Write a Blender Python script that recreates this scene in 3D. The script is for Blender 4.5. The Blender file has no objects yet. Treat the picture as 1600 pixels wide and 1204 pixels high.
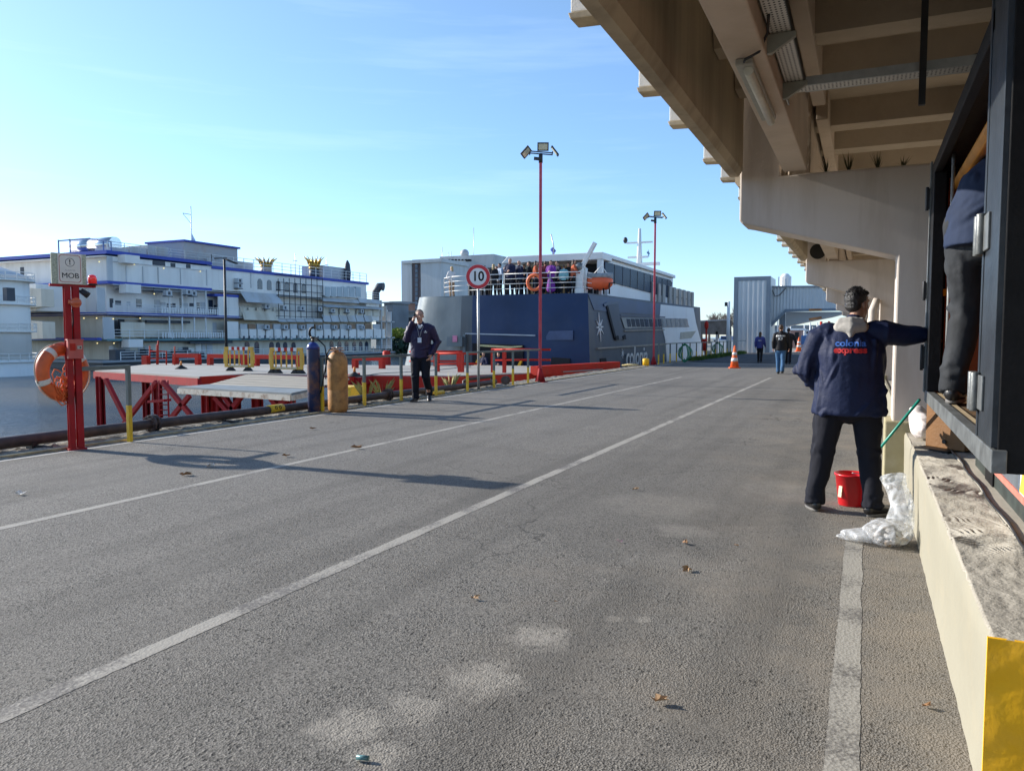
import bpy, math, random
from mathutils import Vector, Matrix, noise
R = math.radians
random.seed(7)
S = bpy.context.scene
COL = S.collection
# ---------------------------------------------------------------- camera
HC = 1.38; PITCH = R(3.6714); YAW = R(24.6578); FPX = 1200.0
cam_d = bpy.data.cameras.new('camera'); cam = bpy.data.objects.new('camera', cam_d); COL.objects.link(cam)
cam_d.sensor_width = 36; cam_d.lens = 36 * FPX / 1600; cam_d.clip_start = 0.05; cam_d.clip_end = 6000
cam.location = (0, 0, HC); cam.rotation_euler = (R(90) - PITCH, 0, YAW)
S.camera = cam
# ---------------------------------------------------------------- world, sun
SUN_EL = R(22.3); SUN_DIR = Vector((-1.0, -0.022, 0)).normalized()
W = bpy.data.worlds.new("World"); S.world = W; W.use_nodes = True
wn, wl = W.node_tree.nodes, W.node_tree.links
bg = wn['Background']; sky = wn.new('ShaderNodeTexSky'); sky.sky_type = 'NISHITA'; sky.sun_disc = False
sky.sun_elevation = SUN_EL; sky.sun_rotation = math.atan2(SUN_DIR.x, SUN_DIR.y)
sky.air_density = 1.0; sky.dust_density = 0.25; sky.ozone_density = 2.2; sky.altitude = 0
# faint cirrus streaks in the sky
tc = wn.new('ShaderNodeTexCoord'); mp = wn.new('ShaderNodeMapping'); mp.inputs['Scale'].default_value = (1.2, 1.2, 16)
mp.inputs['Rotation'].default_value = (0, R(3), 0)
nz = wn.new('ShaderNodeTexNoise'); nz.inputs['Scale'].default_value = 2.2; nz.inputs['Detail'].default_value = 6; nz.inputs['Roughness'].default_value = .6
cr = wn.new('ShaderNodeValToRGB'); cr.color_ramp.elements[0].position = .54; cr.color_ramp.elements[1].position = .82
cr.color_ramp.elements[1].color = (.09, .09, .09, 1)
hs = wn.new('ShaderNodeHueSaturation'); hs.inputs['Saturation'].default_value = 1.06; hs.inputs['Hue'].default_value = .500
mx = wn.new('ShaderNodeMixRGB'); mx.inputs[2].default_value = (6.5, 7.6, 8.2, 1)
wl.new(tc.outputs['Generated'], mp.inputs[0]); wl.new(mp.outputs[0], nz.inputs['Vector']); wl.new(nz.outputs[0], cr.inputs[0])
# the low sky is pale cyan, not yellow: cool it towards the horizon
sp_ = wn.new('ShaderNodeSeparateXYZ'); wl.new(tc.outputs['Generated'], sp_.inputs[0])
mr_ = wn.new('ShaderNodeMapRange'); mr_.inputs[1].default_value = -.02; mr_.inputs[2].default_value = .42; mr_.inputs[3].default_value = 1; mr_.inputs[4].default_value = 0; wl.new(sp_.outputs[2], mr_.inputs[0])
cl_ = wn.new('ShaderNodeMixRGB'); cl_.blend_type = 'MULTIPLY'; cl_.inputs[2].default_value = (.66, .80, 1.16, 1)
wl.new(mr_.outputs[0], cl_.inputs[0]); wl.new(sky.outputs[0], cl_.inputs[1])
wl.new(cl_.outputs[0], hs.inputs['Color']); wl.new(hs.outputs[0], mx.inputs[1]); wl.new(cr.outputs[0], mx.inputs[0]); wl.new(mx.outputs[0], bg.inputs[0])
bg.inputs[1].default_value = 0.15
sd = bpy.data.lights.new('sun', 'SUN'); sd.energy = 4.6; sd.angle = R(.55); sd.color = (1, .93, .82)
so = bpy.data.objects.new('sun', sd); COL.objects.link(so); so.location = (-50, 0, 40)
SV = Vector((SUN_DIR.x * math.cos(SUN_EL), SUN_DIR.y * math.cos(SUN_EL), math.sin(SUN_EL)))
so.rotation_euler = (-SV).to_track_quat('-Z', 'Y').to_euler()
S.view_settings.view_transform = 'Standard'; S.view_settings.look = 'None'
S.view_settings.exposure = 0.7; S.view_settings.gamma = 1
S.cycles.max_bounces = 6; S.cycles.diffuse_bounces = 4; S.cycles.glossy_bounces = 3; S.cycles.transmission_bounces = 4
S.cycles.transparent_max_bounces = 8; S.cycles.use_denoising = True; S.cycles.sample_clamp_indirect = 6
try: S.cycles.caustics_reflective = False; S.cycles.caustics_refractive = False
except Exception: pass
# ---------------------------------------------------------------- measuring helpers (a pixel's ray met with a real plane)
_f = Vector((-math.sin(YAW) * math.cos(PITCH), math.cos(YAW) * math.cos(PITCH), -math.sin(PITCH)))
_r = Vector((math.cos(YAW), math.sin(YAW), 0)); _u = _r.cross(_f); _C = Vector((0, 0, HC))
def ray(x, y): return _f + _r * ((x - 800) / FPX) + _u * ((602 - y) / FPX)
def G(x, y, z=0.0): d = ray(x, y); return _C + d * ((z - HC) / d.z)
def PX(x, y, X): d = ray(x, y); return _C + d * (X / d.x)
def PY(x, y, Y): d = ray(x, y); return _C + d * (Y / d.y)
# ---------------------------------------------------------------- materials
_M = {}
def pm(name, col, var=.12, scale=4.0, rough=.6, bump=0.0, bscale=60.0, metal=0.0, dirt=None, dscale=1.5, damt=.5, streak=False, spec=.5, wave=None, emit=0, alpha=None, coat=0, det=5, bdist=.01):
    """a procedural surface: mottled base colour, optional dirt patches or rain streaks, optional bump"""
    if name in _M: return _M[name]
    m = bpy.data.materials.new(name); m.use_nodes = True; n, l = m.node_tree.nodes, m.node_tree.links
    b = n['Principled BSDF']; b.inputs['Roughness'].default_value = rough; b.inputs['Metallic'].default_value = metal
    b.inputs['Specular IOR Level'].default_value = spec
    if coat: b.inputs['Coat Weight'].default_value = coat; b.inputs['Coat Roughness'].default_value = .08
    geo = n.new('ShaderNodeNewGeometry'); pos = geo.outputs['Position']
    t = n.new('ShaderNodeTexNoise'); t.inputs['Scale'].default_value = scale; t.inputs['Detail'].default_value = det; l.new(pos, t.inputs['Vector'])
    r = n.new('ShaderNodeValToRGB'); e = r.color_ramp.elements; e[0].position = .28; e[1].position = .72
    e[0].color = tuple(c * (1 - var) for c in col) + (1,); e[1].color = tuple(min(1, c * (1 + var)) for c in col) + (1,)
    l.new(t.outputs[0], r.inputs[0]); out = r.outputs[0]
    if dirt:
        mp = n.new('ShaderNodeMapping'); l.new(pos, mp.inputs[0])
        if streak: mp.inputs['Scale'].default_value = (1, 1, .12)
        t2 = n.new('ShaderNodeTexNoise'); t2.inputs['Scale'].default_value = dscale; t2.inputs['Detail'].default_value = 8; t2.inputs['Roughness'].default_value = .65
        l.new(mp.outputs[0], t2.inputs['Vector'])
        r2 = n.new('ShaderNodeValToRGB'); r2.color_ramp.elements[0].position = .48; r2.color_ramp.elements[1].position = .72
        r2.color_ramp.elements[1].color = (damt, damt, damt, 1); l.new(t2.outputs[0], r2.inputs[0])
        mx = n.new('ShaderNodeMixRGB'); mx.inputs[2].default_value = tuple(dirt) + (1,)
        l.new(r2.outputs[0], mx.inputs[0]); l.new(out, mx.inputs[1]); out = mx.outputs[0]
    l.new(out, b.inputs['Base Color'])
    if bump:
        t3 = n.new('ShaderNodeTexNoise'); t3.inputs['Scale'].default_value = bscale; t3.inputs['Detail'].default_value = 4; l.new(pos, t3.inputs['Vector'])
        src = t3.outputs[0]
        if wave:
            w = n.new('ShaderNodeTexWave'); w.inputs['Scale'].default_value = wave[0]; w.inputs['Distortion'].default_value = wave[1]; w.inputs['Detail'].default_value = 2
            w.inputs['Detail Scale'].default_value = 1.2
            if len(wave) > 2: w.bands_direction = wave[2]
            l.new(pos, w.inputs['Vector']); src = w.outputs[1]
        bp = n.new('ShaderNodeBump'); bp.inputs['Strength'].default_value = bump; bp.inputs['Distance'].default_value = bdist
        l.new(src, bp.inputs['Height']); l.new(bp.outputs[0], b.inputs['Normal'])
    if emit: b.inputs['Emission Color'].default_value = tuple(col) + (1,); b.inputs['Emission Strength'].default_value = emit
    if alpha is not None: b.inputs['Alpha'].default_value = alpha
    _M[name] = m; return m
# ---------------------------------------------------------------- mesh builder
class MB:
    def __init__(s): s.v, s.f, s.mi, s.sm = [], [], [], []
    def add(s, vs, fs, mi=0, smooth=False):
        o = len(s.v); s.v += [Vector(v) for v in vs]
        for f in fs: s.f.append(tuple(i + o for i in f)); s.mi.append(mi); s.sm.append(smooth)
        return s
    def box(s, x0, x1, y0, y1, z0, z1, mi=0):
        x0, x1 = sorted((x0, x1)); y0, y1 = sorted((y0, y1)); z0, z1 = sorted((z0, z1))
        return s.add([(x0,y0,z0),(x1,y0,z0),(x1,y1,z0),(x0,y1,z0),(x0,y0,z1),(x1,y0,z1),(x1,y1,z1),(x0,y1,z1)],
              [(0,3,2,1),(4,5,6,7),(0,1,5,4),(1,2,6,5),(2,3,7,6),(3,0,4,7)], mi)
    def obox(s, c, size, rot=(0, 0, 0), mi=0):
        from mathutils import Euler
        m = rot if isinstance(rot, Matrix) else Euler(rot).to_matrix(); hx, hy, hz = [a / 2 for a in size]; c = Vector(c)
        vs = [c + m @ Vector(p) for p in [(-hx,-hy,-hz),(hx,-hy,-hz),(hx,hy,-hz),(-hx,hy,-hz),(-hx,-hy,hz),(hx,-hy,hz),(hx,hy,hz),(-hx,hy,hz)]]
        return s.add(vs, [(0,3,2,1),(4,5,6,7),(0,1,5,4),(1,2,6,5),(2,3,7,6),(3,0,4,7)], mi)
    def beam(s, a, b, w, h, mi=0, up=(0, 0, 1)):
        a, b = Vector(a), Vector(b); d = (b - a); L = d.length; y = d.normalized(); up = Vector(up)
        if abs(y.dot(up)) > .99: up = Vector((1, 0, 0))
        x = y.cross(up).normalized(); z = x.cross(y); m = Matrix((x, y, z)).transposed()
        return s.obox((a + b) / 2, (w, L, h), m, mi)
    def tube(s, pts, r, n=8, mi=0, caps=True, closed=False, smooth=True, sq=1.0, side=None):
        pts = [Vector(p) for p in pts]; k = len(pts); rs = r if isinstance(r, (list, tuple)) else [r] * k
        vs = []; px = None
        for i, p in enumerate(pts):
            if closed: t = (pts[(i + 1) % k] - pts[i - 1])
            else: t = pts[min(i + 1, k - 1)] - pts[max(i - 1, 0)]
            t = t.normalized() if t.length > 1e-9 else Vector((0, 0, 1))
            if px is None:
                ref = Vector(side) if side else (Vector((0, 0, 1)) if abs(t.z) < .9 else Vector((1, 0, 0)))
                px = (ref - t * ref.dot(t)).normalized() if side else t.cross(ref).normalized()
            px = (px - t * px.dot(t)).normalized(); py = t.cross(px)
            q = rs[i]; ra, rb = q if isinstance(q, (list, tuple)) else (q, q * sq)
            for j in range(n):
                a = 2 * math.pi * j / n; vs.append(p + px * (math.cos(a) * ra) + py * (math.sin(a) * rb))
        fs = []
        for i in range(k if closed else k - 1):
            for j in range(n):
                a, b = i * n + j, i * n + (j + 1) % n; i2 = (i + 1) % k
                fs.append((a, b, i2 * n + (j + 1) % n, i2 * n + j))
        s.add(vs, fs, mi, smooth)
        if caps and not closed:
            o = len(s.v) - len(vs); s.f.append(tuple(o + j for j in range(n))[::-1]); s.f.append(tuple(o + (k - 1) * n + j for j in range(n)))
            s.mi += [mi, mi]; s.sm += [False, False]
        return s
    def cyl(s, a, b, r, r2=None, n=12, mi=0, smooth=True): return s.tube([a, b], [r, r if r2 is None else r2], n, mi, smooth=smooth)
    def limb(s, pts, rs, n=14, side=None, mi=0):
        """closed rounded limb: tapered tube with domed ends"""
        pts = [Vector(p) for p in pts]; P, Q = [], []
        rr = [q if isinstance(q, (list, tuple)) else (q, q) for q in rs]
        d0 = (pts[0] - pts[1]).normalized(); d1 = (pts[-1] - pts[-2]).normalized()
        for a in (80, 50, 25): c, sn = math.cos(R(a)), math.sin(R(a)); P.append(pts[0] + d0 * sn * min(rr[0])); Q.append((rr[0][0] * c, rr[0][1] * c))
        P += pts; Q += rr
        for a in (25, 50, 80): c, sn = math.cos(R(a)), math.sin(R(a)); P.append(pts[-1] + d1 * sn * min(rr[-1])); Q.append((rr[-1][0] * c, rr[-1][1] * c))
        return s.tube(P, Q, n, mi, side=side)
    def ell(s, c, rad, n=16, m=10, rot=None, mi=0):
        c = Vector(c); vs = []; rot = rot or Matrix.Identity(3)
        for i in range(1, m):
            th = math.pi * i / m
            for j in range(n):
                a = 2 * math.pi * j / n
                vs.append(c + rot @ Vector((rad[0] * math.sin(th) * math.cos(a), rad[1] * math.sin(th) * math.sin(a), rad[2] * math.cos(th))))
        vs += [c + rot @ Vector((0, 0, rad[2])), c + rot @ Vector((0, 0, -rad[2]))]; fs = []
        for i in range(m - 2):
            for j in range(n): a, b = i * n + j, i * n + (j + 1) % n; fs.append((a, a + n, b + n, b))
        T, B = len(vs) - 2, len(vs) - 1
        for j in range(n): fs.append((T, j, (j + 1) % n)); k = (m - 2) * n; fs.append((B, k + (j + 1) % n, k + j))
        return s.add(vs, fs, mi, True)
    def lathe(s, prof, c=(0, 0, 0), n=24, mi=0, axis='z'):
        c = Vector(c); vs = []
        for r, z in prof:
            for j in range(n):
                a = 2 * math.pi * j / n; q = (r * math.cos(a), r * math.sin(a), z)
                if axis == 'x': q = (z, q[0], q[1])
                if axis == 'y': q = (q[0], z, q[1])
                vs.append(c + Vector(q))
        fs = [(i * n + j, i * n + (j + 1) % n, (i + 1) * n + (j + 1) % n, (i + 1) * n + j) for i in range(len(prof) - 1) for j in range(n)]
        s.add(vs, fs, mi, True); o = len(s.v) - len(vs); k = len(prof) - 1
        if prof[0][0] > 1e-4: s.f.append(tuple(o + j for j in range(n))[::-1]); s.mi.append(mi); s.sm.append(False)
        if prof[-1][0] > 1e-4: s.f.append(tuple(o + k * n + j for j in range(n))); s.mi.append(mi); s.sm.append(False)
        return s
    def prism(s, poly, vec, mi=0):
        """closed polygon (3-D points) pushed along vec"""
        k = len(poly); P = [Vector(p) for p in poly]; V = Vector(vec)
        nrm = Vector((0, 0, 0))
        for i in range(k): nrm += P[i].cross(P[(i + 1) % k])
        if nrm.dot(V) > 0: P = P[::-1]
        fs = [tuple(range(k)), tuple(range(k, 2 * k))[::-1]] + [(i, i + k, (i + 1) % k + k, (i + 1) % k) for i in range(k)]
        return s.add(P + [p + V for p in P], fs, mi)
    def torus(s, c, Rr, r, axis=(0, 0, 1), n=32, m=12, mi=0, a0=0, a1=360, sq=1):
        ax = Vector(axis).normalized(); ref = Vector((0, 0, 1)) if abs(ax.z) < .9 else Vector((1, 0, 0))
        u = ax.cross(ref).normalized(); w = ax.cross(u); full = a1 - a0 >= 360; k = n if full else n + 1
        pts = [Vector(c) + u * Rr * math.cos(R(a0 + (a1 - a0) * i / n)) + w * Rr * math.sin(R(a0 + (a1 - a0) * i / n)) for i in range(k)]
        return s.tube(pts, [(r, r * sq)] * k, m, mi, closed=full, side=ax)
    def text(s, txt, size, loc, rot, ext=.002, bold=0.0, mi=0, sx=1.0, align='CENTER'):
        """lettering; rot = 3x3 whose columns are right, up, out"""
        cu = bpy.data.curves.new('t', 'FONT'); cu.body = txt; cu.size = size; cu.extrude = ext; cu.offset = bold
        cu.align_x = align; cu.align_y = 'CENTER'; cu.resolution_u = 4
        o = bpy.data.objects.new('t', cu); COL.objects.link(o); dg = bpy.context.evaluated_depsgraph_get(); dg.update()
        me = bpy.data.meshes.new_from_object(o.evaluated_get(dg)); loc = Vector(loc)
        s.add([loc + rot @ Vector((v.co.x * sx, v.co.y, v.co.z)) for v in me.vertices], [tuple(p.vertices) for p in me.polygons], mi)
        bpy.data.objects.remove(o); bpy.data.curves.remove(cu); bpy.data.meshes.remove(me); return s
    def xf(s, M, i0=0):
        for i in range(i0, len(s.v)): s.v[i] = M @ s.v[i]
        return s
    def mesh(s, name, off=Vector((0, 0, 0))):
        me = bpy.data.meshes.new(name); me.from_pydata([tuple(v - off) for v in s.v], [], s.f)
        me.polygons.foreach_set('material_index', s.mi); me.polygons.foreach_set('use_smooth', s.sm); me.update(); return me
    def build(s, name, mats, parent=None, loc=None, bev=0, label=None):
        off = world_off(parent) + (Vector(loc) if loc is not None else Vector((0, 0, 0)))
        me = s.mesh(name, off); o = bpy.data.objects.new(name, me); COL.objects.link(o)
        for m in (mats if isinstance(mats, (list, tuple)) else [mats]): me.materials.append(m)
        if parent is not None: o.parent = parent
        if loc is not None: o.location = loc
        if bev:
            b = o.modifiers.new('bevel', 'BEVEL'); b.width = bev; b.segments = 2; b.limit_method = 'ANGLE'; b.angle_limit = R(40)
        if label: o['label'] = label
        return o
def world_off(p):
    v = Vector((0, 0, 0))
    while p is not None: v += p.location; p = p.parent
    return v
def tag(o, label, cat, group=None, kind=None):
    if label: o['label'] = label
    if cat: o['category'] = cat
    if group: o['group'] = group
    if kind: o['kind'] = kind
    return o
def thing(name, label, cat, loc=(0, 0, 0), group=None):
    o = bpy.data.objects.new(name, None); COL.objects.link(o); o.location = loc; o.empty_display_size = .2
    return tag(o, label, cat, group)
def struct(name, mb, mat):
    o = mb.build(name, mat); o['kind'] = 'structure'; return o
def children(o): return [c for c in bpy.data.objects if c.parent == o]
def copy_tree(o, parent=None):
    c = o.copy(); COL.objects.link(c); c.parent = parent
    for ch in children(o): copy_tree(ch, c)
    return c
import numpy as np
def remesh(mb, vox, smooth=2, wr=0, wf=8.0, seed=0, wz=1.0, folds=None):
    """fuse overlapping closed shapes into one continuous skin, then crease it.
    folds: list of (centre, direction, half length, width, height)"""
    me = mb.mesh('tmp'); o = bpy.data.objects.new('tmp', me); COL.objects.link(o)
    m = o.modifiers.new('r', 'REMESH'); m.mode = 'VOXEL'; m.voxel_size = vox; m.use_smooth_shade = True
    if smooth: k = o.modifiers.new('s', 'SMOOTH'); k.factor = .5; k.iterations = smooth
    dg = bpy.context.evaluated_depsgraph_get(); dg.update(); me2 = bpy.data.meshes.new_from_object(o.evaluated_get(dg))
    n = len(me2.vertices); P = np.empty(n * 3); me2.vertices.foreach_get('co', P); P = P.reshape(n, 3); Q = np.empty(n * 3); me2.vertices.foreach_get('normal', Q); Q = Q.reshape(n, 3)
    h = np.zeros(n)
    if wr:
        for i in range(n):
            a = Vector(P[i]) * wf + Vector((seed * 7.3, 0, 0)); a.z *= wz
            h[i] = wr * ((1 - min(1, abs(noise.noise(a)) * 4.5)) * .35 + noise.noise(a * 2.7) * .3)
    if folds:
        for c, d, L, w, amp in folds:
            c = np.array(c); d = np.array(d) / np.linalg.norm(d); r = P - c; t = r @ d; pr = r - np.outer(t, d); q2 = (pr ** 2).sum(1)
            bend = np.sqrt(np.maximum(q2, 0)); h += amp * np.exp(-(t / L) ** 2) * (np.exp(-(bend / w) ** 2) - .55 * np.exp(-((bend - w * 1.7) / (w * .9)) ** 2) * .6)
    P = P + Q * h[:, None]; out = MB(); out.add([Vector(p) for p in P], [tuple(p.vertices) for p in me2.polygons], 0, True)
    bpy.data.objects.remove(o); bpy.data.meshes.remove(me); bpy.data.meshes.remove(me2); return out
def surf_folds(mb, n, rnd, zr, dirs, L, w, amp, M=None):
    """random creases centred on points of the unfused shapes"""
    out = []; vs = [v for v in mb.v if zr[0] <= v.z <= zr[1]]
    for _ in range(n):
        if not vs: break
        c = vs[rnd.randrange(len(vs))]; d = Vector(dirs[rnd.randrange(len(dirs))]) + Vector((rnd.uniform(-.3, .3), rnd.uniform(-.4, .4), rnd.uniform(-.3, .3))); s = rnd.uniform(.6, 1.3)
        if M is not None:
            rad = Vector((c.x - M.translation.x, c.y - M.translation.y, 0)).normalized(); d = d - rad * d.dot(rad)
        out.append((tuple(c), tuple(d), L * s, w * rnd.uniform(.7, 1.3), amp * rnd.uniform(.5, 1.2)))
    return out
RY = lambda a: Matrix.Rotation(a, 3, 'Z')
FACE_CAM = Matrix(((1, 0, 0), (0, 0, -1), (0, 1, 0)))   # lettering that faces -Y : right=+X, up=+Z, out=-Y
FACE_PX = Matrix(((0, 0, 1), (1, 0, 0), (0, 1, 0)))     # faces +X : right=+Y, up=+Z, out=+X
def yawed(a): return Matrix.Rotation(a, 3, 'Z') @ FACE_CAM
# ================================================================ SETTING
WZ = -2.5
def asphalt(name, base, dusty, spots=True, dark=0):
    m = bpy.data.materials.new(name); m.use_nodes = True; n, l = m.node_tree.nodes, m.node_tree.links
    b = n['Principled BSDF']; b.inputs['Roughness'].default_value = .86; b.inputs['Specular IOR Level'].default_value = .28
    pos = n.new('ShaderNodeNewGeometry').outputs['Position']
    def N(scale, det=4, rough=.5):
        t = n.new('ShaderNodeTexNoise'); t.inputs['Scale'].default_value = scale; t.inputs['Detail'].default_value = det; t.inputs['Roughness'].default_value = rough
        l.new(pos, t.inputs['Vector']); return t.outputs[0]
    def ramp(src, a, c, v0=0.0, v1=1.0):
        r = n.new('ShaderNodeMapRange'); r.inputs[1].default_value = a; r.inputs[2].default_value = c; r.inputs[3].default_value = v0; r.inputs[4].default_value = v1; l.new(src, r.inputs[0]); return r.outputs[0]
    def math_(op, a, c):
        q = n.new('ShaderNodeMath'); q.operation = op
        for i, x in enumerate((a, c)):
            if isinstance(x, (int, float)): q.inputs[i].default_value = x
            else: l.new(x, q.inputs[i])
        return q.outputs[0]
    def mix(f, a, c, mode='MIX'):
        q = n.new('ShaderNodeMixRGB'); q.blend_type = mode
        for i, x in zip((0, 1, 2), (f, a, c)):
            if isinstance(x, tuple): q.inputs[i].default_value = x + (1,)
            elif isinstance(x, (int, float)): q.inputs[i].default_value = x
            else: l.new(x, q.inputs[i])
        return q.outputs[0]
    vor = n.new('ShaderNodeTexVoronoi'); vor.inputs['Scale'].default_value = 125; l.new(pos, vor.inputs['Vector'])
    col = mix(ramp(N(1.1, 6, .6), .35, .68), base, tuple(c * 1.22 for c in base))
    col = mix(ramp(N(95, 3, .7), .38, .62), col, tuple(c * 1.5 for c in base))          # pale aggregate
    vs_ = n.new('ShaderNodeSeparateColor'); l.new(vor.outputs['Color'], vs_.inputs[0])
    col = mix(ramp(vs_.outputs[0], .55, .95, 0, .8), col, tuple(min(1, c * 2.0) for c in base)); col = mix(ramp(vs_.outputs[1], .55, .9, 0, .85), col, tuple(c * .42 for c in base))
    vb = n.new('ShaderNodeTexVoronoi'); vb.inputs['Scale'].default_value = 48; l.new(pos, vb.inputs['Vector']); vbs = n.new('ShaderNodeSeparateColor'); l.new(vb.outputs['Color'], vbs.inputs[0])
    pit = math_('MULTIPLY', ramp(vbs.outputs[0], .74, .80), math_('MULTIPLY', ramp(vb.outputs['Distance'], .42, .25), ramp(N(2.2, 4, .6), .40, .60, .15, 1)))
    col = mix(math_('MULTIPLY', pit, .85), col, tuple(c * .22 for c in base))
    sep = n.new('ShaderNodeSeparateXYZ'); l.new(pos, sep.inputs[0]); X, Y = sep.outputs[0], sep.outputs[1]
    # dusty trodden strip towards the loading dock
    dm = math_('MULTIPLY', ramp(math_('ADD', X, ramp(N(.9, 5, .6), .2, .8, -1.4, 1.4)), -1.6, .3), ramp(N(2.0, 7, .72), .36, .62, .15, 1))
    col = mix(dm, col, dusty)
    # long wheel-polished bands running with the traffic
    mp = n.new('ShaderNodeMapping'); mp.inputs['Scale'].default_value = (1.3, .05, 1); l.new(pos, mp.inputs[0])
    t = n.new('ShaderNodeTexNoise'); t.inputs['Scale'].default_value = 1.6; t.inputs['Detail'].default_value = 5; l.new(mp.outputs[0], t.inputs['Vector'])
    col = mix(ramp(t.outputs[0], .5, .66, 0, .42), col, tuple(c * .62 for c in base))
    col = mix(ramp(N(.33, 4, .55), .55, .7, 0, .35), col, tuple(c * 1.5 for c in base))
    mpc = n.new('ShaderNodeMixRGB'); mpc.blend_type = 'ADD'; mpc.inputs[0].default_value = .55; l.new(pos, mpc.inputs[1]); tn = n.new('ShaderNodeTexNoise'); tn.inputs['Scale'].default_value = 2.5; tn.inputs['Detail'].default_value = 6; l.new(pos, tn.inputs['Vector']); l.new(tn.outputs['Color'], mpc.inputs[2])
    vc = n.new('ShaderNodeTexVoronoi'); vc.feature = 'DISTANCE_TO_EDGE'; vc.inputs['Scale'].default_value = .34; l.new(mpc.outputs[0], vc.inputs['Vector'])
    crk = math_('MULTIPLY', ramp(vc.outputs['Distance'], .0035, .0005), ramp(N(.5, 3, .5), .45, .6)); col = mix(math_('MULTIPLY', crk, .75), col, tuple(c * .25 for c in base))
    vp = n.new('ShaderNodeTexVoronoi'); vp.inputs['Scale'].default_value = .28; l.new(mpc.outputs[0], vp.inputs['Vector']); vps = n.new('ShaderNodeSeparateColor'); l.new(vp.outputs['Color'], vps.inputs[0])
    col = mix(ramp(vps.outputs[0], .7, .72, 0, .22), col, tuple(c * .7 for c in base))
    hgt = math_('SUBTRACT', math_('ADD', math_('MULTIPLY', vor.outputs['Distance'], .9), math_('MULTIPLY', N(120, 4, .7), .8)), math_('MULTIPLY', pit, 1.6))
    if spots:
        acc = None
        for (sx, sy, rad, amt) in [(-1.33, 3.19, .15, 1), (-1.36, 2.7, .16, 1), (-1.48, 2.38, .12, .8), (-1.62, 2.16, .15, 1), (-1.42, 2.05, .10, .9), (-1.08, 3.55, .05, .6), (-.95, 3.6, .045, .8), (-.42, 2.4, .12, .5), (-.35, 2.1, .1, .4), (-1.0, 4.6, .3, .35), (-1.5, 6.2, .5, .3), (-.6, 7.2, .5, .35), (-1.15, 5.4, .2, .4)]:
            v = n.new('ShaderNodeCombineXYZ'); l.new(X, v.inputs[0]); l.new(Y, v.inputs[1])
            d = n.new('ShaderNodeVectorMath'); d.operation = 'DISTANCE'; l.new(v.outputs[0], d.inputs[0]); d.inputs[1].default_value = (sx, sy, 0)
            q = math_('ADD', d.outputs['Value'], ramp(N(9 if rad < .2 else 4, 6, .7), .2, .8, -rad * .8, rad * .8)); q = ramp(q, rad * 1.15, rad * .55, 0, amt)
            acc = q if acc is None else math_('MAXIMUM', acc, q)
        acc = math_('MULTIPLY', acc, math_('MULTIPLY', ramp(N(26, 6, .8), .40, .52, .25, 1), ramp(vs_.outputs[2], .1, .4, .5, 1)))
        col = mix(acc, col, (.33, .305, .265))
    # rougher, stonier lane near the dock face
    rg = math_('MULTIPLY', ramp(N(1.7, 4, .6), .35, .7, .35, 1.3), ramp(X, -4, .3, .8, 1.25))
    bp = n.new('ShaderNodeBump'); bp.inputs['Distance'].default_value = .0050; l.new(rg, bp.inputs['Strength']); l.new(hgt, bp.inputs['Height'])
    l.new(col, b.inputs['Base Color']); l.new(bp.outputs[0], b.inputs['Normal']); return m
ASPH = asphalt('asphalt', (.146, .137, .122), (.255, .222, .180))
ASPH2 = asphalt('new_asphalt', (.060, .060, .062), (.07, .07, .07), False)
CONC_G = pm('quay_concrete', (.30, .275, .235), .2, 1.2, .85, .5, 30, dirt=(.17, .15, .12), dscale=1.0)
# water ---------------------------------------------------------------
wm = bpy.data.materials.new('river_water'); wm.use_nodes = True; n, l = wm.node_tree.nodes, wm.node_tree.links
b = n['Principled BSDF']; b.inputs['Roughness'].default_value = .12; b.inputs['IOR'].default_value = 1.33
pos = n.new('ShaderNodeNewGeometry').outputs['Position']
t = n.new('ShaderNodeTexNoise'); t.inputs['Scale'].default_value = .05; t.inputs['Detail'].default_value = 4; l.new(pos, t.inputs['Vector'])
r = n.new('ShaderNodeValToRGB'); r.color_ramp.elements[0].position = .42; r.color_ramp.elements[1].position = .6
r.color_ramp.elements[0].color = (.045, .06, .075, 1); r.color_ramp.elements[1].color = (.17, .145, .105, 1); l.new(t.outputs[0], r.inputs[0]); l.new(r.outputs[0], b.inputs['Base Color'])
mp = n.new('ShaderNodeMapping'); mp.inputs['Scale'].default_value = (1, 1.6, 1); mp.inputs['Rotation'].default_value = (0, 0, R(20)); l.new(pos, mp.inputs[0])
t2 = n.new('ShaderNodeTexNoise'); t2.inputs['Scale'].default_value = 1.7; t2.inputs['Detail'].default_value = 8; t2.inputs['Roughness'].default_value = .62; l.new(mp.outputs[0], t2.inputs['Vector'])
bp = n.new('ShaderNodeBump'); bp.inputs['Strength'].default_value = .75; bp.inputs['Distance'].default_value = .3; l.new(t2.outputs[0], bp.inputs['Height']); l.new(bp.outputs[0], b.inputs['Normal'])
struct('water', MB().add([(-2500, -300, WZ), (-9.6, -300, WZ), (-9.6, 3000, WZ), (-2500, 3000, WZ)], [(0, 1, 2, 3)]), wm)
# quay ----------------------------------------------------------------
EX = -9.6
q = MB(); q.box(EX, 1500, -60, 2500, -6, -.02); struct('ground', q, CONC_G)
struct('road', MB().add([(-8.72, -20, 0), (60, -20, 0), (60, 39.2, 0), (-8.72, 39.2, 0)], [(0, 1, 2, 3)]), ASPH)
struct('far_road', MB().add([(-8.6, 39.9, .002), (30, 39.9, .002), (30, 69, .002), (-8.6, 69, .002)], [(0, 1, 2, 3)]), ASPH2)
struct('concrete_strip', MB().add([(-9.55, 39.2, .003), (60, 39.2, .003), (60, 39.9, .003), (-9.55, 39.9, .003)], [(0, 1, 2, 3)]), pm('pale_concrete', (.36, .33, .28), .2, 2, .8))
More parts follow.
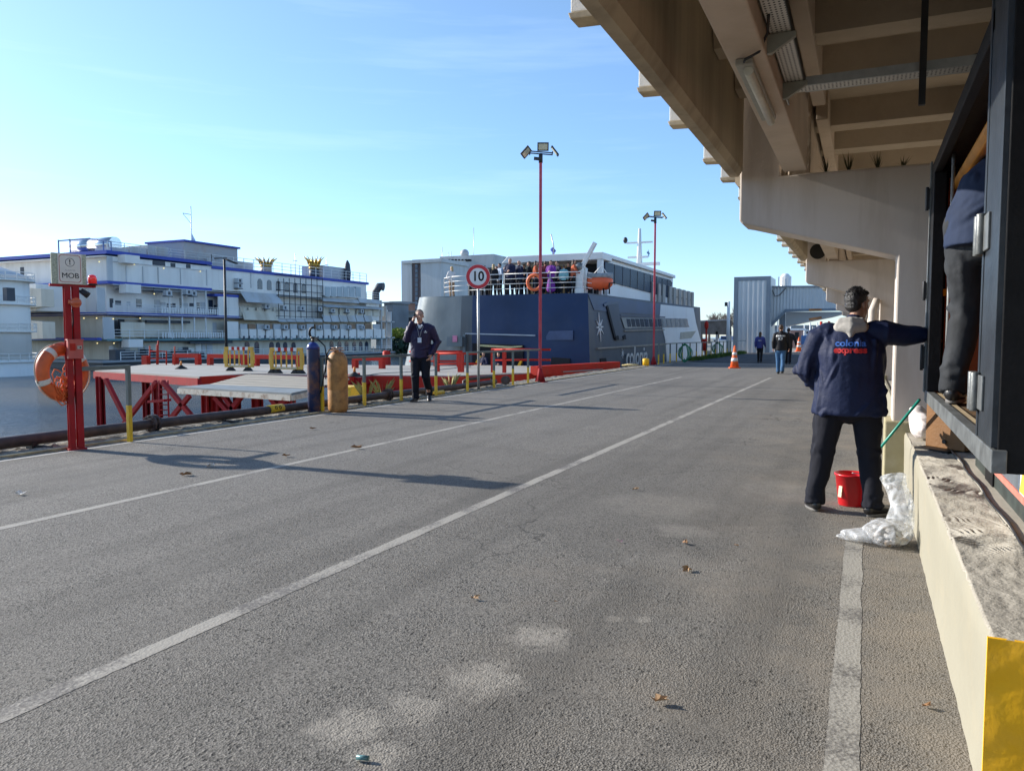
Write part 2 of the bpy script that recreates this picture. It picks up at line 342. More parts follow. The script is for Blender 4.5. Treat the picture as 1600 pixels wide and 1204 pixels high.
# rubble strip between the road and the water
g = MB(); nx, ny = 16, 560; xs = [EX + (-8.72 - EX) * i / nx for i in range(nx + 1)]; vs = []
for j in range(ny + 1):
    y = -2 + 44 * (j / ny) ** 1.25
    for i, x in enumerate(xs):
        k = min(1, min(i, nx - i) / 2.0); p = Vector((x * 7, y * 7, 0)); z = .0 + k * (.018 + .035 * noise.noise(p) + .03 * abs(noise.noise(p * 2.7)))
        vs.append((x, y, max(-.015, z)))
g.add(vs, [(j * (nx + 1) + i, j * (nx + 1) + i + 1, (j + 1) * (nx + 1) + i + 1, (j + 1) * (nx + 1) + i) for j in range(ny) for i in range(nx)], 0, False)
struct('rubble_strip', g, pm('rubble', (.27, .245, .20), .45, 14, .95, 1.0, 40, dirt=(.12, .11, .075), dscale=3, damt=.7, bdist=.02))
# painted lines
def paint_mat(name, col, wear=.5, under=(.13, .12, .11)):
    m = bpy.data.materials.new(name); m.use_nodes = True; n, l = m.node_tree.nodes, m.node_tree.links
    b = n['Principled BSDF']; b.inputs['Roughness'].default_value = .8; pos = n.new('ShaderNodeNewGeometry').outputs['Position']
    t = n.new('ShaderNodeTexNoise'); t.inputs['Scale'].default_value = 42; t.inputs['Detail'].default_value = 8; t.inputs['Roughness'].default_value = .75; l.new(pos, t.inputs['Vector'])
    t2 = n.new('ShaderNodeTexNoise'); t2.inputs['Scale'].default_value = 2.3; t2.inputs['Detail'].default_value = 5; l.new(pos, t2.inputs['Vector'])
    a = n.new('ShaderNodeMath'); a.operation = 'ADD'; l.new(t.outputs[0], a.inputs[0]); l.new(t2.outputs[0], a.inputs[1])
    r = n.new('ShaderNodeValToRGB'); r.color_ramp.elements[0].position = .92 - .0; r.color_ramp.elements[1].position = 1.0; e = r.color_ramp.elements
    mr = n.new('ShaderNodeMapRange'); mr.inputs[1].default_value = 1.14 - wear * .14; mr.inputs[2].default_value = 1.34 - wear * .14; l.new(a.outputs[0], mr.inputs[0])
    mx = n.new('ShaderNodeMixRGB'); l.new(mr.outputs[0], mx.inputs[0]); mx.inputs[1].default_value = col + (1,); mx.inputs[2].default_value = under + (1,)
    l.new(mx.outputs[0], b.inputs['Base Color'])
    v = n.new('ShaderNodeTexVoronoi'); v.inputs['Scale'].default_value = 75; l.new(pos, v.inputs['Vector'])
    bp = n.new('ShaderNodeBump'); bp.inputs['Strength'].default_value = .5; bp.inputs['Distance'].default_value = .004; l.new(v.outputs['Distance'], bp.inputs['Height']); l.new(bp.outputs[0], b.inputs['Normal'])
    return m
LINE = paint_mat('worn_road_paint', (.34, .32, .28), 1.0); LINE2 = paint_mat('edge_paint', (.40, .385, .35), .3)
def line(x0, x1, y0, y1, m, z=.0016, seed=0):
    mb = MB(); k = max(2, int((y1 - y0) / .02)); vs = []
    for i in range(k + 1):
        y = y0 + (y1 - y0) * i / k; a = .010 * noise.noise(Vector((y * 3, seed, 0))) + .006 * noise.noise(Vector((y * 23, seed, 0))); a2 = .010 * noise.noise(Vector((y * 2.6, seed, 5))) + .006 * noise.noise(Vector((y * 21, seed, 9)))
        vs += [(x0 + a, y, z), (x1 + a2, y, z)]
    mb.add(vs, [(2 * i, 2 * i + 1, 2 * i + 3, 2 * i + 2) for i in range(k)]); struct('road_marking', mb, m)
line(-.085, .02, -1, 5.8, LINE, seed=1); line(-2.875, -2.775, -2, 26.8, LINE, seed=2); line(-5.665, -5.575, -2, 26, LINE, seed=3)
line(-8.70, -8.62, -2, 38, LINE2, seed=4)
line(-2.9, -2.8, 41, 60, LINE, .0045, 5)
line(-.04, .04, 9, 22, paint_mat('faint_paint', (.23, .22, .2), .9), seed=6)
kb = MB(); kb.box(-8.86, -8.79, -2, 33, 0, .035); struct('kerb', kb, pm('kerb_yellow_stone', (.40, .33, .2), .35, 9, .9, .6, 50, dirt=(.2, .18, .14), dscale=4, damt=.8))
# ================================================================ CANOPY BUILDING
FACE = pm('painted_concrete', (.62, .555, .50), .06, 1.3, .8, .06, 40, dirt=(.38, .31, .24), dscale=1.6, damt=.75, streak=True)
BEAMM = pm('stained_concrete', (.46, .385, .27), .16, 1.0, .85, .35, 30, dirt=(.15, .12, .085), dscale=1.3, damt=.75, streak=True)
BEAMP = pm('cream_beam_concrete', (.60, .50, .40), .08, 2, .8, .3, 25, dirt=(.38, .3, .2), dscale=1.5, damt=.5)
CEIL = pm('ceiling_concrete', (.47, .39, .29), .2, 1.6, .9, .5, 18, dirt=(.20, .15, .10), dscale=.8, damt=.7)
WHITEC = pm('white_concrete', (.86, .84, .79), .05, 4, .75, .4, 60, dirt=(.5, .46, .4), dscale=4, damt=.4)
OLIVE = pm('olive_base_paint', (.36, .32, .19), .12, 5, .8, .2, 50, dirt=(.5, .46, .36), dscale=4, damt=.5)
bld = thing('terminal_building', 'long concrete terminal building with ribbed overhanging canopy along the right side of the quay', 'building', (1.5, 8, 0))
YF = [8.03 + 9.4 * k for k in range(0, 6)]
for k, y in enumerate([-1.6] + YF):
    mb = MB(); mb.prism([(-1.18, y, 3.85), (-1.18, y, 2.53), (-1.15, y, 2.50), (-1.08, y, 2.485), (.25, y, 2.12), (.25, y, .58), (.25, y, -.01), (.85, y, -.01), (.85, y, 2.2), (3.5, y, 2.2), (3.5, y, 2.95), (-.79, y, 2.95), (-.79, y, 3.85)], (0, .45, 0))
    o = mb.build('frame', FACE, bld, bev=.018)
    bb = MB(); bb.box(.19, .42, y - .03, y + .5, -.01, .585); bb.build('base_block', OLIVE, bld, bev=.012)
    if k > 1:
        bb = MB(); bb.cyl((-.95, y - .004, 3.15), (-.95, y + .02, 3.15), .16, n=20); bb.build('opening', pm('black_hole', (.015, .013, .012)), bld)
        bb = MB(); bb.tube([(.12, y - .14, 0), (.12, y - .14, 1.9), (.2, y - .06, 2.12)], .075, 12); bb.build('downpipe', FACE, bld)
sp = [(-3, YF[0])] + [(YF[i] + .02, YF[i + 1]) for i in range(5)]
for (a, c) in sp:
    b1 = a + (.0 if a < 0 else .45); mb = MB()
    i0 = len(mb.v); mb.prism([(-1.30, b1, 3.0), (-1.27, b1, 2.96), (-1.19, b1, 2.96), (-1.15, b1, 3.02), (-1.15, b1, 3.85), (-1.30, b1, 3.85)], (0, c - .035 - b1, 0)); mb.build('edge_beam', BEAMM, bld)
    mb = MB(); mb.box(-.77, -.555, b1, c, 2.975, 3.85); mb.build('soffit_beam', BEAMP, bld, bev=.012)
    mb = MB(); mb.box(-.515, -.40, b1, c - .05, 3.56, 3.86); mb.build('secondary_beam', BEAMP, bld, bev=.01)
# ribs under the roof slab, each running out past the edge beam as a white block
rib_y = [-1.8, -.9, .2, 1.3, 2.2, 4.62, 6.2, 7.28, 8.95, 10.1]
y = 11.6
while y < 54: rib_y.append(y); y += 1.05 if len(rib_y) % 2 else 1.6
mb = MB()
for i, y in enumerate(rib_y):
    nx_ = rib_y[i + 1] if i + 1 < len(rib_y) else y + 1.2; w = min(.62, (nx_ - y) * .5)
    mb.prism([(-1.14, y, 3.88), (-1.14, y + .07, 3.62), (-1.14, y + w * .6, 3.62), (-1.14, y + w * .75, 3.88)], (4.6, 0, 0))
mb.box(-1.14, 3.5, -3, 56, 3.87, 4.05); mb.build('ceiling', CEIL, bld)
mb = MB()
for i, y in enumerate(rib_y):
    w = .13
    mb.prism([(-1.30, y, 3.37), (-1.72, y, 3.39), (-1.72, y, 4.2), (-1.30, y, 4.2)], (0, w, 0))
    mb.prism([(-1.25, y - .01, 3.27), (-1.34, y - .01, 3.325), (-1.72, y - .01, 3.345), (-1.735, y - .01, 3.385), (-1.36, y - .01, 3.38), (-1.25, y - .01, 3.40)], (0, w + .03, 0), 1)
mb.build('rib_end', [WHITEC, BEAMM], bld, bev=.006)['kind'] = 'stuff'
mb = MB(); mb.box(-1.70, 3.5, -3, 56, 4.21, 4.4); mb.build('roof', BEAMM, bld)
mb = MB(); mb.box(3.5, 3.8, -3, 56, 0, 4.2); mb.build('wall', FACE, bld)
# cable trays, brackets, strip lamp
TRAY = bpy.data.materials.new('perforated_galvanised'); TRAY.use_nodes = True; n, l = TRAY.node_tree.nodes, TRAY.node_tree.links; b = n['Principled BSDF']
b.inputs['Roughness'].default_value = .5; b.inputs['Metallic'].default_value = .3
pos = n.new('ShaderNodeNewGeometry').outputs['Position']; mp = n.new('ShaderNodeMapping'); mp.inputs['Scale'].default_value = (40, 32, 0); l.new(pos, mp.inputs[0])
v = n.new('ShaderNodeTexVoronoi'); v.inputs['Randomness'].default_value = 0; v.inputs['Scale'].default_value = 1; l.new(mp.outputs[0], v.inputs['Vector'])
r = n.new('ShaderNodeValToRGB'); r.color_ramp.interpolation = 'CONSTANT'; r.color_ramp.elements[0].color = (.015, .012, .01, 1); r.color_ramp.elements[1].position = .25; r.color_ramp.elements[1].color = (.62, .6, .55, 1)
l.new(v.outputs['Distance'], r.inputs[0]); l.new(r.outputs[0], b.inputs['Base Color'])
GALV = pm('galvanised_steel', (.45, .46, .45), .15, 12, .45, metal=.6); DARKST = pm('dark_steel', (.03, .03, .032), .3, 8, .5, metal=.3)
tr = thing('cable_tray', 'perforated galvanised cable tray bracketed beside the cream concrete beam under the canopy', 'cable tray', (-.48, 4, 3.1))
mb = MB(); mb.box(-.54, -.425, -2, 5.75, 3.10, 3.105); mb.build('tray', TRAY, tr)
mb = MB(); mb.box(-.545, -.54, -2, 5.75, 3.10, 3.16); mb.box(-.425, -.42, -2, 5.75, 3.10, 3.16); mb.build('side_rail', DARKST, tr)
mb = MB(); mb.box(-.545, -.535, 5.76, 5.9, 3.02, 3.14); mb.box(-.43, 1.3, 5.76, 5.78, 3.10, 3.16, 0); mb.box(-.43, 1.3, 5.9, 5.92, 3.10, 3.16); mb.box(-.54, 1.3, 5.78, 5.9, 3.10, 3.104, 1); mb.build('cross_tray', [GALV, TRAY], tr)
for yb in (2.0, 3.45, 4.7, 5.62):
    mb = MB(); mb.prism([(-.555, yb, 3.095), (-.555, yb, 2.99), (-.53, yb, 2.99), (-.40, yb, 3.07), (-.40, yb, 3.095)], (0, .035, 0)); mb.build('bracket', pm('bracket_paint', (.3, .3, .25), .2, 9, .6), tr)
mb = MB(); mb.tube([(-.2 + .12 * i, 5.84, 3.16 + (.0 if i < 6 else .05 * math.sin((i - 6) * .6))) for i in range(12)], .012, 6); mb.build('cable', DARKST, tr)
a, c = G(1168, 102, 2.93), G(1197, 190, 2.93)
lf = thing('strip_lamp', 'unlit fluorescent strip lamp fixed under the cream concrete beam', 'lamp', ((a.x + c.x) / 2, (a.y + c.y) / 2, 2.97))
xm = -.675; mb = MB(); mb.box(xm - .05, xm + .05, a.y, c.y, 2.935, 2.974); mb.build('housing', pm('lamp_grey', (.36, .35, .3), .1, 20, .5), lf, bev=.008)
mb = MB(); mb.tube([(xm + .018, a.y + .05, 2.915), (xm + .018, c.y - .03, 2.915)], .028, 12); mb.build('diffuser', pm('lamp_diffuser', (.62, .6, .5), .08, 20, .3), lf)
mb = MB(); mb.tube([(xm, a.y - .0, 2.95), (xm + .02, a.y - .10, 2.93), (xm + .09, a.y - .07, 2.97), (xm + .14, a.y - .12, 3.05), (xm + .16, a.y - .25, 3.1)], .008, 6); mb.build('cable', DARKST, lf)
hg = MB(); hg.box(.27, .31, 5.66, 5.70, 2.86, 3.62); tag(hg.build('hanging_bar', DARKST), 'dark steel bar hanging from the canopy ceiling beside the cross tray', 'bar')
# little grasses rooted along the top of the nearest frame
for i, (px, hh) in enumerate([(1291, .13), (1326, .14), (1372, .13), (1410, .09)]):
    p = PY(px, 264, 8.2); mb = MB()
    for j in range(15):
        a = random.uniform(0, 6.28); rr = random.uniform(.02, .1); h = hh * random.uniform(.7, 1.5); w = .006
        t_ = Vector((math.cos(a) * rr, math.sin(a) * rr, h)); s_ = Vector((-math.sin(a), math.cos(a), 0)) * w
        mb.add([p - s_, p + s_, p + t_ * .6 + s_ * .6, p + t_, p + t_ * .6 - s_ * .6], [(0, 1, 2, 3, 4)])
    for v_ in mb.v: v_.z = max(v_.z - (p.z - 2.95), 2.94)
    tag(mb.build('grass_tuft', pm('dark_grass', (.07, .075, .03), .3, 9)), 'spiky dark grass tuft on the first canopy frame, ' + ['nearest the cream beam', 'second from the cream beam', 'third from the cream beam', 'nearest the steel cabin'][i], 'plant', 'grass tufts rooted on the canopy frame')
# ================================================================ DOCK
CREAM = pm('cream_dock_paint', (.315, .292, .222), .05, 2, .7, .3, 14, dirt=(.38, .33, .23), dscale=5, damt=.35, bdist=.012)
DTOP = pm('dock_top_concrete', (.42, .385, .32), .16, 6, .9, .6, 60, dirt=(.2, .18, .15), dscale=3, damt=.6)
YEL = pm('yellow_paint', (1.0, .52, .008), .03, 8, .5, .2, 26, dirt=(.85, .50, .08), dscale=7, damt=.3, bdist=.012)
dk = thing('loading_dock', 'low cream painted concrete loading dock with wavy top and a yellow end', 'loading dock', (1.2, 2.6, 0))
mb = MB(); ny = 120
def edge_x(y, z): return .36 + .006 * noise.noise(Vector((y * 1.7, z * 4, 0))) + .004 * noise.noise(Vector((y * 9, z * 9, 3)))
vs = []; zs = [-.02, .1, .2, .3, .4, .46, .485]
for j in range(ny + 1):
    y = 2.6 + 5.6 * j / ny
    for z in zs: vs.append((edge_x(y, z) + (.012 if z > .47 else 0) + (-.012 if z < 0 else 0), y, z))
K = len(zs); mb.add(vs, [(j * K + i, j * K + i + 1, (j + 1) * K + i + 1, (j + 1) * K + i) for j in range(ny) for i in range(K - 1)], 0, True)
mb.box(.365, .40, 8.2, 56, -.02, .5); mb.build('front_face', CREAM, dk)
mb = MB(); mb.box(.372, 3.5, 2.6, 56, -.02, .482); mb.build('platform', DTOP, dk)
def trowel(name, x0, x1, y0, y1, step, amp, zb):
    nx, ny = int((x1 - x0) / step), int((y1 - y0) / step); vs = []
    for j in range(ny + 1):
        for i in range(nx + 1):
            x = x0 + (x1 - x0) * i / nx; y = y0 + (y1 - y0) * j / ny; p = Vector((x * 2.6, y * 1.5, 0))
            ph = (y * 215 + x * 70 + 75 * noise.noise(p) + 22 * noise.noise(p * 3.1)); a = .5 + .5 * math.sin(ph); a = a ** .6
            m_ = max(0, min(1, (noise.noise(p * 1.3 + Vector((4, 2, 0))) + .55) * 1.8)) * min(1, max(0, (y - 3.35) * 2.5))
            z = zb + amp * a * m_ + .004 * noise.noise(p * 9)
            if i == 0: z -= .008
            vs.append((x + (.004 * math.sin(ph) if i == 0 else 0), y, z))
    return MB().add(vs, [(j * (nx + 1) + i, j * (nx + 1) + i + 1, (j + 1) * (nx + 1) + i + 1, (j + 1) * (nx + 1) + i) for j in range(ny) for i in range(nx)], 0, True)
trowel('top', .366, .622, 2.6, 7.0, .0045, .012, .492).build('trowelled_top', DTOP, dk)
mb = MB(); mb.box(.628, 1.2, 2.6, 9, .483, .505); mb.build('ledge', pm('smooth_ledge', (.47, .43, .36), .1, 3, .8, .3, 30, dirt=(.3, .26, .2), dscale=2, damt=.4), dk)
mb = MB(); vs = []; nX, nZ = 24, 18
for i in range(nX + 1):
    for k in range(nZ + 1):
        x = .352 + .6 * i / nX; z = -.02 + .515 * k / nZ; vs.append((x, 2.592 - .004 * noise.noise(Vector((x * 14, z * 14, 5))) - .003 * noise.noise(Vector((x * 40, z * 40, 5))), z))
mb.add(vs, [(i * (nZ + 1) + k, (i + 1) * (nZ + 1) + k, (i + 1) * (nZ + 1) + k + 1, i * (nZ + 1) + k + 1) for i in range(nX) for k in range(nZ)], 0, True)
mb.box(.352, .95, 2.598, 2.612, -.02, .493); mb.build('yellow_end', YEL, dk)
mb = MB(); mb.tube([(.625 + .008 * math.sin(i * 1.3), 3.0 + i * .2, .512) for i in range(20)], .007, 6); tag(mb.build('cord', DARKST), 'dark cord lying in the joint along the top of the loading dock', 'cord')
# ================================================================ STEEL CABIN
BLK = pm('black_paint', (.009, .009, .010), .25, 10, .5, .15, 60, spec=.2); GREY = pm('worn_grey_steel', (.17, .18, .18), .3, 9, .45, .25, 40, metal=.35, dirt=(.06, .06, .06), dscale=8, damt=.6)
WOOD = pm('brown_wood', (.19, .085, .022), .22, 3, .65, .3, 40, dirt=(.13, .06, .02), dscale=4, damt=.5); ORG = pm('rust_orange_board', (.30, .07, .015), .2, 5, .7)
cb = thing('steel_cabin', 'black steel cabin raised on the loading dock with its side doorway open', 'cabin', (1.1, 5, .88))
X0, Y0, Y1, Z0, Z1 = .42, 3.22, 6.6, .88, 2.62
mb = MB(); mb.box(X0 + .02, 2.1, Y0 - .02, Y0 + .03, Z0 + .01, Z1 + .3); mb.build('end_wall', BLK, cb, bev=.004)
mb = MB(); mb.box(X0, X0 + .05, Y0 - .03, Y1, Z0 + .01, Z0 + .095); mb.build('sill', GREY, cb, bev=.004)
mb = MB(); mb.box(X0 + .05, X0 + .09, Y0 + .05, Y1 - .02, Z0 + .05, Z0 + .088); mb.box(X0 + .0505, X0 + .053, Y0 + .05, Y1 - .1, Z0 + .02, Z0 + .05); mb.build('sill_strip', pm('pale_wood', (.42, .33, .2), .2, 8, .7), cb)
mb = MB(); mb.box(X0 + .09, 2.05, Y0 + .03, Y1 - .02, Z0 + .04, Z0 + .08); mb.build('floor', pm('dirty_plywood', (.10, .07, .04), .6, 7, .6, dirt=(.35, .15, .03), dscale=5, damt=.8), cb)
mb = MB(); mb.box(X0, X0 + .03, Y0 - .015, Y0 + .38, Z0 + .1, Z1 + .3); mb.box(X0 - .004, X0, Y0 + .34, Y0 + .38, Z0 + .1, Z1 + .3, 0); mb.build('corner_post', pm('blue_grey_steel', (.040, .047, .055), .3, 7, .42, .2, 30, metal=.5, dirt=(.05, .06, .07), dscale=5, damt=.6), cb, bev=.004)
mb = MB(); mb.box(X0 + .02, 2.1, Y1 - .02, Y1 + .02, Z0, Z1); mb.build('far_wall', BLK, cb)
mb = MB(); mb.box(X0 + .11, 2.04, Y1 - .045, Y1 - .02, 1.0, Z1 - .08); mb.build('lining', ORG, cb)
mb = MB(); mb.box(2.05, 2.1, Y0, Y1, Z0, Z1); mb.build('back_wall', ORG, cb)
mb = MB(); mb.box(X0, X0 + .05, Y0 + .3, Y1 + .02, Z1 - .07, Z1 + .02); mb.box(X0 + .05, 2.1, Y0, Y1, Z1 - .01, Z1 + .02); mb.build('roof_frame', BLK, cb, bev=.004)
mb = MB(); mb.tube([(X0 + .16, 3.4, 2.46), (X0 + .16, 6.5, 2.46)], .045, 12); mb.build('roof_bar', pm('orange_bar', (.62, .25, .03), .2, 6, .4), cb)
mb = MB(); mb.box(X0, X0 + .08, Y1 - .26, Y1, Z0 + .1, Z1 - .07); mb.build('far_post', BLK, cb, bev=.004)
mb = MB(); mb.box(X0 - .01, X0 + .003, Y1 - .05, Y1 + .03, Z0 + .08, Z1 + .05); mb.build('post_edge', GREY, cb)
mb = MB(); mb.tube([(X0 + .075, Y1 - .75, Z0 + .1), (X0 + .075, Y1 - .75, Z1 - .05)], .011, 8); mb.build('rod', GALV, cb)
for yy, zc, hh in [(Y1 + .02, 2.40, .15), (Y1 + .02, 1.72, .12), (Y1 + .02, 1.22, .17)]:
    mb = MB(); mb.box(X0 - .035, X0 - .008, yy - .06, yy, zc - hh / 2, zc + hh / 2); mb.cyl((X0 - .028, yy - .05, zc - hh / 2 - .012), (X0 - .028, yy - .05, zc + hh / 2 + .012), .012, n=8); mb.build('hinge', DARKST, cb, bev=.003)
for zc, hh in [(1.78, .16), (1.16, .155)]:
    mb = MB()
    for dy in (.33, .40): mb.cyl((X0 - .018, Y0 + dy, zc - hh / 2), (X0 - .018, Y0 + dy, zc + hh / 2), .017, n=12)
    mb.box(X0 - .010, X0 + .0, Y0 + .20, Y0 + .42, zc - hh / 2 + .01, zc + hh / 2 - .01); mb.build('hinge', GREY, cb, bev=.003)
for zc in (1.70, 2.15):
    mb = MB(); mb.obox((X0 + .10, Y1 - .12, zc), (.16, .03, .05), (0, R(-12), 0)); mb.build('yellow_brace', YEL, cb)
# lower body with painted trim
lb = thing('machine_base', 'dark painted cabinet with red trim lines under the steel cabin', 'cabinet', (1.2, 4.6, .505))
mb = MB(); mb.box(.70, 2.0, 3.86, 6.0, .505, .875); mb.build('body', pm('dark_green_paint', (.035, .045, .04), .4, 9, .5, dirt=(.09, .08, .06), dscale=6, damt=.5), lb, bev=.006)
mb = MB(); mb.box(.692, .70, 3.9, 5.95, .62, .87); mb.build('side_panel', pm('blue_grey_panel', (.12, .14, .16), .2, 9, .4), lb)
mb = MB(); mb.box(.686, .692, 3.9, 5.95, .60, .635); mb.build('trim', pm('faded_red_trim', (.62, .19, .14), .15, 12, .5), lb)
mb = MB(); mb.box(.684, .692, 3.95, 4.3, .64, .87, 0); mb.prism([(.683, 4.0, .65), (.683, 4.14, .84), (.683, 4.26, .65)], (-.003, 0, 0), 1); mb.box(.681, .684, 3.955, 3.975, .64, .87, 2); mb.box(.681, .684, 4.275, 4.295, .64, .87, 2); mb.build('painted_panel', [pm('white_enamel', (.75, .73, .68), .05, 9, .4), pm('ochre_enamel', (.72, .5, .07), .1, 9, .4), pm('slate_enamel', (.1, .14, .2), .1, 9, .4)], lb)
mb = MB(); mb.box(.69, .71, 5.15, 5.45, .51, .87); mb.build('recess', BLK, lb)
GRN = pm('sticker_green', (.05, .42, .10), .05, 9, .5); mb = MB(); sx, sz = .80, .745
mb.box(sx - .055, sx + .055, 3.852, 3.858, sz - .075, sz + .075, 0)
mb.torus((sx, 3.850, sz + .035), .026, .005, (0, 1, 0), 24, 6, 1); mb.prism([(sx - .012, 3.850, sz + .033), (sx, 3.850, sz + .052), (sx + .012, 3.850, sz + .033)], (0, -.002, 0), 1); mb.box(sx - .004, sx + .004, 3.848, 3.850, sz + .015, sz + .034, 1)
mb.torus((sx, 3.850, sz - .037), .019, .006, (0, 1, 0), 20, 6, 1, -200, 60); mb.box(sx - .004, sx + .004, 3.848, 3.851, sz - .02, sz + .01, 1)
mb.build('hook_sticker', [pm('sticker_white', (.8, .82, .78), .03, 9, .4), GRN], lb)
# wooden chock between dock and cabin
mb = MB(); mb.prism([(.455, 6.86, .515), (.70, 6.60, .515), (.70, 6.60, .875), (.455, 6.86, .955)], (.10, .14, 0)); o = mb.build('wooden_chock', WOOD, bev=.006); tag(o, 'brown wooden block propping the steel cabin above the loading dock', 'wooden block')
mb = MB(); mb.cyl((.575, 6.722, .57), (.569, 6.715, .57), .016, n=12); mb.build('bolt', DARKST, o)
mb = MB(); mb.obox((.60, 6.80, .505), (.30, .34, .02), (0, 0, R(-45))); tag(mb.build('rubber_pad', BLK), 'black rubber pad under the wooden block on the loading dock', 'pad')
# ================================================================ QUAY FURNITURE
RED = pm('red_steel_paint', (.36, .020, .024), .14, 5, .6, .15, 40, dirt=(.18, .035, .03), dscale=4, damt=.7, spec=.2)
RED2 = pm('bright_red_paint', (.50, .030, .018), .12, 3, .6, .1, 30, dirt=(.24, .05, .03), dscale=3, damt=.7, spec=.2)
GPOST = pm('grey_green_paint', (.13, .16, .15), .15, 9, .55); YPOST = pm('yellow_post_paint', (.72, .46, .02), .12, 9, .55, dirt=(.4, .25, .05), dscale=8, damt=.5)
WHT = pm('white_paint', (.72, .73, .72), .05, 3, .45, dirt=(.5, .46, .4), dscale=1.2, damt=.4); PIPEM = pm('rusty_pipe', (.055, .038, .036), .35, 6, .6, .3, 50, dirt=(.12, .07, .05), dscale=3, damt=.5)
# --- man-overboard station
B = Vector((-8.71, 6.24, 0)); r_ = Vector((.34, .94, 0)).normalized(); n_ = Vector((r_.y, -r_.x, 0)); rot_s = Matrix((r_, Vector((0, 0, 1)), n_)).transposed()
def at(a, z, d=0): return B + r_ * a + n_ * d + Vector((0, 0, z))
st = thing('rescue_post', 'red twin column rescue post with alarm sign board and red beacon on the quay', 'rescue post', B)
for a in (-.048, .045):
    mb = MB(); m3 = Matrix((r_, n_, Vector((0, 0, 1)))).transposed()
    mb.obox(at(a, .99), (.012, .07, 1.98), m3); mb.obox(at(a, .99, .033), (.07, .010, 1.98), m3); mb.obox(at(a, .99, -.033), (.07, .010, 1.98), m3); mb.obox(at(a, .01, 0), (.11, .12, .02), m3)
    mb.build('column', RED, st, bev=.003)
m3 = Matrix((r_, n_, Vector((0, 0, 1)))).transposed()
mb = MB(); mb.obox(at(.02, 1.985, .0), (.50, .06, .03), m3); mb.build('crossbar', RED, st, bev=.003)
mb = MB(); mb.obox(at(-.02, 2.18, .02), (.38, .015, .37), m3); mb.build('backing_board', pm('speckled_board', (.42, .44, .33), .35, 60, .7), st)
mb = MB(); mb.obox(at(-.012, 2.185, .034), (.262, .008, .36), m3, 0); c0 = at(-.012, 2.185, .0385)
def rrect(mb, c, w, h, rad, t, mi):
    pts = []
    for (sx, sy, a0) in ((1, 1, 0), (-1, 1, 90), (-1, -1, 180), (1, -1, 270)):
        for k in range(6): a = R(a0 + 18 * k); pts.append((sx * (w / 2 - rad) + rad * math.cos(a), sy * (h / 2 - rad) + rad * math.sin(a)))
    o_ = [c + rot_s @ Vector((x, y, 0)) for x, y in pts]; i_ = [c + rot_s @ Vector((x * (w - 2 * t) / w, y * (h - 2 * t) / h, 0)) for x, y in pts]; k = len(pts)
    mb.add(o_ + i_, [(j, (j + 1) % k, (j + 1) % k + k, j + k) for j in range(k)], mi)
rrect(mb, c0, .235, .325, .035, .006, 1)
mb.torus(c0 + Vector((0, 0, .075)), .048, .003, n_, 28, 6, 2)
mb.text('!', .085, c0 + Vector((0, 0, .075)), rot_s, .0008, .002, 2); mb.text('ALARMA', .030, c0 + Vector((0, 0, -.02)), rot_s, .0008, .0, 3); mb.text('MOB', .088, c0 + Vector((0, 0, -.085)), rot_s, .0006, 0, 2); mb.text('MOB', .088, c0 + Vector((0, 0, -.085)) + r_ * .0022, rot_s, .0009, 0, 2)
mb.build('sign_plate', [pm('sign_cream', (.72, .68, .60), .04, 20, .45), pm('sign_red', (.42, .07, .06), .05, 9, .5), pm('sign_black', (.03, .03, .03), .05, 9, .5), pm('sign_grey', (.45, .43, .40), .05, 9, .5)], st)
p = at(.235, 2.0, .02); mb = MB(); mb.lathe([(.052, 0), (.055, .015), (.05, .02)], p, 20); mb.build('beacon_base', DARKST, st)
mb = MB(); mb.lathe([(.050, .02), (.050, .09), (.042, .115), (.022, .128), (.001, .131)], p, 24); mb.build('beacon', pm('red_lens', (.85, .02, .02), .1, 30, .15, coat=1, emit=.12), st)
mb = MB(); mb.cyl(at(.02, 1.78, .035), at(.02, 1.78, .12), .05, .058, 18); mb.ell(at(.02, 1.78, .12), (.058, .058, .03), 18, 8, m3); mb.cyl(at(-.05, 1.79, .05), at(.02, 1.78, .07), .025, n=10); mb.build('alarm_horn', pm('orange_red_paint', (.62, .14, .06), .12, 20, .5), st)
mb = MB(); mb.cyl(at(.10, 1.93, .03), at(.17, 1.87, .07), .032, .04, 14); mb.beam(at(.05, 1.94, .02), at(.11, 1.92, .03), .02, .02); mb.build('spot_lamp', DARKST, st)
mb = MB(); mb.obox(at(-.0, 1.22, .075), (.165, .07, .22), m3); mb.obox(at(.0, 1.335, .075), (.18, .085, .015), m3); mb.build('control_box', pm('faded_red_box', (.52, .11, .09), .12, 14, .5), st, bev=.004)
mb = MB(); mb.obox(at(-.035, 1.25, .113), (.06, .01, .085), m3); mb.build('call_plate', RED2, st); mb = MB(); mb.obox(at(.04, 1.245, .113), (.05, .01, .04), m3, 0); mb.cyl(at(.047, 1.245, .115), at(.047, 1.245, .125), .009, n=10, mi=1); mb.build('button_panel', [GALV, BLK], st)
mb = MB(); mb.tube([at(-.0 + .012 * math.sin(i), 1.7 - i * .06, .02) for i in range(7)], .008, 6); mb.build('cable', DARKST, st)
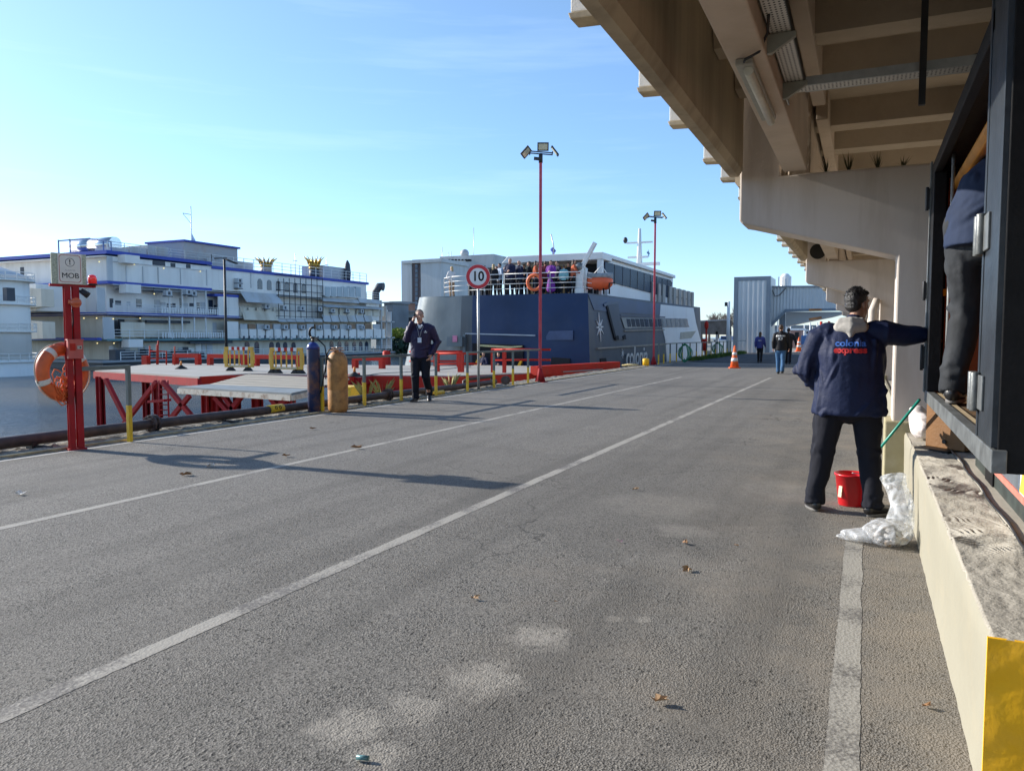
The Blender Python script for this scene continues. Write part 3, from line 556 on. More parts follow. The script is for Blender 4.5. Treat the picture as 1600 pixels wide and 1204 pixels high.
# --- life ring hung behind it
rr_ = Vector((-.10, .995, 0)).normalized(); rn = Vector((rr_.y, -rr_.x, 0)); rc = B + rr_ * -.06 + Vector((-.13, 0, .945))
ORNG = pm('life_ring_orange', (.72, .13, .03), .14, 8, .5, .2, 60, dirt=(.35, .07, .03), dscale=6, damt=.5)
ring = thing('life_ring', 'orange life ring with a tangled orange rope hanging on the rescue post', 'life ring', rc)
mb = MB(); mb.torus(rc, .275, .078, rn, 56, 18); mb.build('ring', ORNG, ring)
mb = MB()
for a0 in (15, 118, 208, 300): mb.torus(rc, .275, .0805, rn, 5, 18, 0, a0, a0 + 12)
mb.build('reflective_band', pm('reflective_tape', (.70, .66, .58), .08, 30, .4), ring)
mb = MB()
for q_ in range(4):
    a0 = 20 + q_ * 92; pts = []
    for i in range(13): a = R(a0 + i * 7.2); rr2 = .36 + .03 * math.sin(math.pi * i / 12) * (1 if q_ % 2 else -.2); pts.append(rc + rr_ * rr2 * math.cos(a) + Vector((0, 0, rr2 * math.sin(a))) + rn * .01)
    mb.tube(pts, .008, 6)
mb.build('grab_rope', pm('pale_rope', (.62, .45, .33), .2, 40, .8), ring)
mb = MB(); random.seed(3)
for k in range(12):
    pts = []; cx, cz = random.uniform(-.14, .06), random.uniform(-.28, .02)
    for i in range(14): a = i * .55 + k; pts.append(rc + rr_ * (cx + random.uniform(.05, .09) * math.cos(a)) + Vector((0, 0, cz + random.uniform(.06, .12) * math.sin(a) - .006 * i)) + rn * (.075 + .02 * math.sin(a * 2 + k)))
    mb.tube(pts, .0075, 5)
mb.build('rope_bundle', pm('orange_rope', (.78, .16, .04), .25, 60, .8), ring)
mb = MB()
for k in range(3): mb.tube([rc + rr_ * (-.02 + .03 * k + .05 * math.sin(i * .5)) + Vector((0, 0, .20 - .05 * i)) + rn * .05 for i in range(9)], .005, 5)
mb.build('cord', pm('pink_cord', (.7, .45, .42), .1, 20, .8), ring)
mb = MB(); mb.text('COLONIA', .055, rc + Vector((0, 0, .0)), Matrix.Identity(3), .0006, .001)
for v in mb.v:   # bend the lettering round the ring
    d = v - rc; a = math.pi / 2 + .45 - d.x / .275; rad = .275 + d.y; v_ = rc + rr_ * rad * math.cos(a) + Vector((0, 0, rad * math.sin(a))) + rn * (.074 + d.z); v.x, v.y, v.z = v_
mb.build('lettering', pm('worn_black_letters', (.08, .04, .03), .4, 40, .7), ring)
# --- guard rails
def gpost(parent, x, y, zt=.96, zs=.48, w=.05):
    mb = MB(); mb.box(x - w / 2, x + w / 2, y - w / 2, y + w / 2, zs, zt); mb.box(x - w / 2 - .001, x + w / 2 + .001, y - w / 2 - .001, y + w / 2 + .001, 0, zs, 1)
    mb.build('post', [GPOST, YPOST], parent, bev=.003)
g1 = thing('guard_rail', 'short grey guard rail with one yellow footed post joined to the rescue post', 'guard rail', (-8.71, 7.0, 0), 'guard rails along the quay edge')
gpost(g1, -8.71, 6.99); mb = MB(); mb.box(-8.735, -8.685, 6.30, 7.015, .955, 1.005); mb.build('rail', GPOST, g1, bev=.003)
g2 = thing('guard_rail', 'grey guard rail with yellow footed posts between the gas cylinders and the phoning man', 'guard rail', (-8.83, 15, 0), 'guard rails along the quay edge')
for y in (11.07, 12.35, 13.66, 15.1): gpost(g2, -8.83, y)
mb = MB(); mb.box(-8.86, -8.80, 11.04, 15.13, .955, 1.0); mb.build('rail', GPOST, g2, bev=.003)
g4 = thing('guard_rail', 'grey guard rail with yellow footed posts between the speed sign and the nearest lamp post', 'guard rail', (-8.83, 18.5, 0), 'guard rails along the quay edge')
for y in (16.62, 18.1, 19.3, 20.35): gpost(g4, -8.83, y)
mb = MB(); mb.box(-8.86, -8.80, 16.6, 21.2, .955, 1.0); mb.build('rail', GPOST, g4, bev=.003)
g3 = thing('guard_rail', 'far grey guard rail with yellow footed posts beside the ferry, hung with green hose', 'guard rail', (-9.0, 45, 0), 'guard rails along the quay edge')
for px in (1029, 1037, 1047, 1057, 1066, 1078, 1088, 1097, 1104, 1111, 1118, 1124, 1130, 1136, 1141): gpost(g3, -9.0, PX(px, 560, -9.0).y, 1.0, .5, .06)
mb = MB(); mb.box(-9.03, -8.97, 36.5, 66, .98, 1.03); mb.build('rail', GPOST, g3)
# --- pipe along the edge
pp = thing('pipe', 'rusty dark water pipe with flanges lying along the quay edge', 'pipe', (-9.2, 8, 0))
mb = MB(); mb.tube([(-9.2, y, .125 + .006 * math.sin(y)) for y in [-3 + i * .7 for i in range(31)]] + [(-9.24, 19.0, .13), (-9.4, 19.25, .12), (-9.56, 19.3, -.1)], .072, 14); mb.build('barrel', PIPEM, pp)
for px, y in [(238, 668), (606, 622), (790, 595)]:
    Y = PX(px, y, -9.2).y; mb = MB()
    for d in (-.045, .02): mb.cyl((-9.2, Y + d, .14), (-9.2, Y + d + .03, .14), .125, n=20)
    for k in range(8): a = k * .785; mb.cyl((-9.2 + .1 * math.cos(a), Y - .08, .14 + .1 * math.sin(a)), (-9.2 + .1 * math.cos(a), Y + .09, .14 + .1 * math.sin(a)), .014, n=6)
    mb.build('flange', PIPEM, pp)
for Y in (6.0, PX(347, 655, -9.2).y, PX(560, 630, -9.2).y, 15.2):
    mb = MB(); mb.box(-9.26, -9.14, Y - .03, Y + .03, 0, .14); mb.box(-9.38, -8.92, Y + .0, Y + .09, .0, .05); mb.build('support', DARKST, pp, bev=.004)
Y = PX(430, 641, -9.2).y; mb = MB(); mb.cyl((-9.2, Y - .17, .13), (-9.2, Y + .17, .13), .0765, n=20, mi=0)
for d in (-.05, .05): mb.torus((-9.2 + .0775 * math.cos(.35), Y + d, .13 + .0775 * math.sin(.35)), .026, .006, (math.cos(.35), 0, math.sin(.35)), 16, 5, 1)
mb.build('marker_band', [YPOST, BLK], pp)
p2 = MB(); p2.tube([(-9.35, 17.4, .05), (-9.35, 17.4, .22), (-9.3, 17.55, .27), (-9.3, 18.9, .27), (-9.34, 19.02, .22), (-9.36, 19.05, .0)], .045, 10); tag(p2.build('pipe', PIPEM), 'short rusty pipe loop standing beside the speed sign on the quay edge', 'pipe')
yb = MB(); yb.tube([(-9.02, 15.05, .06), (-9.02, 15.75, .06)], .055, 10); tag(yb.build('pipe_stub', YPOST), 'yellow pipe stub lying at a guard post foot behind the phoning man', 'pipe')
# --- lamp posts
def lamp(Y, X, label, H=6.72):
    t = thing('lamp_post', label, 'lamp post', (X, Y, 0), 'red lamp posts along the quay')
    mb = MB(); mb.obox((X, Y, H / 2 + .2), (.085, .085, H - .4), (0, 0, R(20))); mb.build('pole', pm('pink_red_paint', (.48, .035, .055), .1, 2, .45, dirt=(.6, .2, .2), dscale=2, damt=.4), t, bev=.006)
    mb = MB()
    for sx, sy in ((1, 0), (-1, 0), (0, 1), (0, -1)): mb.prism([(X, Y, .012), (X + sx * .17, Y + sy * .17, .012), (X + sx * .04, Y + sy * .04, .42), (X, Y, .42)], (sy * .02 + .0, sx * .02, 0))
    mb.box(X - .17, X + .17, Y - .17, Y + .17, 0, .02); mb.lathe([(.12, .02), (.06, .42)], (X, Y, 0), 8); mb.build('base', RED, t)
    mb = MB(); A = RY(YAW)
    mb.cyl((X, Y, H - .25), (X, Y, H + .02), .06, n=10)
    for dy in (-.12, .12): p0 = Vector((X, Y, H + .03)); mb.beam(p0 + A @ Vector((-.32, dy, .03)), p0 + A @ Vector((.36, dy, -.02)), .03, .03)
    for dx in (-.32, .34): mb.beam(Vector((X, Y, H + .03)) + A @ Vector((dx, -.18, 0)), Vector((X, Y, H + .03)) + A @ Vector((dx, .18, 0)), .03, .03)
    mb.beam(Vector((X, Y, H - .14)), Vector((X, Y, H - .14)) + A @ Vector((-.2, 0, .02)), .09, .08); mb.build('bracket', DARKST, t)
    for (dx, dy, dz, ry, rx) in [(.06, -.2, .17, 0, -68), (-.43, 0, .06, -48, -40), (.42, 0, .09, 52, 0)]:
        M_ = A @ Matrix.Rotation(R(ry), 3, 'Y') @ Matrix.Rotation(R(rx), 3, 'X'); c = Vector((X, Y, H)) + A @ Vector((dx, dy, dz))
        mb = MB(); mb.obox(c, (.33, .24, .04), M_); o = mb.build('floodlight', DARKST, t, bev=.004)
        mb = MB(); mb.obox(c + M_ @ Vector((0, 0, -.0215)), (.26, .17, .006), M_); mb.build('lens', pm('lamp_glass', (.62, .58, .42), .05, 9, .2), o)
lamp(21.26, -8.83, 'red lamp post nearest the camera, standing at the end of the guard rail')
lamp(35.54, -9.0, 'red lamp post farther away, in front of the ferry name', 6.85)
# --- speed sign
SX, SY = -8.9, 17.35
t = thing('speed_sign', 'round red rimmed speed limit 10 sign on a thin galvanised post', 'road sign', (SX, SY, 0))
mb = MB(); mb.tube([(SX, SY, 0), (SX, SY, 2.95)], .032, 12); mb.build('post', GALV, t)
A = yawed(R(22)); nn = A @ Vector((0, 0, 1)); c = Vector((SX, SY, 2.87)) + nn * .045
mb = MB()
def disc(mb, c, r0, r1, mi, off, n=48):
    cc = c + nn * off; o_ = [cc + A @ Vector((r1 * math.cos(6.28318 * i / n), r1 * math.sin(6.28318 * i / n), 0)) for i in range(n)]
    if r0: i_ = [cc + A @ Vector((r0 * math.cos(6.28318 * i / n), r0 * math.sin(6.28318 * i / n), 0)) for i in range(n)]; mb.add(i_ + o_, [(i, i + n, (i + 1) % n + n, (i + 1) % n) for i in range(n)], mi)
    else: mb.add(o_, [tuple(range(n))], mi)
cyl0 = MB(); mb.cyl(c - nn * .012, c, .308, n=48, mi=0, smooth=False); disc(mb, c, 0, .306, 0, .001); disc(mb, c, .215, .300, 1, .003)
mb.text('10', .335, c + nn * .003, A, .001, .007, 2, .92); mb.build('disc', [pm('sign_white', (.78, .78, .76), .03, 9, .35), pm('sign_bright_red', (.62, .02, .03), .04, 9, .35), BLK], t)
# --- gas cylinders
c0 = Vector((-8.95, 11.0, 0)); top = PY(489, 535, 11.0) ; d = (top - c0).normalized(); Lb = (top - c0).length
blue = thing('gas_cylinder', 'tall blue rusted gas cylinder leaning against a yellow footed post', 'gas cylinder', c0, 'gas cylinders on the quay edge')
prof = [(.10, 0), (.115, .02), (.115, Lb - .13), (.11, Lb - .08), (.09, Lb - .035), (.05, Lb - .005), (.03, Lb + .01), (.001, Lb + .015)]
rq = Vector((0, 0, 1)).rotation_difference(d).to_matrix().to_4x4(); Mx = Matrix.Translation(c0) @ rq
mb = MB().lathe(prof, (0, 0, 0), 26).xf(Mx); mb.build('body', pm('blue_rusty_paint', (.010, .018, .065), .3, 5, .5, .25, 30, dirt=(.20, .085, .04), dscale=3.6, damt=1), blue)
mb = MB().lathe([(.117, Lb - .12), (.112, Lb - .075), (.092, Lb - .032), (.052, Lb), (.001, Lb + .018)], (0, 0, 0), 26).xf(Mx); mb.build('shoulder', pm('royal_blue_paint', (.015, .03, .20), .2, 9, .3, coat=.3), blue)
mb = MB(); mb.cyl((0, 0, Lb), (0, 0, Lb + .07), .025, n=10); mb.lathe([(.03, Lb + .07), (.045, Lb + .08), (.045, Lb + .10), (.03, Lb + .11)], (0, 0, 0), 12)
mb.cyl((-.02, 0, Lb + .05), (.10, 0, Lb + .07), .016, n=8); mb.cyl((.08, -.02, Lb + .06), (.08, .03, Lb + .06), .035, n=12); mb.xf(Mx); mb.build('valve', pm('dark_brass', (.08, .07, .06), .4, 20, .4, metal=.6), blue)
mb = MB(); mb.tube([(-.03, 0, Lb + .08), (-.07, 0, Lb + .14), (-.07, 0, Lb + .21), (-.03, 0, Lb + .26), (.02, 0, Lb + .27)], [.02, .024, .02, .018, .016], 8); mb.xf(Mx); mb.build('regulator', BLK, blue)
mb = MB(); mb.tube([(.09, 0, Lb + .07), (.16, 0, Lb + .02), (.22, .05, Lb - .06), (.24, .08, Lb - .3), (.20, .05, Lb - .55), (.16, -.02, Lb - .9)], .011, 6); mb.xf(Mx); mb.build('hose', BLK, blue)
mb = MB()
for k in range(9): mb.obox((.1155 * math.cos(2.6), .1155 * math.sin(2.6), .45 + k * .065), (.004, .05, .035), (0, 0, 2.6))
mb.xf(Mx); mb.build('stencil', WHT, blue)
c1 = Vector((-8.72, 11.38, 0)); orange = thing('gas_cylinder', 'stout rusty orange gas cylinder with a guard collar standing upright on the quay edge', 'gas cylinder', c1, 'gas cylinders on the quay edge')
mb = MB().lathe([(.155, 0), (.162, .03), (.175, .045), (.182, .08), (.183, .40), (.180, .41), (.183, .42), (.183, .86), (.178, .94), (.155, 1.02), (.11, 1.08), (.05, 1.105), (.001, 1.11)], c1, 32)
mb.build('body', pm('orange_rusty_paint', (.46, .22, .065), .22, 9, .6, .45, 45, dirt=(.18, .075, .03), dscale=7, damt=.9), orange)
mb = MB(); 
for a0 in (20, 140, 260): mb.torus(c1 + Vector((0, 0, 1.12)), .098, .012, (0, 0, 1), 12, 8, 0, a0, a0 + 90, 3.2)
mb.torus(c1 + Vector((0, 0, 1.165)), .098, .009, (0, 0, 1), 26, 8); mb.build('collar', pm('collar_rust', (.36, .15, .04), .3, 20, .7), orange)
mb = MB(); mb.cyl(c1 + Vector((0, 0, 1.1)), c1 + Vector((0, 0, 1.19)), .022, n=8); mb.cyl(c1 + Vector((0, 0, 1.15)), c1 + Vector((-.07, -.03, 1.15)), .016, n=8); mb.build('valve', GALV, orange)
mb = MB(); mb.tube([c1 + Vector(v) for v in [(-.07, -.03, 1.15), (-.16, -.04, 1.13), (-.215, -.05, 1.02), (-.21, -.06, .85), (-.19, -.10, .6)]], .011, 6); mb.build('hose', BLK, orange)
# --- litter on the road
leafm = [pm('dry_leaf', (.28, .15, .07), .3, 20, .8), pm('pale_leaf', (.40, .25, .13), .2, 20, .8)]
def leaf(px, py, s, label, mi, yaw, cat='leaf', mat_=None):
    p = G(px, py, 0); mb = MB(); k = 10; vs = [(0, 0, .012)]; random.seed(int(px))
    for i in range(k): a = 6.283 * i / k; rr2 = s * (1 if i % 2 else .55) * random.uniform(.8, 1.15) * (1 if math.cos(a) > 0 else .8); vs.append((rr2 * math.cos(a), rr2 * .6 * math.sin(a), .006 + random.uniform(0, .03) * s / .05))
    mb.add(vs, [(0, i + 1, (i + 1) % k + 1) for i in range(k)]); mb.xf(Matrix.Translation(p) @ Matrix.Rotation(yaw, 4, 'Z'))
    tag(mb.build(cat if cat != 'leaf' else 'dry_leaf', mat_ or leafm[mi]), label, cat, 'dry leaves on the road' if cat == 'leaf' else None)
for a in [(741, 937, .035, 'curled tan leaf on the grey asphalt left of the pale patches', 1, .3), (1073, 893, .05, 'ragged tan leaf on the road below the crushed pink scrap', 1, 1.2), (1029, 1099, .045, 'bent pale leaf lying nearest the bottom of the road', 1, .2),
          (1071, 850, .04, 'brown leaf near the end of the right hand line', 0, 2), (992, 766, .04, 'small tan leaf in the middle of the right lane', 1, 0), (290, 743, .08, 'brown leaf just below the shadow of the life ring', 0, .8),
          (557, 701, .09, 'brown leaf lying on the far white lane line', 0, .5), (488, 671, .07, 'brown leaf on the road below the gas cylinders', 0, .1), (1448, 1106, .03, 'curled brown leaf in the grit by the yellow dock end', 0, .6),
          (1150, 853, .025, 'tiny dark leaf in front of the man at the cabin', 0, .4), (868, 941, .015, 'small round brown leaf right of the curled tan leaf', 0, .4), (447, 714, .07, 'brown leaf lying in the shadow band of the rescue post', 0, .7)]: leaf(*a)
leaf(967, 848, .035, 'crushed pink and white paper scrap on the road', 0, .2, 'paper', pm('pink_paper', (.7, .45, .45), .4, 60, .6))
leaf(31, 773, .07, 'pale scrap of paper on the road at the far left', 0, .2, 'paper', pm('white_paper', (.7, .66, .6), .1, 60, .6)); leaf(327, 730, .08, 'white scrap of paper beside the life ring shadow', 0, .5, 'paper', _M['white_paper'])
c = G(567, 1183, .012); mb = MB(); mb.cyl(c - Vector((.02, .006, 0)), c + Vector((.02, .006, 0)), .008, n=10); tag(mb.build('cigarette_lighter', pm('teal_plastic', (.12, .25, .25), .1, 9, .3)), 'small teal stub lying at the bottom edge of the road', 'litter')
# ================================================================ PIER
DECK = pm('pier_deck', (.33, .32, .29), .12, 1.2, .8, .2, 20, dirt=(.3, .26, .2), dscale=.8, damt=.6); PLANK = bpy.data.materials.new('ramp_planks')
PLANK.use_nodes = True; n, l = PLANK.node_tree.nodes, PLANK.node_tree.links; b = n['Principled BSDF']; b.inputs['Roughness'].default_value = .85
pos = n.new('ShaderNodeNewGeometry').outputs['Position']; w = n.new('ShaderNodeTexWave'); w.inputs['Scale'].default_value = .55; w.inputs['Distortion'].default_value = 1.4; w.inputs['Detail'].default_value = 3; w.bands_direction = 'Y'
l.new(pos, w.inputs['Vector']); r = n.new('ShaderNodeValToRGB'); r.color_ramp.elements[0].position = .04; r.color_ramp.elements[0].color = (.05, .045, .035, 1); r.color_ramp.elements[1].position = .2; r.color_ramp.elements[1].color = (.38, .34, .27, 1)
l.new(w.outputs[1], r.inputs[0]); l.new(r.outputs[0], b.inputs['Base Color'])
pr = thing('pier', 'red steel mooring pier with pale deck on braced legs in the water', 'pier', (-22, 24, -2.5))
mb = MB(); P = [(-28.6, 21.4), (-20.7, 19.4), (-20.85, 22.0), (-16.1, 22.2), (-16.6, 24.2), (-16.0, 26.5), (-16.6, 31.6), (-33, 28.2)]
mb.prism([(x, y, -.005) for x, y in P], (0, 0, -.06)); mb.build('deck', DECK, pr)
mb = MB(); 
for i in range(len(P)):
    a, c = P[i], P[(i + 1) % len(P)]; mb.beam((a[0], a[1], -.20), (c[0], c[1], -.20), .12, .27)
mb.build('edge_beam', RED, pr)
def rp(px, py, z): return G(px, py, z)
legs = [rp(156, 590, -.3), rp(246, 596, -.4), rp(323, 618, -.45), rp(339, 614, -.45), rp(402, 622, -.45), rp(453, 622, -.45), Vector((-17.2, 25, -.4)), Vector((-24.5, 25, -.4)), Vector((-30, 25, -.4)), Vector((-16.8, 29.5, -.4))]
for p in legs:
    mb = MB(); w_ = .24; mb.box(p.x - w_ / 2, p.x + w_ / 2, p.y - .03, p.y + .03, -6, p.z + .05); mb.box(p.x - w_ / 2, p.x - w_ / 2 + .03, p.y - .12, p.y + .12, -6, p.z + .05); mb.box(p.x + w_ / 2 - .03, p.x + w_ / 2, p.y - .12, p.y + .12, -6, p.z + .05); mb.build('leg', RED, pr)
def seg(x0, y0, x1, y1, Yd, w=.13):
    """brace seen from (x0,y0) to (x1,y1), lying in the upright plane at depth Yd"""
    a, c = PY(x0, y0, Yd), PY(x1, y1, Yd); mb = MB(); mb.beam(a, c, w, w); mb.build('brace', RED, pr)
for s_ in [(165, 592, 203, 668, 18.2), (245, 596, 186, 672, 18.0), (254, 596, 308, 660, 17.6), (296, 618, 260, 662, 17.6), (336, 620, 368, 655, 17), (350, 618, 372, 650, 17), (378, 618, 352, 652, 17), (422, 620, 446, 650, 16.6), (448, 622, 420, 652, 16.6), (440, 622, 412, 650, 17.2)]: seg(*s_)
mb = MB(); yl = 18.0
for px in (248, 262): a, c = PY(px, 594, yl), PY(px, 668, yl); mb.tube([a, (a.x, yl, c.z)], .03, 6)
for i in range(9): py = 600 + i * 8; a, c = PY(248, py, yl), PY(262, py, yl); mb.tube([a, c], .018, 5)
mb.beam(PY(236, 627, yl - .1), PY(262, 625, yl - .1), .3, .08); mb.tube([PY(238, 600, yl - .1), PY(238, 627, yl - .1)], .02, 5); mb.build('ladder', RED, pr)
# ramp down to the quay side
P1, P2, P3, P4 = rp(279, 604, -.15), rp(455, 614, -.15), rp(546, 591, -.03), rp(388, 584, .012)
P2b = rp(484, 608, -.14)
mb = MB(); mb.prism([P1 + Vector((.3, .9, .03)), P2b, P3, P4], (0, 0, -.05)); mb.build('ramp', PLANK, pr)
mb = MB(); mb.prism([P1, P2, P2b + Vector((0, 0, .005)), P1 + Vector((.3, .9, .035))], (0, 0, -.05)); mb.build('ramp_lip', pm('grey_plate', (.20, .22, .22), .15, 3, .6), pr)
mb = MB(); mb.beam(P1 + Vector((0, 0, -.13)), P2 + Vector((0, 0, -.13)), .1, .15); mb.beam(P2 + Vector((0, 0, -.13)), P2b + Vector((0, 0, -.13)), .1, .15); mb.build('ramp_fascia', pm('dirty_cream_steel', (.55, .50, .42), .1, 3, .6, dirt=(.20, .10, .05), dscale=5, damt=1), pr)
mb = MB(); mb.prism([Vector((-20.7, 19.45, 0)), Vector((-20.75, 19.45, -.40)), Vector((P4.x, P4.y, -.02))], (.08, .0, 0)); mb.build('cheek_plate', RED2, pr)
a = PY(543, 613, 15.5); mb = MB(); mb.prism([(a.x - .28, 15.3, a.z + .13), (a.x + .26, 15.3, a.z + .13), (a.x + .22, 15.3, a.z - .16), (a.x - .24, 15.3, a.z - .16)], (0, .5, 0)); mb.box(a.x - .3, a.x + .28, 15.27, 15.83, a.z + .12, a.z + .16); mb.build('yellow_fender', YPOST, pr, bev=.01)
mb = MB(); mb.beam(rp(500, 600, -.2), rp(560, 588, -.05), .16, .26); mb.build('end_frame', RED2, pr)
# mooring beams at the back of the deck
for (x0, x1, y) in [(272, 312, 562), (326, 384, 562), (398, 470, 560), (552, 600, 560)]:
    a, c = PY(x0, y, 27.5), PY(x1, y, 27.5); mb = MB(); mb.box(a.x, c.x, 27.4, 27.6, .33, .52)
    for xx in (a.x + .1, c.x - .1): mb.box(xx - .1, xx + .1, 27.38, 27.62, -.02, .33)
    mb.build('mooring_beam', RED2, pr)
mb = MB(); ya = 26.8
for px, yt in ((234, 540), (245, 538), (247, 532), (260, 548), (273, 541)): mb.tube([PY(px, 572, ya), PY(px, yt, ya)], .035, 6)
mb.tube([PY(234, 548, ya), PY(260, 549, ya)], .03, 6); mb.tube([PY(234, 560, ya), PY(260, 560, ya)], .03, 6); mb.box(*sorted((PY(224, 570, ya).x, PY(232, 570, ya).x)), ya - .1, ya + .1, -.02, .42); mb.build('boarding_frame', RED2, pr)
# second pontoon towards the ferry
pt = thing('pontoon', 'long red steel pontoon with a red railing moored against the ferry stern', 'pontoon', (-13, 28, -2.5))
mb = MB(); Q = [(-17.2, 23.2), (-13.4, 24.0), (-11.6, 27.5), (-10.35, 30.5), (-10.35, 33.5), (-17.2, 33.5)]
mb.prism([(x, y, -.03) for x, y in Q], (0, 0, -.05)); mb.build('deck', DECK, pt)
mb = MB()
for i in range(len(Q) - 1): a, c = Q[i], Q[i + 1]; mb.beam((a[0], a[1], -.28), (c[0], c[1], -.28), .14, .42)
mb.build('side_plate', RED2, pt)
mb = MB()
for i in range(len(Q) - 1): a, c = Q[i], Q[i + 1]; mb.beam((a[0], a[1], -.62), (c[0], c[1], -.62), .1, .26)
mb.build('lower_plate', RED, pt)
for x, y in ((-16.4, 23.7), (-13.9, 24.3), (-12.2, 28), (-10.9, 31.5), (-15.2, 24.1)):
    mb = MB(); mb.box(x - .12, x + .12, y - .12, y + .12, -6, -.5); mb.build('leg', RED, pt)
for x0, y0, x1, y1 in [(599, 604, 611, 622), (614, 622, 628, 604), (590, 604, 600, 622), (640, 604, 652, 620)]: 
    a, c = PY(x0, y0, 23.9), PY(x1, y1, 23.9); mb = MB(); mb.beam(a, c, .14, .14); mb.build('brace', RED, pt)
mb = MB(); a, c = G(838, 583, -.02), G(926, 566, .05); a, c = Vector((-11.55, 27.2, .05)), Vector((-10.2, 33.6, .05)); mb.beam(a, c, .35, .35); mb.build('bulwark', RED2, pt)
def rails(px0, px1, Yd, ys, posts, nm='railing'):
    mb = MB()
    for y in ys: mb.tube([PY(px0, y, Yd), PY(px1, y, Yd)], .05, 6)
    for p_ in posts: q0 = PY(p_, ys[0] - 1, Yd); mb.box(q0.x - .06, q0.x + .06, Yd - .06, Yd + .06, -.06, q0.z)
    mb.build(nm, RED2, pt)
rails(682, 745, 26.5, (552, 568), (684, 718, 722)); rails(768, 860, 26.8, (546, 562), (770, 788)); rails(640, 722, 30.5, (549, 564), (644, 680, 716))
for (px, py, nm, lab) in [(604, 575, 'mooring_pile', 'red round mooring pile standing in the water behind the pier')]:
    a = PY(px, 548, 31.5); mb = MB(); mb.lathe([(.19, -6), (.19, a.z - .05), (.15, a.z), (.001, a.z + .02)], (a.x, 31.5, 0), 18); tag(mb.build(nm, RED2), lab, 'mooring pile')
# plastic crowd barriers
YB = pm('barrier_yellow', (.66, .38, .05), .12, 4, .5, dirt=(.45, .28, .06), dscale=3, damt=.5); RUB = pm('black_rubber', (.02, .02, .02), .3, 9, .8)
def barrier(px, py, wpx, label, yaw, double=False):
    c = G(px, py, 0); t = thing('crowd_barrier', label, 'barrier', c, 'yellow plastic barriers on the pier'); wd = wpx / 1200 * (c.y * .909 - c.x * .417); H = .95
    A4 = Matrix.Translation(c) @ Matrix.Rotation(yaw, 4, 'Z'); mb = MB(); z0 = .14
    mb.box(-wd / 2, wd / 2, -.03, .03, z0, z0 + .09); mb.box(-wd / 2, wd / 2, -.03, .03, H - .13, H); 
    for s_ in (-1, 1): mb.box(s_ * wd / 2 - s_ * .13, s_ * wd / 2, -.035, .035, z0, H - .02); mb.box(s_ * wd / 2, s_ * wd / 2 + s_ * .04, -.03, .03, .3, .75)
    for i in range(5): x = -wd / 2 + .13 + (wd - .26) * (i + .5) / 5; mb.box(x - .022, x + .022, -.025, .025, z0 + .09, H - .13)
    mb.xf(A4); mb.build('panel', YB, t, bev=.008)
    mb = MB(); mb.box(-wd * .32, wd * .32, -.045, -.03, z0 + .02, z0 + .09); mb.xf(A4); mb.build('lower_label', pm('faded_label', (.55, .48, .3), .1, 9, .6), t)
    mb = MB(); k = 7; L = wd * .66
    for i in range(k): mb.box(-L / 2 + L * i / k, -L / 2 + L * (i + 1) / k, -.052, -.036, H - .125, H + .004, i % 2)
    mb.xf(A4); mb.build('striped_band', [WHT, RED2], t)
    for s_ in ((-.3, .3) if not double else (-.42, -.28, .28, .42)):
        mb = MB(); mb.prism([(s_ * wd - .16, -.13, 0), (s_ * wd + .16, -.13, 0), (s_ * wd + .03, -.13, .14), (s_ * wd - .03, -.13, .14)], (0, .26, 0)); mb.xf(A4); mb.build('foot', RUB, t)
barrier(374, 579, 50, 'yellow plastic barrier with red and white band, left of the two on the pier', R(12)); barrier(448, 583, 60, 'yellow plastic barrier with red and white band, nearest the gas cylinders', R(6), True)
a = G(556, 588, 0); 
for (px, py, lab) in [(283, 576, 'small black footed orange marker at the left on the pier deck'), (554, 588, 'small black footed orange marker on the pier corner right of the gas cylinders')]:
    a = G(px, py, 0); t = thing('deck_marker', lab, 'marker', a, 'deck markers'); mb = MB(); mb.lathe([(.26, 0), (.24, .03), (.06, .14), (.05, .16)], a, 12); mb.build('foot', RUB, t); mb = MB(); mb.lathe([(.045, .15), (.04, .3), (.01, .34)], a, 10); mb.build('stub', pm('orange_plastic', (.8, .25, .04), .1, 9, .5), t)
# ================================================================ CASINO RIVERBOAT
SXP = -82.0; cs = thing('paddle_steamer', 'huge white multi deck riverboat with blue deck edges and gold crowned funnels across the water', 'ship', (-90, 85, WZ))
SW = pm('weathered_white_hull', (.80, .78, .73), .06, .35, .55, dirt=(.50, .47, .42), dscale=.5, damt=.5, streak=True); BLU = pm('deck_edge_blue', (.02, .055, .36), .1, .5, .5)
SG = pm('grey_cladding', (.50, .52, .53), .12, .4, .6, dirt=(.34, .27, .18), dscale=.35, damt=.6, streak=True); SD = pm('dark_recess', (.05, .06, .075), .3, .5, .6); WIN = pm('ship_window_glass', (.03, .05, .09), .3, .5, .12, coat=.6)
CRM = pm('cream_wall', (.66, .61, .50), .08, .5, .7, dirt=(.38, .30, .2), dscale=.6, damt=.6, streak=True); TEAL = pm('teal_edge', (.10, .22, .24), .2, .6, .6); GOLD = pm('gold_paint', (.62, .38, .05), .12, 3, .35, metal=.4); BRN = pm('brown_panel', (.28, .17, .10), .2, .7, .7)
HUL = pm('dark_hull', (.035, .045, .06), .3, .5, .5)
def zy(px, py): p = PX(px, py, SXP); return p.y, p.z
def panel(mb, x0, y0, x1, y1, d=.1, mi=0, back=0):
    """a box on the ship's side between two photo corners, standing d metres proud"""
    a, c = zy(x0, y0), zy(x1, y1); mb.box(SXP - back - .05, SXP - back + d, a[0], c[0], c[1], a[1], mi)
YA = 64.0; YB_ = zy(572, 440)[0]; YC = zy(600, 555)[0]
mb = MB(); mb.box(-112, SXP + .6, YA - 2, YC, -6, -1.75); mb.build('hull', HUL, cs)
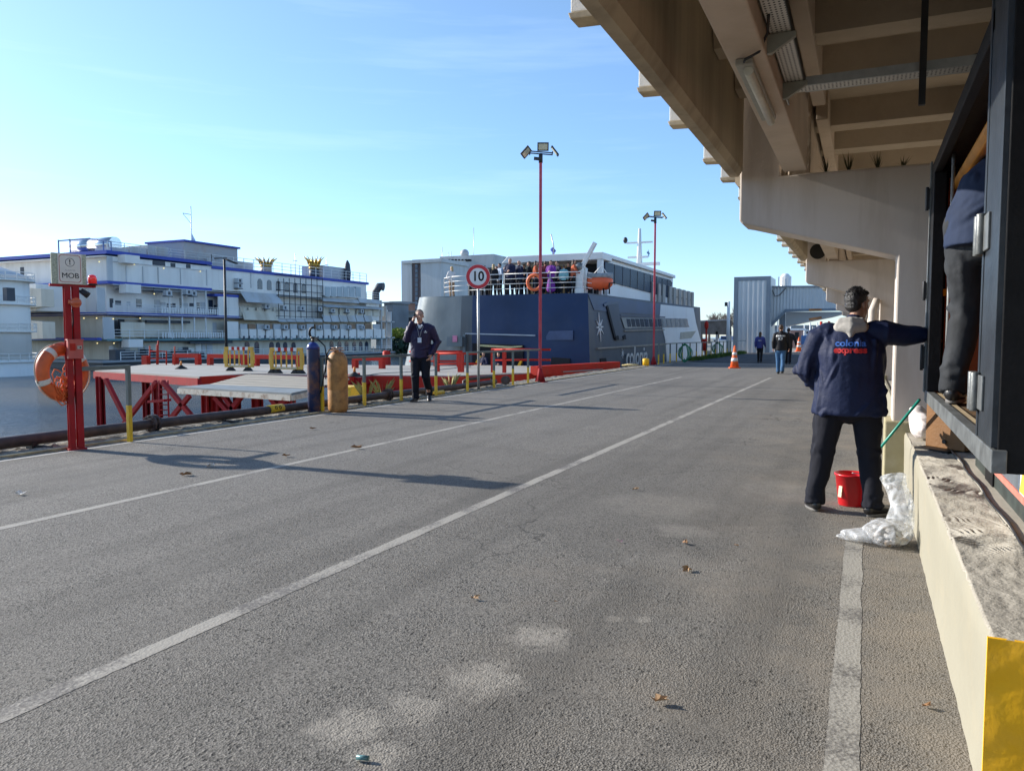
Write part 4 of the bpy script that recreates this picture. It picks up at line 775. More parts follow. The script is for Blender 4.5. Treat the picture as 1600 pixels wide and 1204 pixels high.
mb = MB(); mb.box(-112, SXP + 1.2, YA - 2.5, YC + 2, -1.75, -1.5); mb.build('lower_deck', pm('deck_grey', (.3, .32, .34), .1, .5, .7), cs)
# storeys: (z bottom, z top, y start, y end, inset)
for (z0, z1, y0, y1, ins, m_) in [(-1.5, .85, YA + 1, YC - 2, 1.5, CRM), (.85, 4.1, YA + .3, YC - 1.5, 1.6, CRM), (4.1, 7.75, YA + .3, YC - 4, 1.4, SW), (7.75, 10.9, YA + .1, YB_, .0, SW)]:
    mb = MB(); mb.box(-110, SXP - ins, y0, y1, z0, z1 - .02); mb.build('storey', m_, cs)
mb = MB(); mb.box(-111.5, SXP - 5, YA - 6, YA + .3, 4.3, 7.4); mb.build('bow_house', SW, cs)
def slab(z, h, y0, y1, m_, x1=SXP + .15, nm='deck_edge'):
    mb = MB(); mb.box(-112, x1, y0, y1, z - h, z); mb.build(nm, m_, cs)
yk = zy(330, 411)[0]; yk2 = zy(372, 462)[0]
slab(11.55, .42, YA - .7, yk, BLU); slab(11.05, .42, yk, YB_ + .6, BLU); slab(7.95, .35, YA - .7, zy(330, 452)[0], BLU); slab(7.25, .35, zy(334, 452)[0], yk2, BLU); slab(4.25, .35, YA - .7, yk2, BLU); slab(1.05, .25, YA - 1, YC, TEAL)
slab(10.9, .1, YA - 1, YB_ + 1, SW, SXP + .05, 'roof'); slab(4.1, .1, YA - 1, YC - 1, SG, SXP + .3, 'balcony_deck'); slab(7.6, .1, YA, YC - 4, SG, SXP + .2, 'balcony_deck')
def rail(y0, y1, z, h=1.0, x=SXP + .1, n=None, m_=WHT, solid=False):
    mb = MB(); n = n or int((y1 - y0) / 2)
    for k in (.35, .68, 1): mb.box(x - .03, x + .03, y0, y1, z + h * k - .03, z + h * k + .03)
    for i in range(n + 1): y = y0 + (y1 - y0) * i / n; mb.box(x - .035, x + .035, y - .035, y + .035, z, z + h)
    if solid: mb.box(x - .02, x + .02, y0, y1, z, z + h * .8)
    mb.build('railing', m_, cs)
rail(YA - .5, yk, 11.6, 1.0, m_=GALV); rail(yk, YB_, 11.05, 1.5, m_=WHT); rail(YA, yk2, 4.25, 1.05, solid=False); rail(YA, yk2 + 1, 1.05, 1.1); rail(YA, YC + 1, -1.5, 1.0, SXP + 1.1)
for z, y1 in ((4.25, yk2), (1.05, yk2)):   # white balusters of the two galleries
    mb = MB(); y = YA + 7
    while y < y1 - .4: mb.box(SXP + .02, SXP + .08, y, y + .22, z + .1, z + .85); y += .42
    mb.build('balusters', WHT, cs)['kind'] = 'stuff'
mb = MB(); panel(mb, 180, 492, 372, 499, .02); 
# thin posts between galleries
for px in (263, 283, 302, 320):
    for (a, c) in ((449, 488), (493, 527)):
        y0, z0 = zy(px, a); y1, z1 = zy(px, c); mb = MB(); mb.box(SXP - .02, SXP + .1, y0, y0 + .18, z1, z0); mb.build('post', WHT, cs)
# white boxes and cladding panels standing proud of the side
for q_ in [(184, 398, 208, 413), (186, 444, 210, 459), (190, 530, 213, 542)]: mb = MB(); panel(mb, *q_, 1.2); mb.build('housing', SW, cs)
for q_, m_, d in [((340, 463, 372, 497), SW, .12), ((352, 502, 372, 530), SW, .12), ((190, 503, 228, 527), CRM, -.2), ((229, 493, 340, 527), CRM, -1.0)]:
    mb = MB(); panel(mb, *q_, d if d > 0 else .1, 0, 0 if d > 0 else -d); mb.build('wall_panel', m_, cs)
mb = MB()
for q_ in [(166, 400, 176, 440), (160, 495, 178, 530), (150, 449, 164, 488)]: panel(mb, *q_, .12)
mb.build('service_bay', SG, cs)
def awn(x0, y0, x1, y1, out, m_=SG, nm='awning'):
    a, c = zy(x0, y0), zy(x1, y1); mb = MB(); mb.prism([(SXP + .05, a[0], a[1]), (SXP + .12, a[0], a[1]), (SXP + out + .07, a[0], c[1]), (SXP + out, a[0], c[1])], (0, c[0] - a[0], 0)); mb.build(nm, m_, cs)
awn(374, 455, 432, 475, 1.3); awn(502, 475, 548, 482, 1.0); awn(548, 477, 592, 484, 1.0); awn(500, 464, 558, 474, .5); awn(558, 466, 592, 475, .5)
for i in range(6): awn(502 + i * 13, 491, 514 + i * 13, 503, .5, SG, 'shutter')
awn(376, 484, 430, 501, .6, CRM, 'awning')
for i in range(5): awn(432 + i * 14, 497, 445 + i * 14, 503, .4, SG, 'shutter')
# windows
def window(px, py, w, h, arch=True, m_=WIN, d=.06):
    y0, z0 = zy(px, py); w_, h_ = w, h; pts = [(SXP + d, y0 - w_ / 2, z0 - h_ / 2), (SXP + d, y0 + w_ / 2, z0 - h_ / 2), (SXP + d, y0 + w_ / 2, z0 + h_ / 2 - w_ * .4)]
    if arch: pts += [(SXP + d, y0 + w_ / 2 * math.cos(R(a)), z0 + h_ / 2 - w_ * .4 + w_ / 2 * math.sin(R(a))) for a in (30, 60, 90, 120, 150)]
    else: pts[-1] = (SXP + d, y0 + w_ / 2, z0 + h_ / 2)
    pts.append((SXP + d, y0 - w_ / 2, pts[2][2])); mb = MB(); mb.prism(pts, (-.1, 0, 0)); mb.build('window', m_, cs)
for px, py in [(406, 444), (420.5, 445.5), (434.5, 447), (448, 448.5), (461.5, 450), (474.5, 451)]: window(px, py, .95, 1.45)
for px in (529, 541, 552, 564, 574, 583): window(px, 541, 1.0, 1.6, d=.05 - 1.45)
for px in (398, 413, 436, 446, 457, 470): window(px, 543, .9, 1.6, d=.05 - 1.45)
for px in (249, 259, 270, 308): window(px, 513 + (px - 249) * .02, .8, 1.5, d=.05 - .98)
for px, py, w, h in [(248, 411, 1.9, .6), (270, 414, .7, .5), (294, 416, .7, .5), (250, 453, 1.9, .6), (172, 410, .5, .8)]: window(px, py, w, h, False, SD)
mb = MB(); panel(mb, 501, 446, 560, 466, .6); mb.build('glazed_gallery', WHT, cs)
for i in range(6): mb = MB(); panel(mb, 503 + i * 9.6, 448, 511 + i * 9.6, 464, .66); mb.build('window', pm('pale_glass', (.28, .36, .42), .15, .5, .15), cs)
for i in range(10): mb = MB(); x0 = 376 + i * 6.2; mb = MB()
for x0 in range(374, 600, 13):           # two rows of cabin bays, alternating white and brown
    for (ya, yb, off) in ((480, 494, 0), (506, 514, 1), (514, 528, 2)):
        if 430 < x0 < 500 and off == 0: continue
        w = 11 if off else 10; mb = MB(); panel(mb, x0, ya, min(x0 + w, 599), yb, .18 if off != 2 else .35); mb.build('cabin_panel', (CRM, BRN if (x0 // 13) % 2 else SG, SW)[off], cs)
AC = pm('aircon_grey', (.5, .53, .55), .1, 2, .5)
k_ = 0
for px, py in [(412, 481), (440, 483), (467, 484), (495, 485), (515, 487), (538, 487), (561, 488), (412, 513), (441, 513), (468, 513), (495, 513), (519, 513), (541, 513), (562, 513), (289, 459), (297, 461), (258, 461), (369, 441), (369, 449)]:
    y0, z0 = zy(px, py); o = MB().box(SXP + .1, SXP + .75, y0 - .45, y0 + .45, z0 - .1, z0 + .55).build('aircon_unit', AC, cs)
    MB().box(SXP + .755, SXP + .76, y0 - .2, y0 + .2, z0 + .02, z0 + .42).build('grille', SD, o)
    MB().box(SXP + .08, SXP + .8, y0 - .5, y0 + .5, z0 - .22, z0 - .12).build('shelf', SD, o)
# scaffold cage over the middle bays
mb = MB()
for i in range(9): y0, z0 = zy(430 + i * 8.7, 435); _, z1 = zy(430 + i * 8.7, 497); mb.box(SXP + .5, SXP + .58, y0, y0 + .07, z1, z0)
for py in (436, 447, 458, 466, 478, 488, 496): a, c = zy(428, py), zy(500, py); mb.box(SXP + .5, SXP + .58, a[0], c[0], c[1] - .04, c[1] + .04)
mb.build('scaffold', DARKST, cs)
# roof gear
mb = MB(); panel(mb, 290, 388, 382, 410, .1); a, c = zy(288, 386), zy(381, 396); mb = MB(); mb.box(SXP - 8, SXP - 1.2, a[0] + 1, c[0], 11.1, 14.0); mb.build('roof_house', pm('rusty_grey_house', (.42, .42, .42), .12, .5, .7, dirt=(.4, .3, .24), dscale=.5, damt=.7), cs)
mb = MB(); mb.box(SXP - 8.3, SXP - .9, a[0] + .8, c[0] + .3, 14.0, 14.25); mb.build('roof_house_edge', BLU, cs)
mb = MB(); mb.box(SXP - 8, SXP - .8, yk, zy(402, 420)[0], 11.0, 12.2); mb.build('bulkhead', SG, cs)
for (x0, x1, h) in [(212, 238, .9), (240, 272, 1.4), (184, 210, .6)]: a, c = zy(x0, 400), zy(x1, 400); mb = MB(); mb.box(SXP - 4, SXP - 1, a[0], c[0], 11.5, 11.5 + h); mb.build('roof_unit', SG, cs)
for i, (x0, x1) in enumerate([(76, 106), (104, 140)]): a, c = PY(x0, 388, 62.5), PY(x1, 388, 62.5); mb = MB(); mb.tube([(a.x, 66, 12.6), (c.x, 66, 12.6)], [.9, .9], 14); mb.build('silver_tank', pm('shiny_tank', (.6, .62, .64), .1, 1, .2, metal=.9), cs)
mb = MB(); 
for x0 in (90, 108, 160, 172): a = PY(x0, 375, 64); mb.box(a.x, a.x + .12, 64, 64.12, 11.5, 13.3 if x0 < 150 else 12.7)
a, c = PY(90, 375, 64), PY(140, 375, 64); mb.box(a.x, c.x, 64, 64.12, 13.1, 13.25); a, c = PY(140, 378, 64), PY(172, 382, 64); mb.beam((a.x, 64, 13.1), (c.x, 64, 12.6), .15, .15); mb.build('tank_frame', pm('pipe_blue', (.1, .18, .4), .1, 1, .5), cs)
def crown(px, yt, yb, black):
    Y, _ = zy(px, 430); X = SXP - 2.5; p = PY(px, 430, Y); k = (p - _C).length; Y = PX(px, 430, X).y; zt = PX(px, yt, X).z; zb = 11.0; H = zt - zb
    mb = MB(); mb.lathe([(.85, zb), (.85, zb + H * .42)], (X, Y, 0), 18); f = mb.build('funnel', SD if black else pm('funnel_tan', (.42, .36, .28), .2, .8, .6), cs)
    mb = MB(); mb.lathe([(.88, zb + H * .44), (.9, zb + H * .50), (.88, zb + H * .52)], (X, Y, 0), 18); mb.lathe([(.9, zb + H * .56), (1.0, zb + H * .66), (.9, zb + H * .70)], (X, Y, 0), 18)
    for i in range(12):
        a = i * math.pi / 6; ca, sa = math.cos(a), math.sin(a); mb.tube([(X + .85 * ca, Y + .85 * sa, zb + H * .66), (X + 1.1 * ca, Y + 1.1 * sa, zb + H * .82), (X + 1.75 * ca, Y + 1.75 * sa, zb + H)], [.2, .14, .02], 5)
    mb.build('crown', GOLD, f)
crown(416, 403, 425, False); crown(491, 401, 430, True)
a, c = zy(516, 425), zy(550, 430); mb = MB(); mb.box(SXP - 6, SXP - 1.5, a[0], c[0], 11.0, 13.3); mb.build('roof_house', SG, cs)
p = PX(543, 430, SXP - 1); mb = MB(); mb.lathe([(.5, 11.1), (.6, 12.5), (.45, 14.0), (.15, 14.6), (.001, 14.7)], (SXP - 1, p.y, 0), 12); mb.build('funnel', SD, cs)
mb = MB()
for px, yt in ((461, 396), (510, 403), (521, 418)):
    p = PX(px, yt, SXP - 2); mb = MB(); mb.cyl((SXP - 2, p.y, 11), (SXP - 2, p.y, p.z), .05, n=5); mb.box(SXP - 2.03, SXP - 1.97, p.y - .5, p.y + .5, p.z - 1.2, p.z - 1.1); mb.build('aerial', GALV, cs)
# the small openings, doors and pipe runs of the galleries
rnd = random.Random(12)
for px in range(186, 372, 9):
    if rnd.random() < .75: window(px + rnd.uniform(-2, 2), 472 + (px - 186) * .035 + rnd.uniform(-1, 2), rnd.choice((.5, .8, .9)), rnd.choice((.5, 1.1, 1.8)), False, rnd.choice((SD, WIN, SG)), d=.04 - 1.4)
    if rnd.random() < .7: window(px + rnd.uniform(-2, 2), 512 + rnd.uniform(-2, 3), rnd.choice((.5, .8, .9)), rnd.choice((.6, 1.2, 1.9)), rnd.random() < .3, rnd.choice((SD, WIN, SG, BRN)), d=.07 - 1.55)
    if rnd.random() < .6: window(px + rnd.uniform(-2, 2), 546 + rnd.uniform(-3, 3), rnd.choice((.6, 1.0)), rnd.choice((.8, 1.7)), False, rnd.choice((SD, SG, SW)), d=.05 - 1.45)
for px in (196, 222, 246, 281, 322, 352, 391): y0, z0 = zy(px, 415 + (px - 196) * .05); _, z1 = zy(px, 440 + (px - 196) * .05); MB().box(SXP, SXP + .1, y0, y0 + .1, z1, z0).build('pipe', SG, cs)
for (x0, x1, y) in ((232, 300, 503), (240, 330, 531), (300, 366, 534), (186, 250, 454)):
    a, c = zy(x0, y), zy(x1, y + 1); MB().box(SXP - .6, SXP - .3, a[0], c[0], c[1] - .1, a[1] + .25).build('pipe_run', SD, cs)
for i in range(26):
    px = 378 + i * 8.3; window(px, 527 + rnd.uniform(-1, 1), .35, .5, False, rnd.choice((SD, SG)), d=.4)
mb = MB()
for i in range(9): y0 = zy(176 + i * 16, 560)[0]; h_ = rnd.uniform(.4, 1.3); w_ = rnd.uniform(.4, 1.4); mb.box(SXP - .6, SXP + .5, y0, y0 + w_, -1.5, -1.5 + h_)
mb.build('deck_gear', SD, cs)['kind'] = 'stuff'
for k, (x0, y0, x1, y1) in enumerate([(176, 399, 318, 412), (180, 441, 326, 452), (180, 490, 300, 494)]):   # shadow gap under each deck edge is real: soffit lip
    a, c = zy(x0, y0), zy(x1, y1); MB().box(SXP - .4, SXP + .1, a[0], c[0], a[1] - .75 if k == 0 else a[1] - .6, a[1] - .68 if k == 0 else a[1] - .55).build('soffit_lip', SG, cs)
# stern works
a = zy(588, 455); mb = MB(); mb.box(SXP - 5, SXP, zy(572, 460)[0], zy(592, 460)[0], 4.2, 8.0); mb.build('stern_house', SW, cs); p = PX(587, 450, SXP - 1); mb = MB(); mb.tube([(SXP - 1, p.y, 8), (SXP - 1, p.y, 9.6), (SXP - .4, p.y + .3, 10.6), (SXP + .4, p.y + .5, 10.5)], [.7, .7, .75, .8], 12); mb.build('vent_cowl', SD, cs)
rail(zy(572, 460)[0], zy(592, 460)[0], 8.0, 1.3); mb = MB(); y0 = zy(594, 470)[0]
for i in range(3): mb.box(SXP - 1, SXP + .2, y0 + i * 1.6, y0 + .3 + i * 1.6, -1, 8.0 - i)
mb.box(SXP - 1, SXP + .2, y0, y0 + 4.5, 4.0, 4.2); mb.box(SXP - 1, SXP + .2, y0, y0 + 4.5, 1, 1.2); mb.build('stern_frame', SG, cs)
a = PX(298, 322, SXP - 3); mb = MB(); mb.cyl((SXP - 3, a.y, 11), (SXP - 3, a.y, a.z), .06, n=6); mb.box(SXP - 3.05, SXP - 2.95, a.y - 1.4, a.y, a.z - 1.2, a.z - 1.12); mb.beam((SXP - 3, a.y - 1.4, a.z - 1.2), (SXP - 3, a.y, a.z - 2.4), .05, .05); o = mb.build('flagpole', GALV, cs)
mb = MB(); mb.add([(SXP - 3, a.y, a.z - 3.6), (SXP - 3, a.y, a.z - 5.2), (SXP - 2.9, a.y + 1.3, a.z - 7.4), (SXP - 3.1, a.y + 1.5, a.z - 6.4), (SXP - 3, a.y + .7, a.z - 4.6)], [(0, 1, 2, 3, 4)]); mb.build('flag', pm('flag_white_blue', (.65, .72, .85), .3, 2, .8), o)
# deck lamps: small warm lamps burning under the galleries
mb = MB(); LIT = pm('warm_lamp', (1, .8, .35), 0, 1, .5, emit=.7)
for px, py in [(155, 409), (210, 413), (256, 419), (313, 424), (241, 459), (100, 497), (131, 497), (151, 497), (177, 498), (219, 497), (152, 536), (178, 536)]:
    p = PX(px, py, SXP + .3) if px > 176 else PY(px, py, YA - .8); MB().ell(p, (.08, .08, .08), 8, 6).build('deck_lamp', LIT, cs)
# hull front (bow) details
for (z, h, x1) in [(11.55, .42, -81.9), (7.95, .35, -81.9), (4.25, .35, -81.9)]: pass
mb = MB(); mb.box(-95, -82, YA - 2.2, YA - 1.6, .9, 1.2); mb.build('blue_awning', BLU, cs)
for x in (-104, -99): mb = MB(); mb.box(x, x + .8, YA - 6.06, YA - 6, 8.2, 10.2) if False else mb.box(x, x + .7, YA + .05, YA + .2, 8.3, 10.2); mb.build('window', SD, cs)
for (z0, z1) in ((4.5, 7.3), (.9, 3.6)):
    mb = MB(); mb.prism([(-93.5, YA - 7, z0), (-84.6, YA - 7, z0 + .2), (-84.6, YA - 7, z1 - .6), (-93.5, YA - 7, z1)], (0, 1.5, 0)); mb.build('bow_panel', CRM, cs)
# ---------------------------------------------------------------- round jetty tower
T = PY(-6, 588, 47.0); tx, ty = T.x - .2, 47.5
tw = thing('water_tower', 'round white ribbed tower with ringed galleries standing in the water at the far left', 'tower', (tx, ty, WZ))
def tz(y): return HC + (525 - y) * 73 / 1200
mb = MB(); mb.lathe([(3.1, -6), (3.1, tz(562))], (tx, ty, 0), 40); mb.lathe([(2.75, tz(565)), (2.75, tz(432))], (tx, ty, 0), 40); mb.build('shaft', SW, tw)
mb = MB(); mb.lathe([(3.05, tz(437)), (3.1, tz(433)), (2.6, tz(428)), (.4, tz(414)), (.001, tz(413))], (tx, ty, 0), 40); mb.build('roof', SG, tw)
for y in (438, 476, 519, 567):
    mb = MB(); mb.lathe([(2.75, tz(y)), (3.25, tz(y)), (3.25, tz(y - 2)), (2.75, tz(y - 2))], (tx, ty, 0), 40)
    for k in (8, 14): mb.torus((tx, ty, tz(y - k)), 3.2, .035, (0, 0, 1), 40, 5)
    for i in range(20): a = i * math.pi / 10; mb.box(tx + 3.2 * math.cos(a) - .03, tx + 3.2 * math.cos(a) + .03, ty + 3.2 * math.sin(a) - .03, ty + 3.2 * math.sin(a) + .03, tz(y - 2), tz(y - 14))
    mb.build('gallery', SW, tw)
mb = MB(); c = PY(17, 460, ty - 2.2); mb.box(c.x - .3, c.x + .3, ty - 2.75, ty - 2.0, c.z - .6, c.z + .6); mb.build('window', SD, tw)
# ================================================================ FERRY
FXP = -12.0; FY = 34.75; fr = thing('ferry', 'navy and white passenger ferry moored stern towards the camera beside the quay', 'ferry', (-17, 50, WZ))
NAVY = pm('navy_hull_paint', (.006, .026, .086), .2, .6, .38, .10, 1.2, dirt=(.03, .05, .10), dscale=.8, damt=.5, spec=.35, bdist=.05); SILV = pm('silver_hull', (.11, .14, .155), .14, .7, .42, .25, 1.6, metal=.25, dirt=(.16, .19, .22), dscale=.9, damt=.6, streak=True, bdist=.06)
SLATE = pm('slate_side_paint', (.055, .075, .105), .15, .6, .55, .12, 1.5, dirt=(.13, .13, .12), dscale=.7, damt=.6, streak=True, bdist=.05); FWH = pm('ferry_white', (.72, .73, .72), .04, .8, .4, dirt=(.55, .53, .47), dscale=.8, damt=.4, streak=True)
FDK = pm('ferry_dark_opening', (.008, .009, .012), .2, 1, .8); GLS = pm('ferry_glass', (.008, .025, .06), .3, .6, .25, spec=.04)
def f3(px, py, X=FXP): return PX(px, py, X)
def spline(P, k=7):
    out = []
    for i in range(len(P) - 1):
        p0, p1, p2, p3 = P[max(i - 1, 0)], P[i], P[i + 1], P[min(i + 2, len(P) - 1)]
        for j in range(k):
            t = j / k; out.append(tuple(.5 * ((2 * p1[q_]) + (-p0[q_] + p2[q_]) * t + (2 * p0[q_] - 5 * p1[q_] + 4 * p2[q_] - p3[q_]) * t * t + (-p0[q_] + 3 * p1[q_] - 3 * p2[q_] + p3[q_]) * t ** 3) for q_ in (0, 1)))
    return out + [tuple(P[-1])]
top = spline([(-12, 34.75), (-13.6, 34.52), (-16.2, 34.4), (-18.6, 34.42), (-20.4, 34.6), (-21.3, 35.0), (-21.75, 35.9), (-21.8, 40)])
bot = spline([(-11.7, 34.55), (-13.5, 34.38), (-16.2, 34.3), (-18.8, 34.3), (-21.4, 34.45), (-22.8, 34.85), (-23.4, 35.8), (-23.5, 40)])
zt = lambda y: 3.42 + (y - 34.75) * .009
mb = MB(); K = len(top); NZ = 14; vs = []
for j in range(NZ + 1):
    t_ = j / NZ
    for (tx_, ty_), (bx, by) in zip(top, bot):
        dent = .02 * noise.noise(Vector((tx_ * .9, j * .45, 3))) + .012 * noise.noise(Vector((tx_ * 3, j * .3, 7))) * (1 if tx_ < -18 else .3)
        vs.append((bx + (tx_ - bx) * t_, by + (ty_ - by) * t_ + dent * (0 if tx_ > -12.3 else 1), -3 + (zt(ty_) + 3) * t_))
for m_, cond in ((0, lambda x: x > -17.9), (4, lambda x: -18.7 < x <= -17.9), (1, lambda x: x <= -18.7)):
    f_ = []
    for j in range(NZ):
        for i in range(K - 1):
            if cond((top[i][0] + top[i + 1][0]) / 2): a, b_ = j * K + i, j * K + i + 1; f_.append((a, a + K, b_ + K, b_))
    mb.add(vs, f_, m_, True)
zs5 = [i / 5 for i in range(6)]
vs = []
for t_ in zs5:
    for y in (34.75, 40, 46, 52, 58, 62): vs.append((-11.7 - .3 * t_, y if y > 35 else 34.55 + .2 * t_, -3 + (zt(y) + 3) * t_))
mb.add(vs, [(j * 6 + i, j * 6 + i + 1, (j + 1) * 6 + i + 1, (j + 1) * 6 + i) for j in range(5) for i in range(5)], 2, True)
mb.add([(-23.5, 40, -3), (-23.5, 62, -3), (-21.8, 62, 3.6), (-21.8, 40, 3.47)], [(0, 1, 2, 3)], 1); mb.add([(-23.5, 62, -3), (-11.7, 62, -3), (-12, 62, 3.65), (-21.8, 62, 3.65)], [(0, 1, 2, 3)], 2)
dk_ = [(x, y, zt(y) - .01) for x, y in top] + [(-21.8, 62, 3.65), (-12, 62, 3.65)]; mb.add(dk_, [tuple(range(len(dk_)))[::-1]], 3)
mb.build('hull', [NAVY, SILV, SLATE, pm('ferry_deck', (.28, .30, .30), .1, 2, .7), pm('navy_reflection', (.045, .065, .085), .2, .6, .4, .15, 1.5, dirt=(.10, .12, .13), dscale=1, damt=.6, streak=True, bdist=.05)], fr)  # grey-blue strip: reflection fading across the navy, painted into its colour and streaks
def hull_pt(px, py, d):
    p = f3(px, py, -11.85); return Vector((-12 + .3 * (3.45 - p.z) / 6.45 + d, p.y, p.z))
# white after-part of the quay side, cut on a slant
def side_poly(pts, d, m_, nm, parent=fr, lab=None):
    mb = MB(); mb.prism([hull_pt(p[0], p[1], .03 + (d - .25) * .3) for p in pts], (-.1 - d * .3, 0, 0)); return mb.build(nm, m_, parent)
side_poly([(1035, 475.5), (1086, 481), (1089, 504), (1100, 556), (1101, 572), (1041, 578), (1040, 532), (1033, 495)], .27, FWH, 'white_side')
side_poly([(971, 491), (1033, 494), (1041, 494.5), (1041, 496.5), (971, 493.5)], .31, NAVY, 'rubbing_band')
side_poly([(972, 496), (1033, 497), (1074, 497.5), (1078, 511), (1036, 511.5), (977, 513)], .33, pm('window_band', (.13, .15, .17), .2, 1, .3), 'window_band')
for i in range(14):
    x0 = 980 + i * 6.9; side_poly([(x0, 498), (x0 + 5.6, 498.2), (x0 + 7.1, 510.5), (x0 + 1.5, 510.6)], .36, GLS if i < 8 else pm('tan_glass', (.16, .15, .13), .3, 2, .12, coat=.6), 'window')
for (a, c, y) in [((976, 515.5), (1038, 514.5), 1.6), ((932, 543), (1040, 536), 2.4)]:
    side_poly([a, c, (c[0], c[1] + y), (a[0], a[1] + y)], .48, pm('tan_fender', (.30, .28, .24), .2, 2, .6), 'fender')
side_poly([(951, 473), (968, 472), (972, 516), (977, 529), (963, 531), (958, 512)], .36, SLATE, 'side_door')
side_poly([(945, 475), (951, 472), (970, 470), (971, 474), (952, 476), (946, 479)], .42, NAVY, 'door_beam')
side_poly([(949, 478), (952, 478), (963, 530), (960, 530)], .40, FDK, 'door_gap')
for q_ in [[(960, 526), (965, 524), (966, 531), (961, 531)], [(972, 525), (976, 523), (977, 530), (973, 530)]]: side_poly(q_, .5, FDK, 'door_hinge')
side_poly([(937, 560), (946, 559), (947, 570), (938, 571)], .30, FDK, 'scupper'); side_poly([(1064, 519), (1088, 517), (1080, 528), (1062, 530)], .36, pm('beige_hatch', (.42, .38, .3), .1, 2, .6), 'hatch')
side_poly([(923, 460), (1035, 475.5), (1033, 492), (960, 488), (931, 484)], .255, pm('blue_side_band', (.016, .045, .12), .2, .6, .45, .1, 1.5), 'side_band')
# star mark and name
SM = MB(); cx, cz = 938.5, 511
def starpt(px, py): return hull_pt(px, py, .05)
def star(mb, cx, cy, s, sq=.55):
    for i in range(8):
        a = R(90 + i * 45 + 4); L = s * (1.0 if i % 4 == 0 else (.62 if i % 2 == 0 else .72)); 
        tip = (cx + L * math.cos(a) * sq, cy - L * math.sin(a)); l_ = (cx + s * .16 * math.cos(a + .5) * sq, cy - s * .16 * math.sin(a + .5)); r2 = (cx + s * .16 * math.cos(a - .5) * sq, cy - s * .16 * math.sin(a - .5)); c_ = (cx + s * .10 * math.cos(a) * sq, cy - s * .10 * math.sin(a))
        mb.prism([starpt(*tip), starpt(*l_), starpt(*c_), starpt(*r2)], (-.04, 0, 0))
star(SM, cx, cz, 23, .42); SM.build('star_emblem', WHT, fr)
nm = MB(); a = hull_pt(990, 555, .13); nm.text('colonia', 1.5, (a.x, a.y + .35, a.z - .1), FACE_PX, .01, .012, 0, 1.04); b0 = MB(); b0.v = nm.v
nm.build('name_lettering', WHT, fr); SM = MB(); star(SM, 972, 552, 8, .45); SM.build('star_emblem', WHT, fr)
# stern doorway, panels, platform
def st_poly(pts, m_, nm, Yd=34.3, th=.1, parent=fr):
    mb = MB(); mb.prism([PY(x, y, Yd) for x, y in pts], (0, th, 0)); return mb.build(nm, m_, parent)
st_poly([(738, 536), (817, 539), (817, 573), (738, 573)], FDK, 'stern_door', 34.22, .1)
st_poly([(727, 520), (836, 523), (836, 525), (727, 522)], pm('pale_scratch_line', (.30, .36, .42), .2, 2, .5), 'weld_seam', 34.18, .05)
st_poly([(858, 517), (895, 516), (895, 531), (850, 531)], pm('navy_panel', (.035, .065, .15), .2, 2, .4), 'hull_panel', 34.45, .1)
st_poly([(698, 526), (722, 526), (722, 541), (698, 541)], SILV, 'control_cabinet', 33.9, .25); st_poly([(707, 524), (714, 524), (714, 534), (707, 534)], pm('pink_notice', (.55, .2, .32), .2, 9, .6), 'notice', 33.85, .04)
st_poly([(723, 522), (727, 522), (727, 572), (723, 572)], SILV, 'door_frame', 34.1, .2)
st_poly([(748, 538), (796, 541), (815, 540), (815, 542), (795, 544), (748, 541)], pm('yellow_grey', (.5, .48, .25), .2, 9, .6), 'ramp_edge', 34.1, .1)
st_poly([(738, 575), (744, 575), (752, 556), (748, 556)], YEL, 'ramp_arm', 33.9, .1); st_poly([(807, 573), (812, 573), (816, 562), (813, 562)], YEL, 'ramp_arm', 33.9, .1)
st_poly([(862, 558), (890, 560), (890, 572), (860, 572)], FDK, 'exhaust_opening', 34.4, .1); mb = MB(); mb.box(-18, -14, 33, 34.6, -1.3, -1.15); mb.build('stern_ramp', pm('ramp_steel', (.12, .12, .12), .2, 2, .6), fr)
# upper deck rails
def frail(pts, z0, h, parent=fr, lean=0, n=6):
    mb = MB()
    for i in range(len(pts) - 1):
        a, c = Vector(pts[i] + (z0,)), Vector(pts[i + 1] + (z0,)); m_ = max(1, int((c - a).length / 1.1))
        for k in (.28, .52, .76, 1): mb.tube([a + Vector((0, 0, h * k)), c + Vector((0, 0, h * k))], .016 if k < 1 else .024, 6)
        for j in range(m_ + 1): p = a.lerp(c, j / m_); mb.tube([p, p + Vector((0, 0, h))], .022, 6)
    return mb.build('railing', FWH, parent)
DZ = 3.44; frail([(-12.35, 40.5), (-12.3, 35.1), (-14.0, 34.95), (-16.4, 34.85), (-18.5, 35.0), (-19.6, 35.2), (-20.5, 36.0), (-21.0, 38)], DZ, 1.02)
ring2 = MB(); p = PY(835, 441, 34.85); ring2.torus((p.x, 34.85, p.z), .36, .08, (0, 1, 0), 28, 10); ring2.build('life_ring', ORNG, fr)
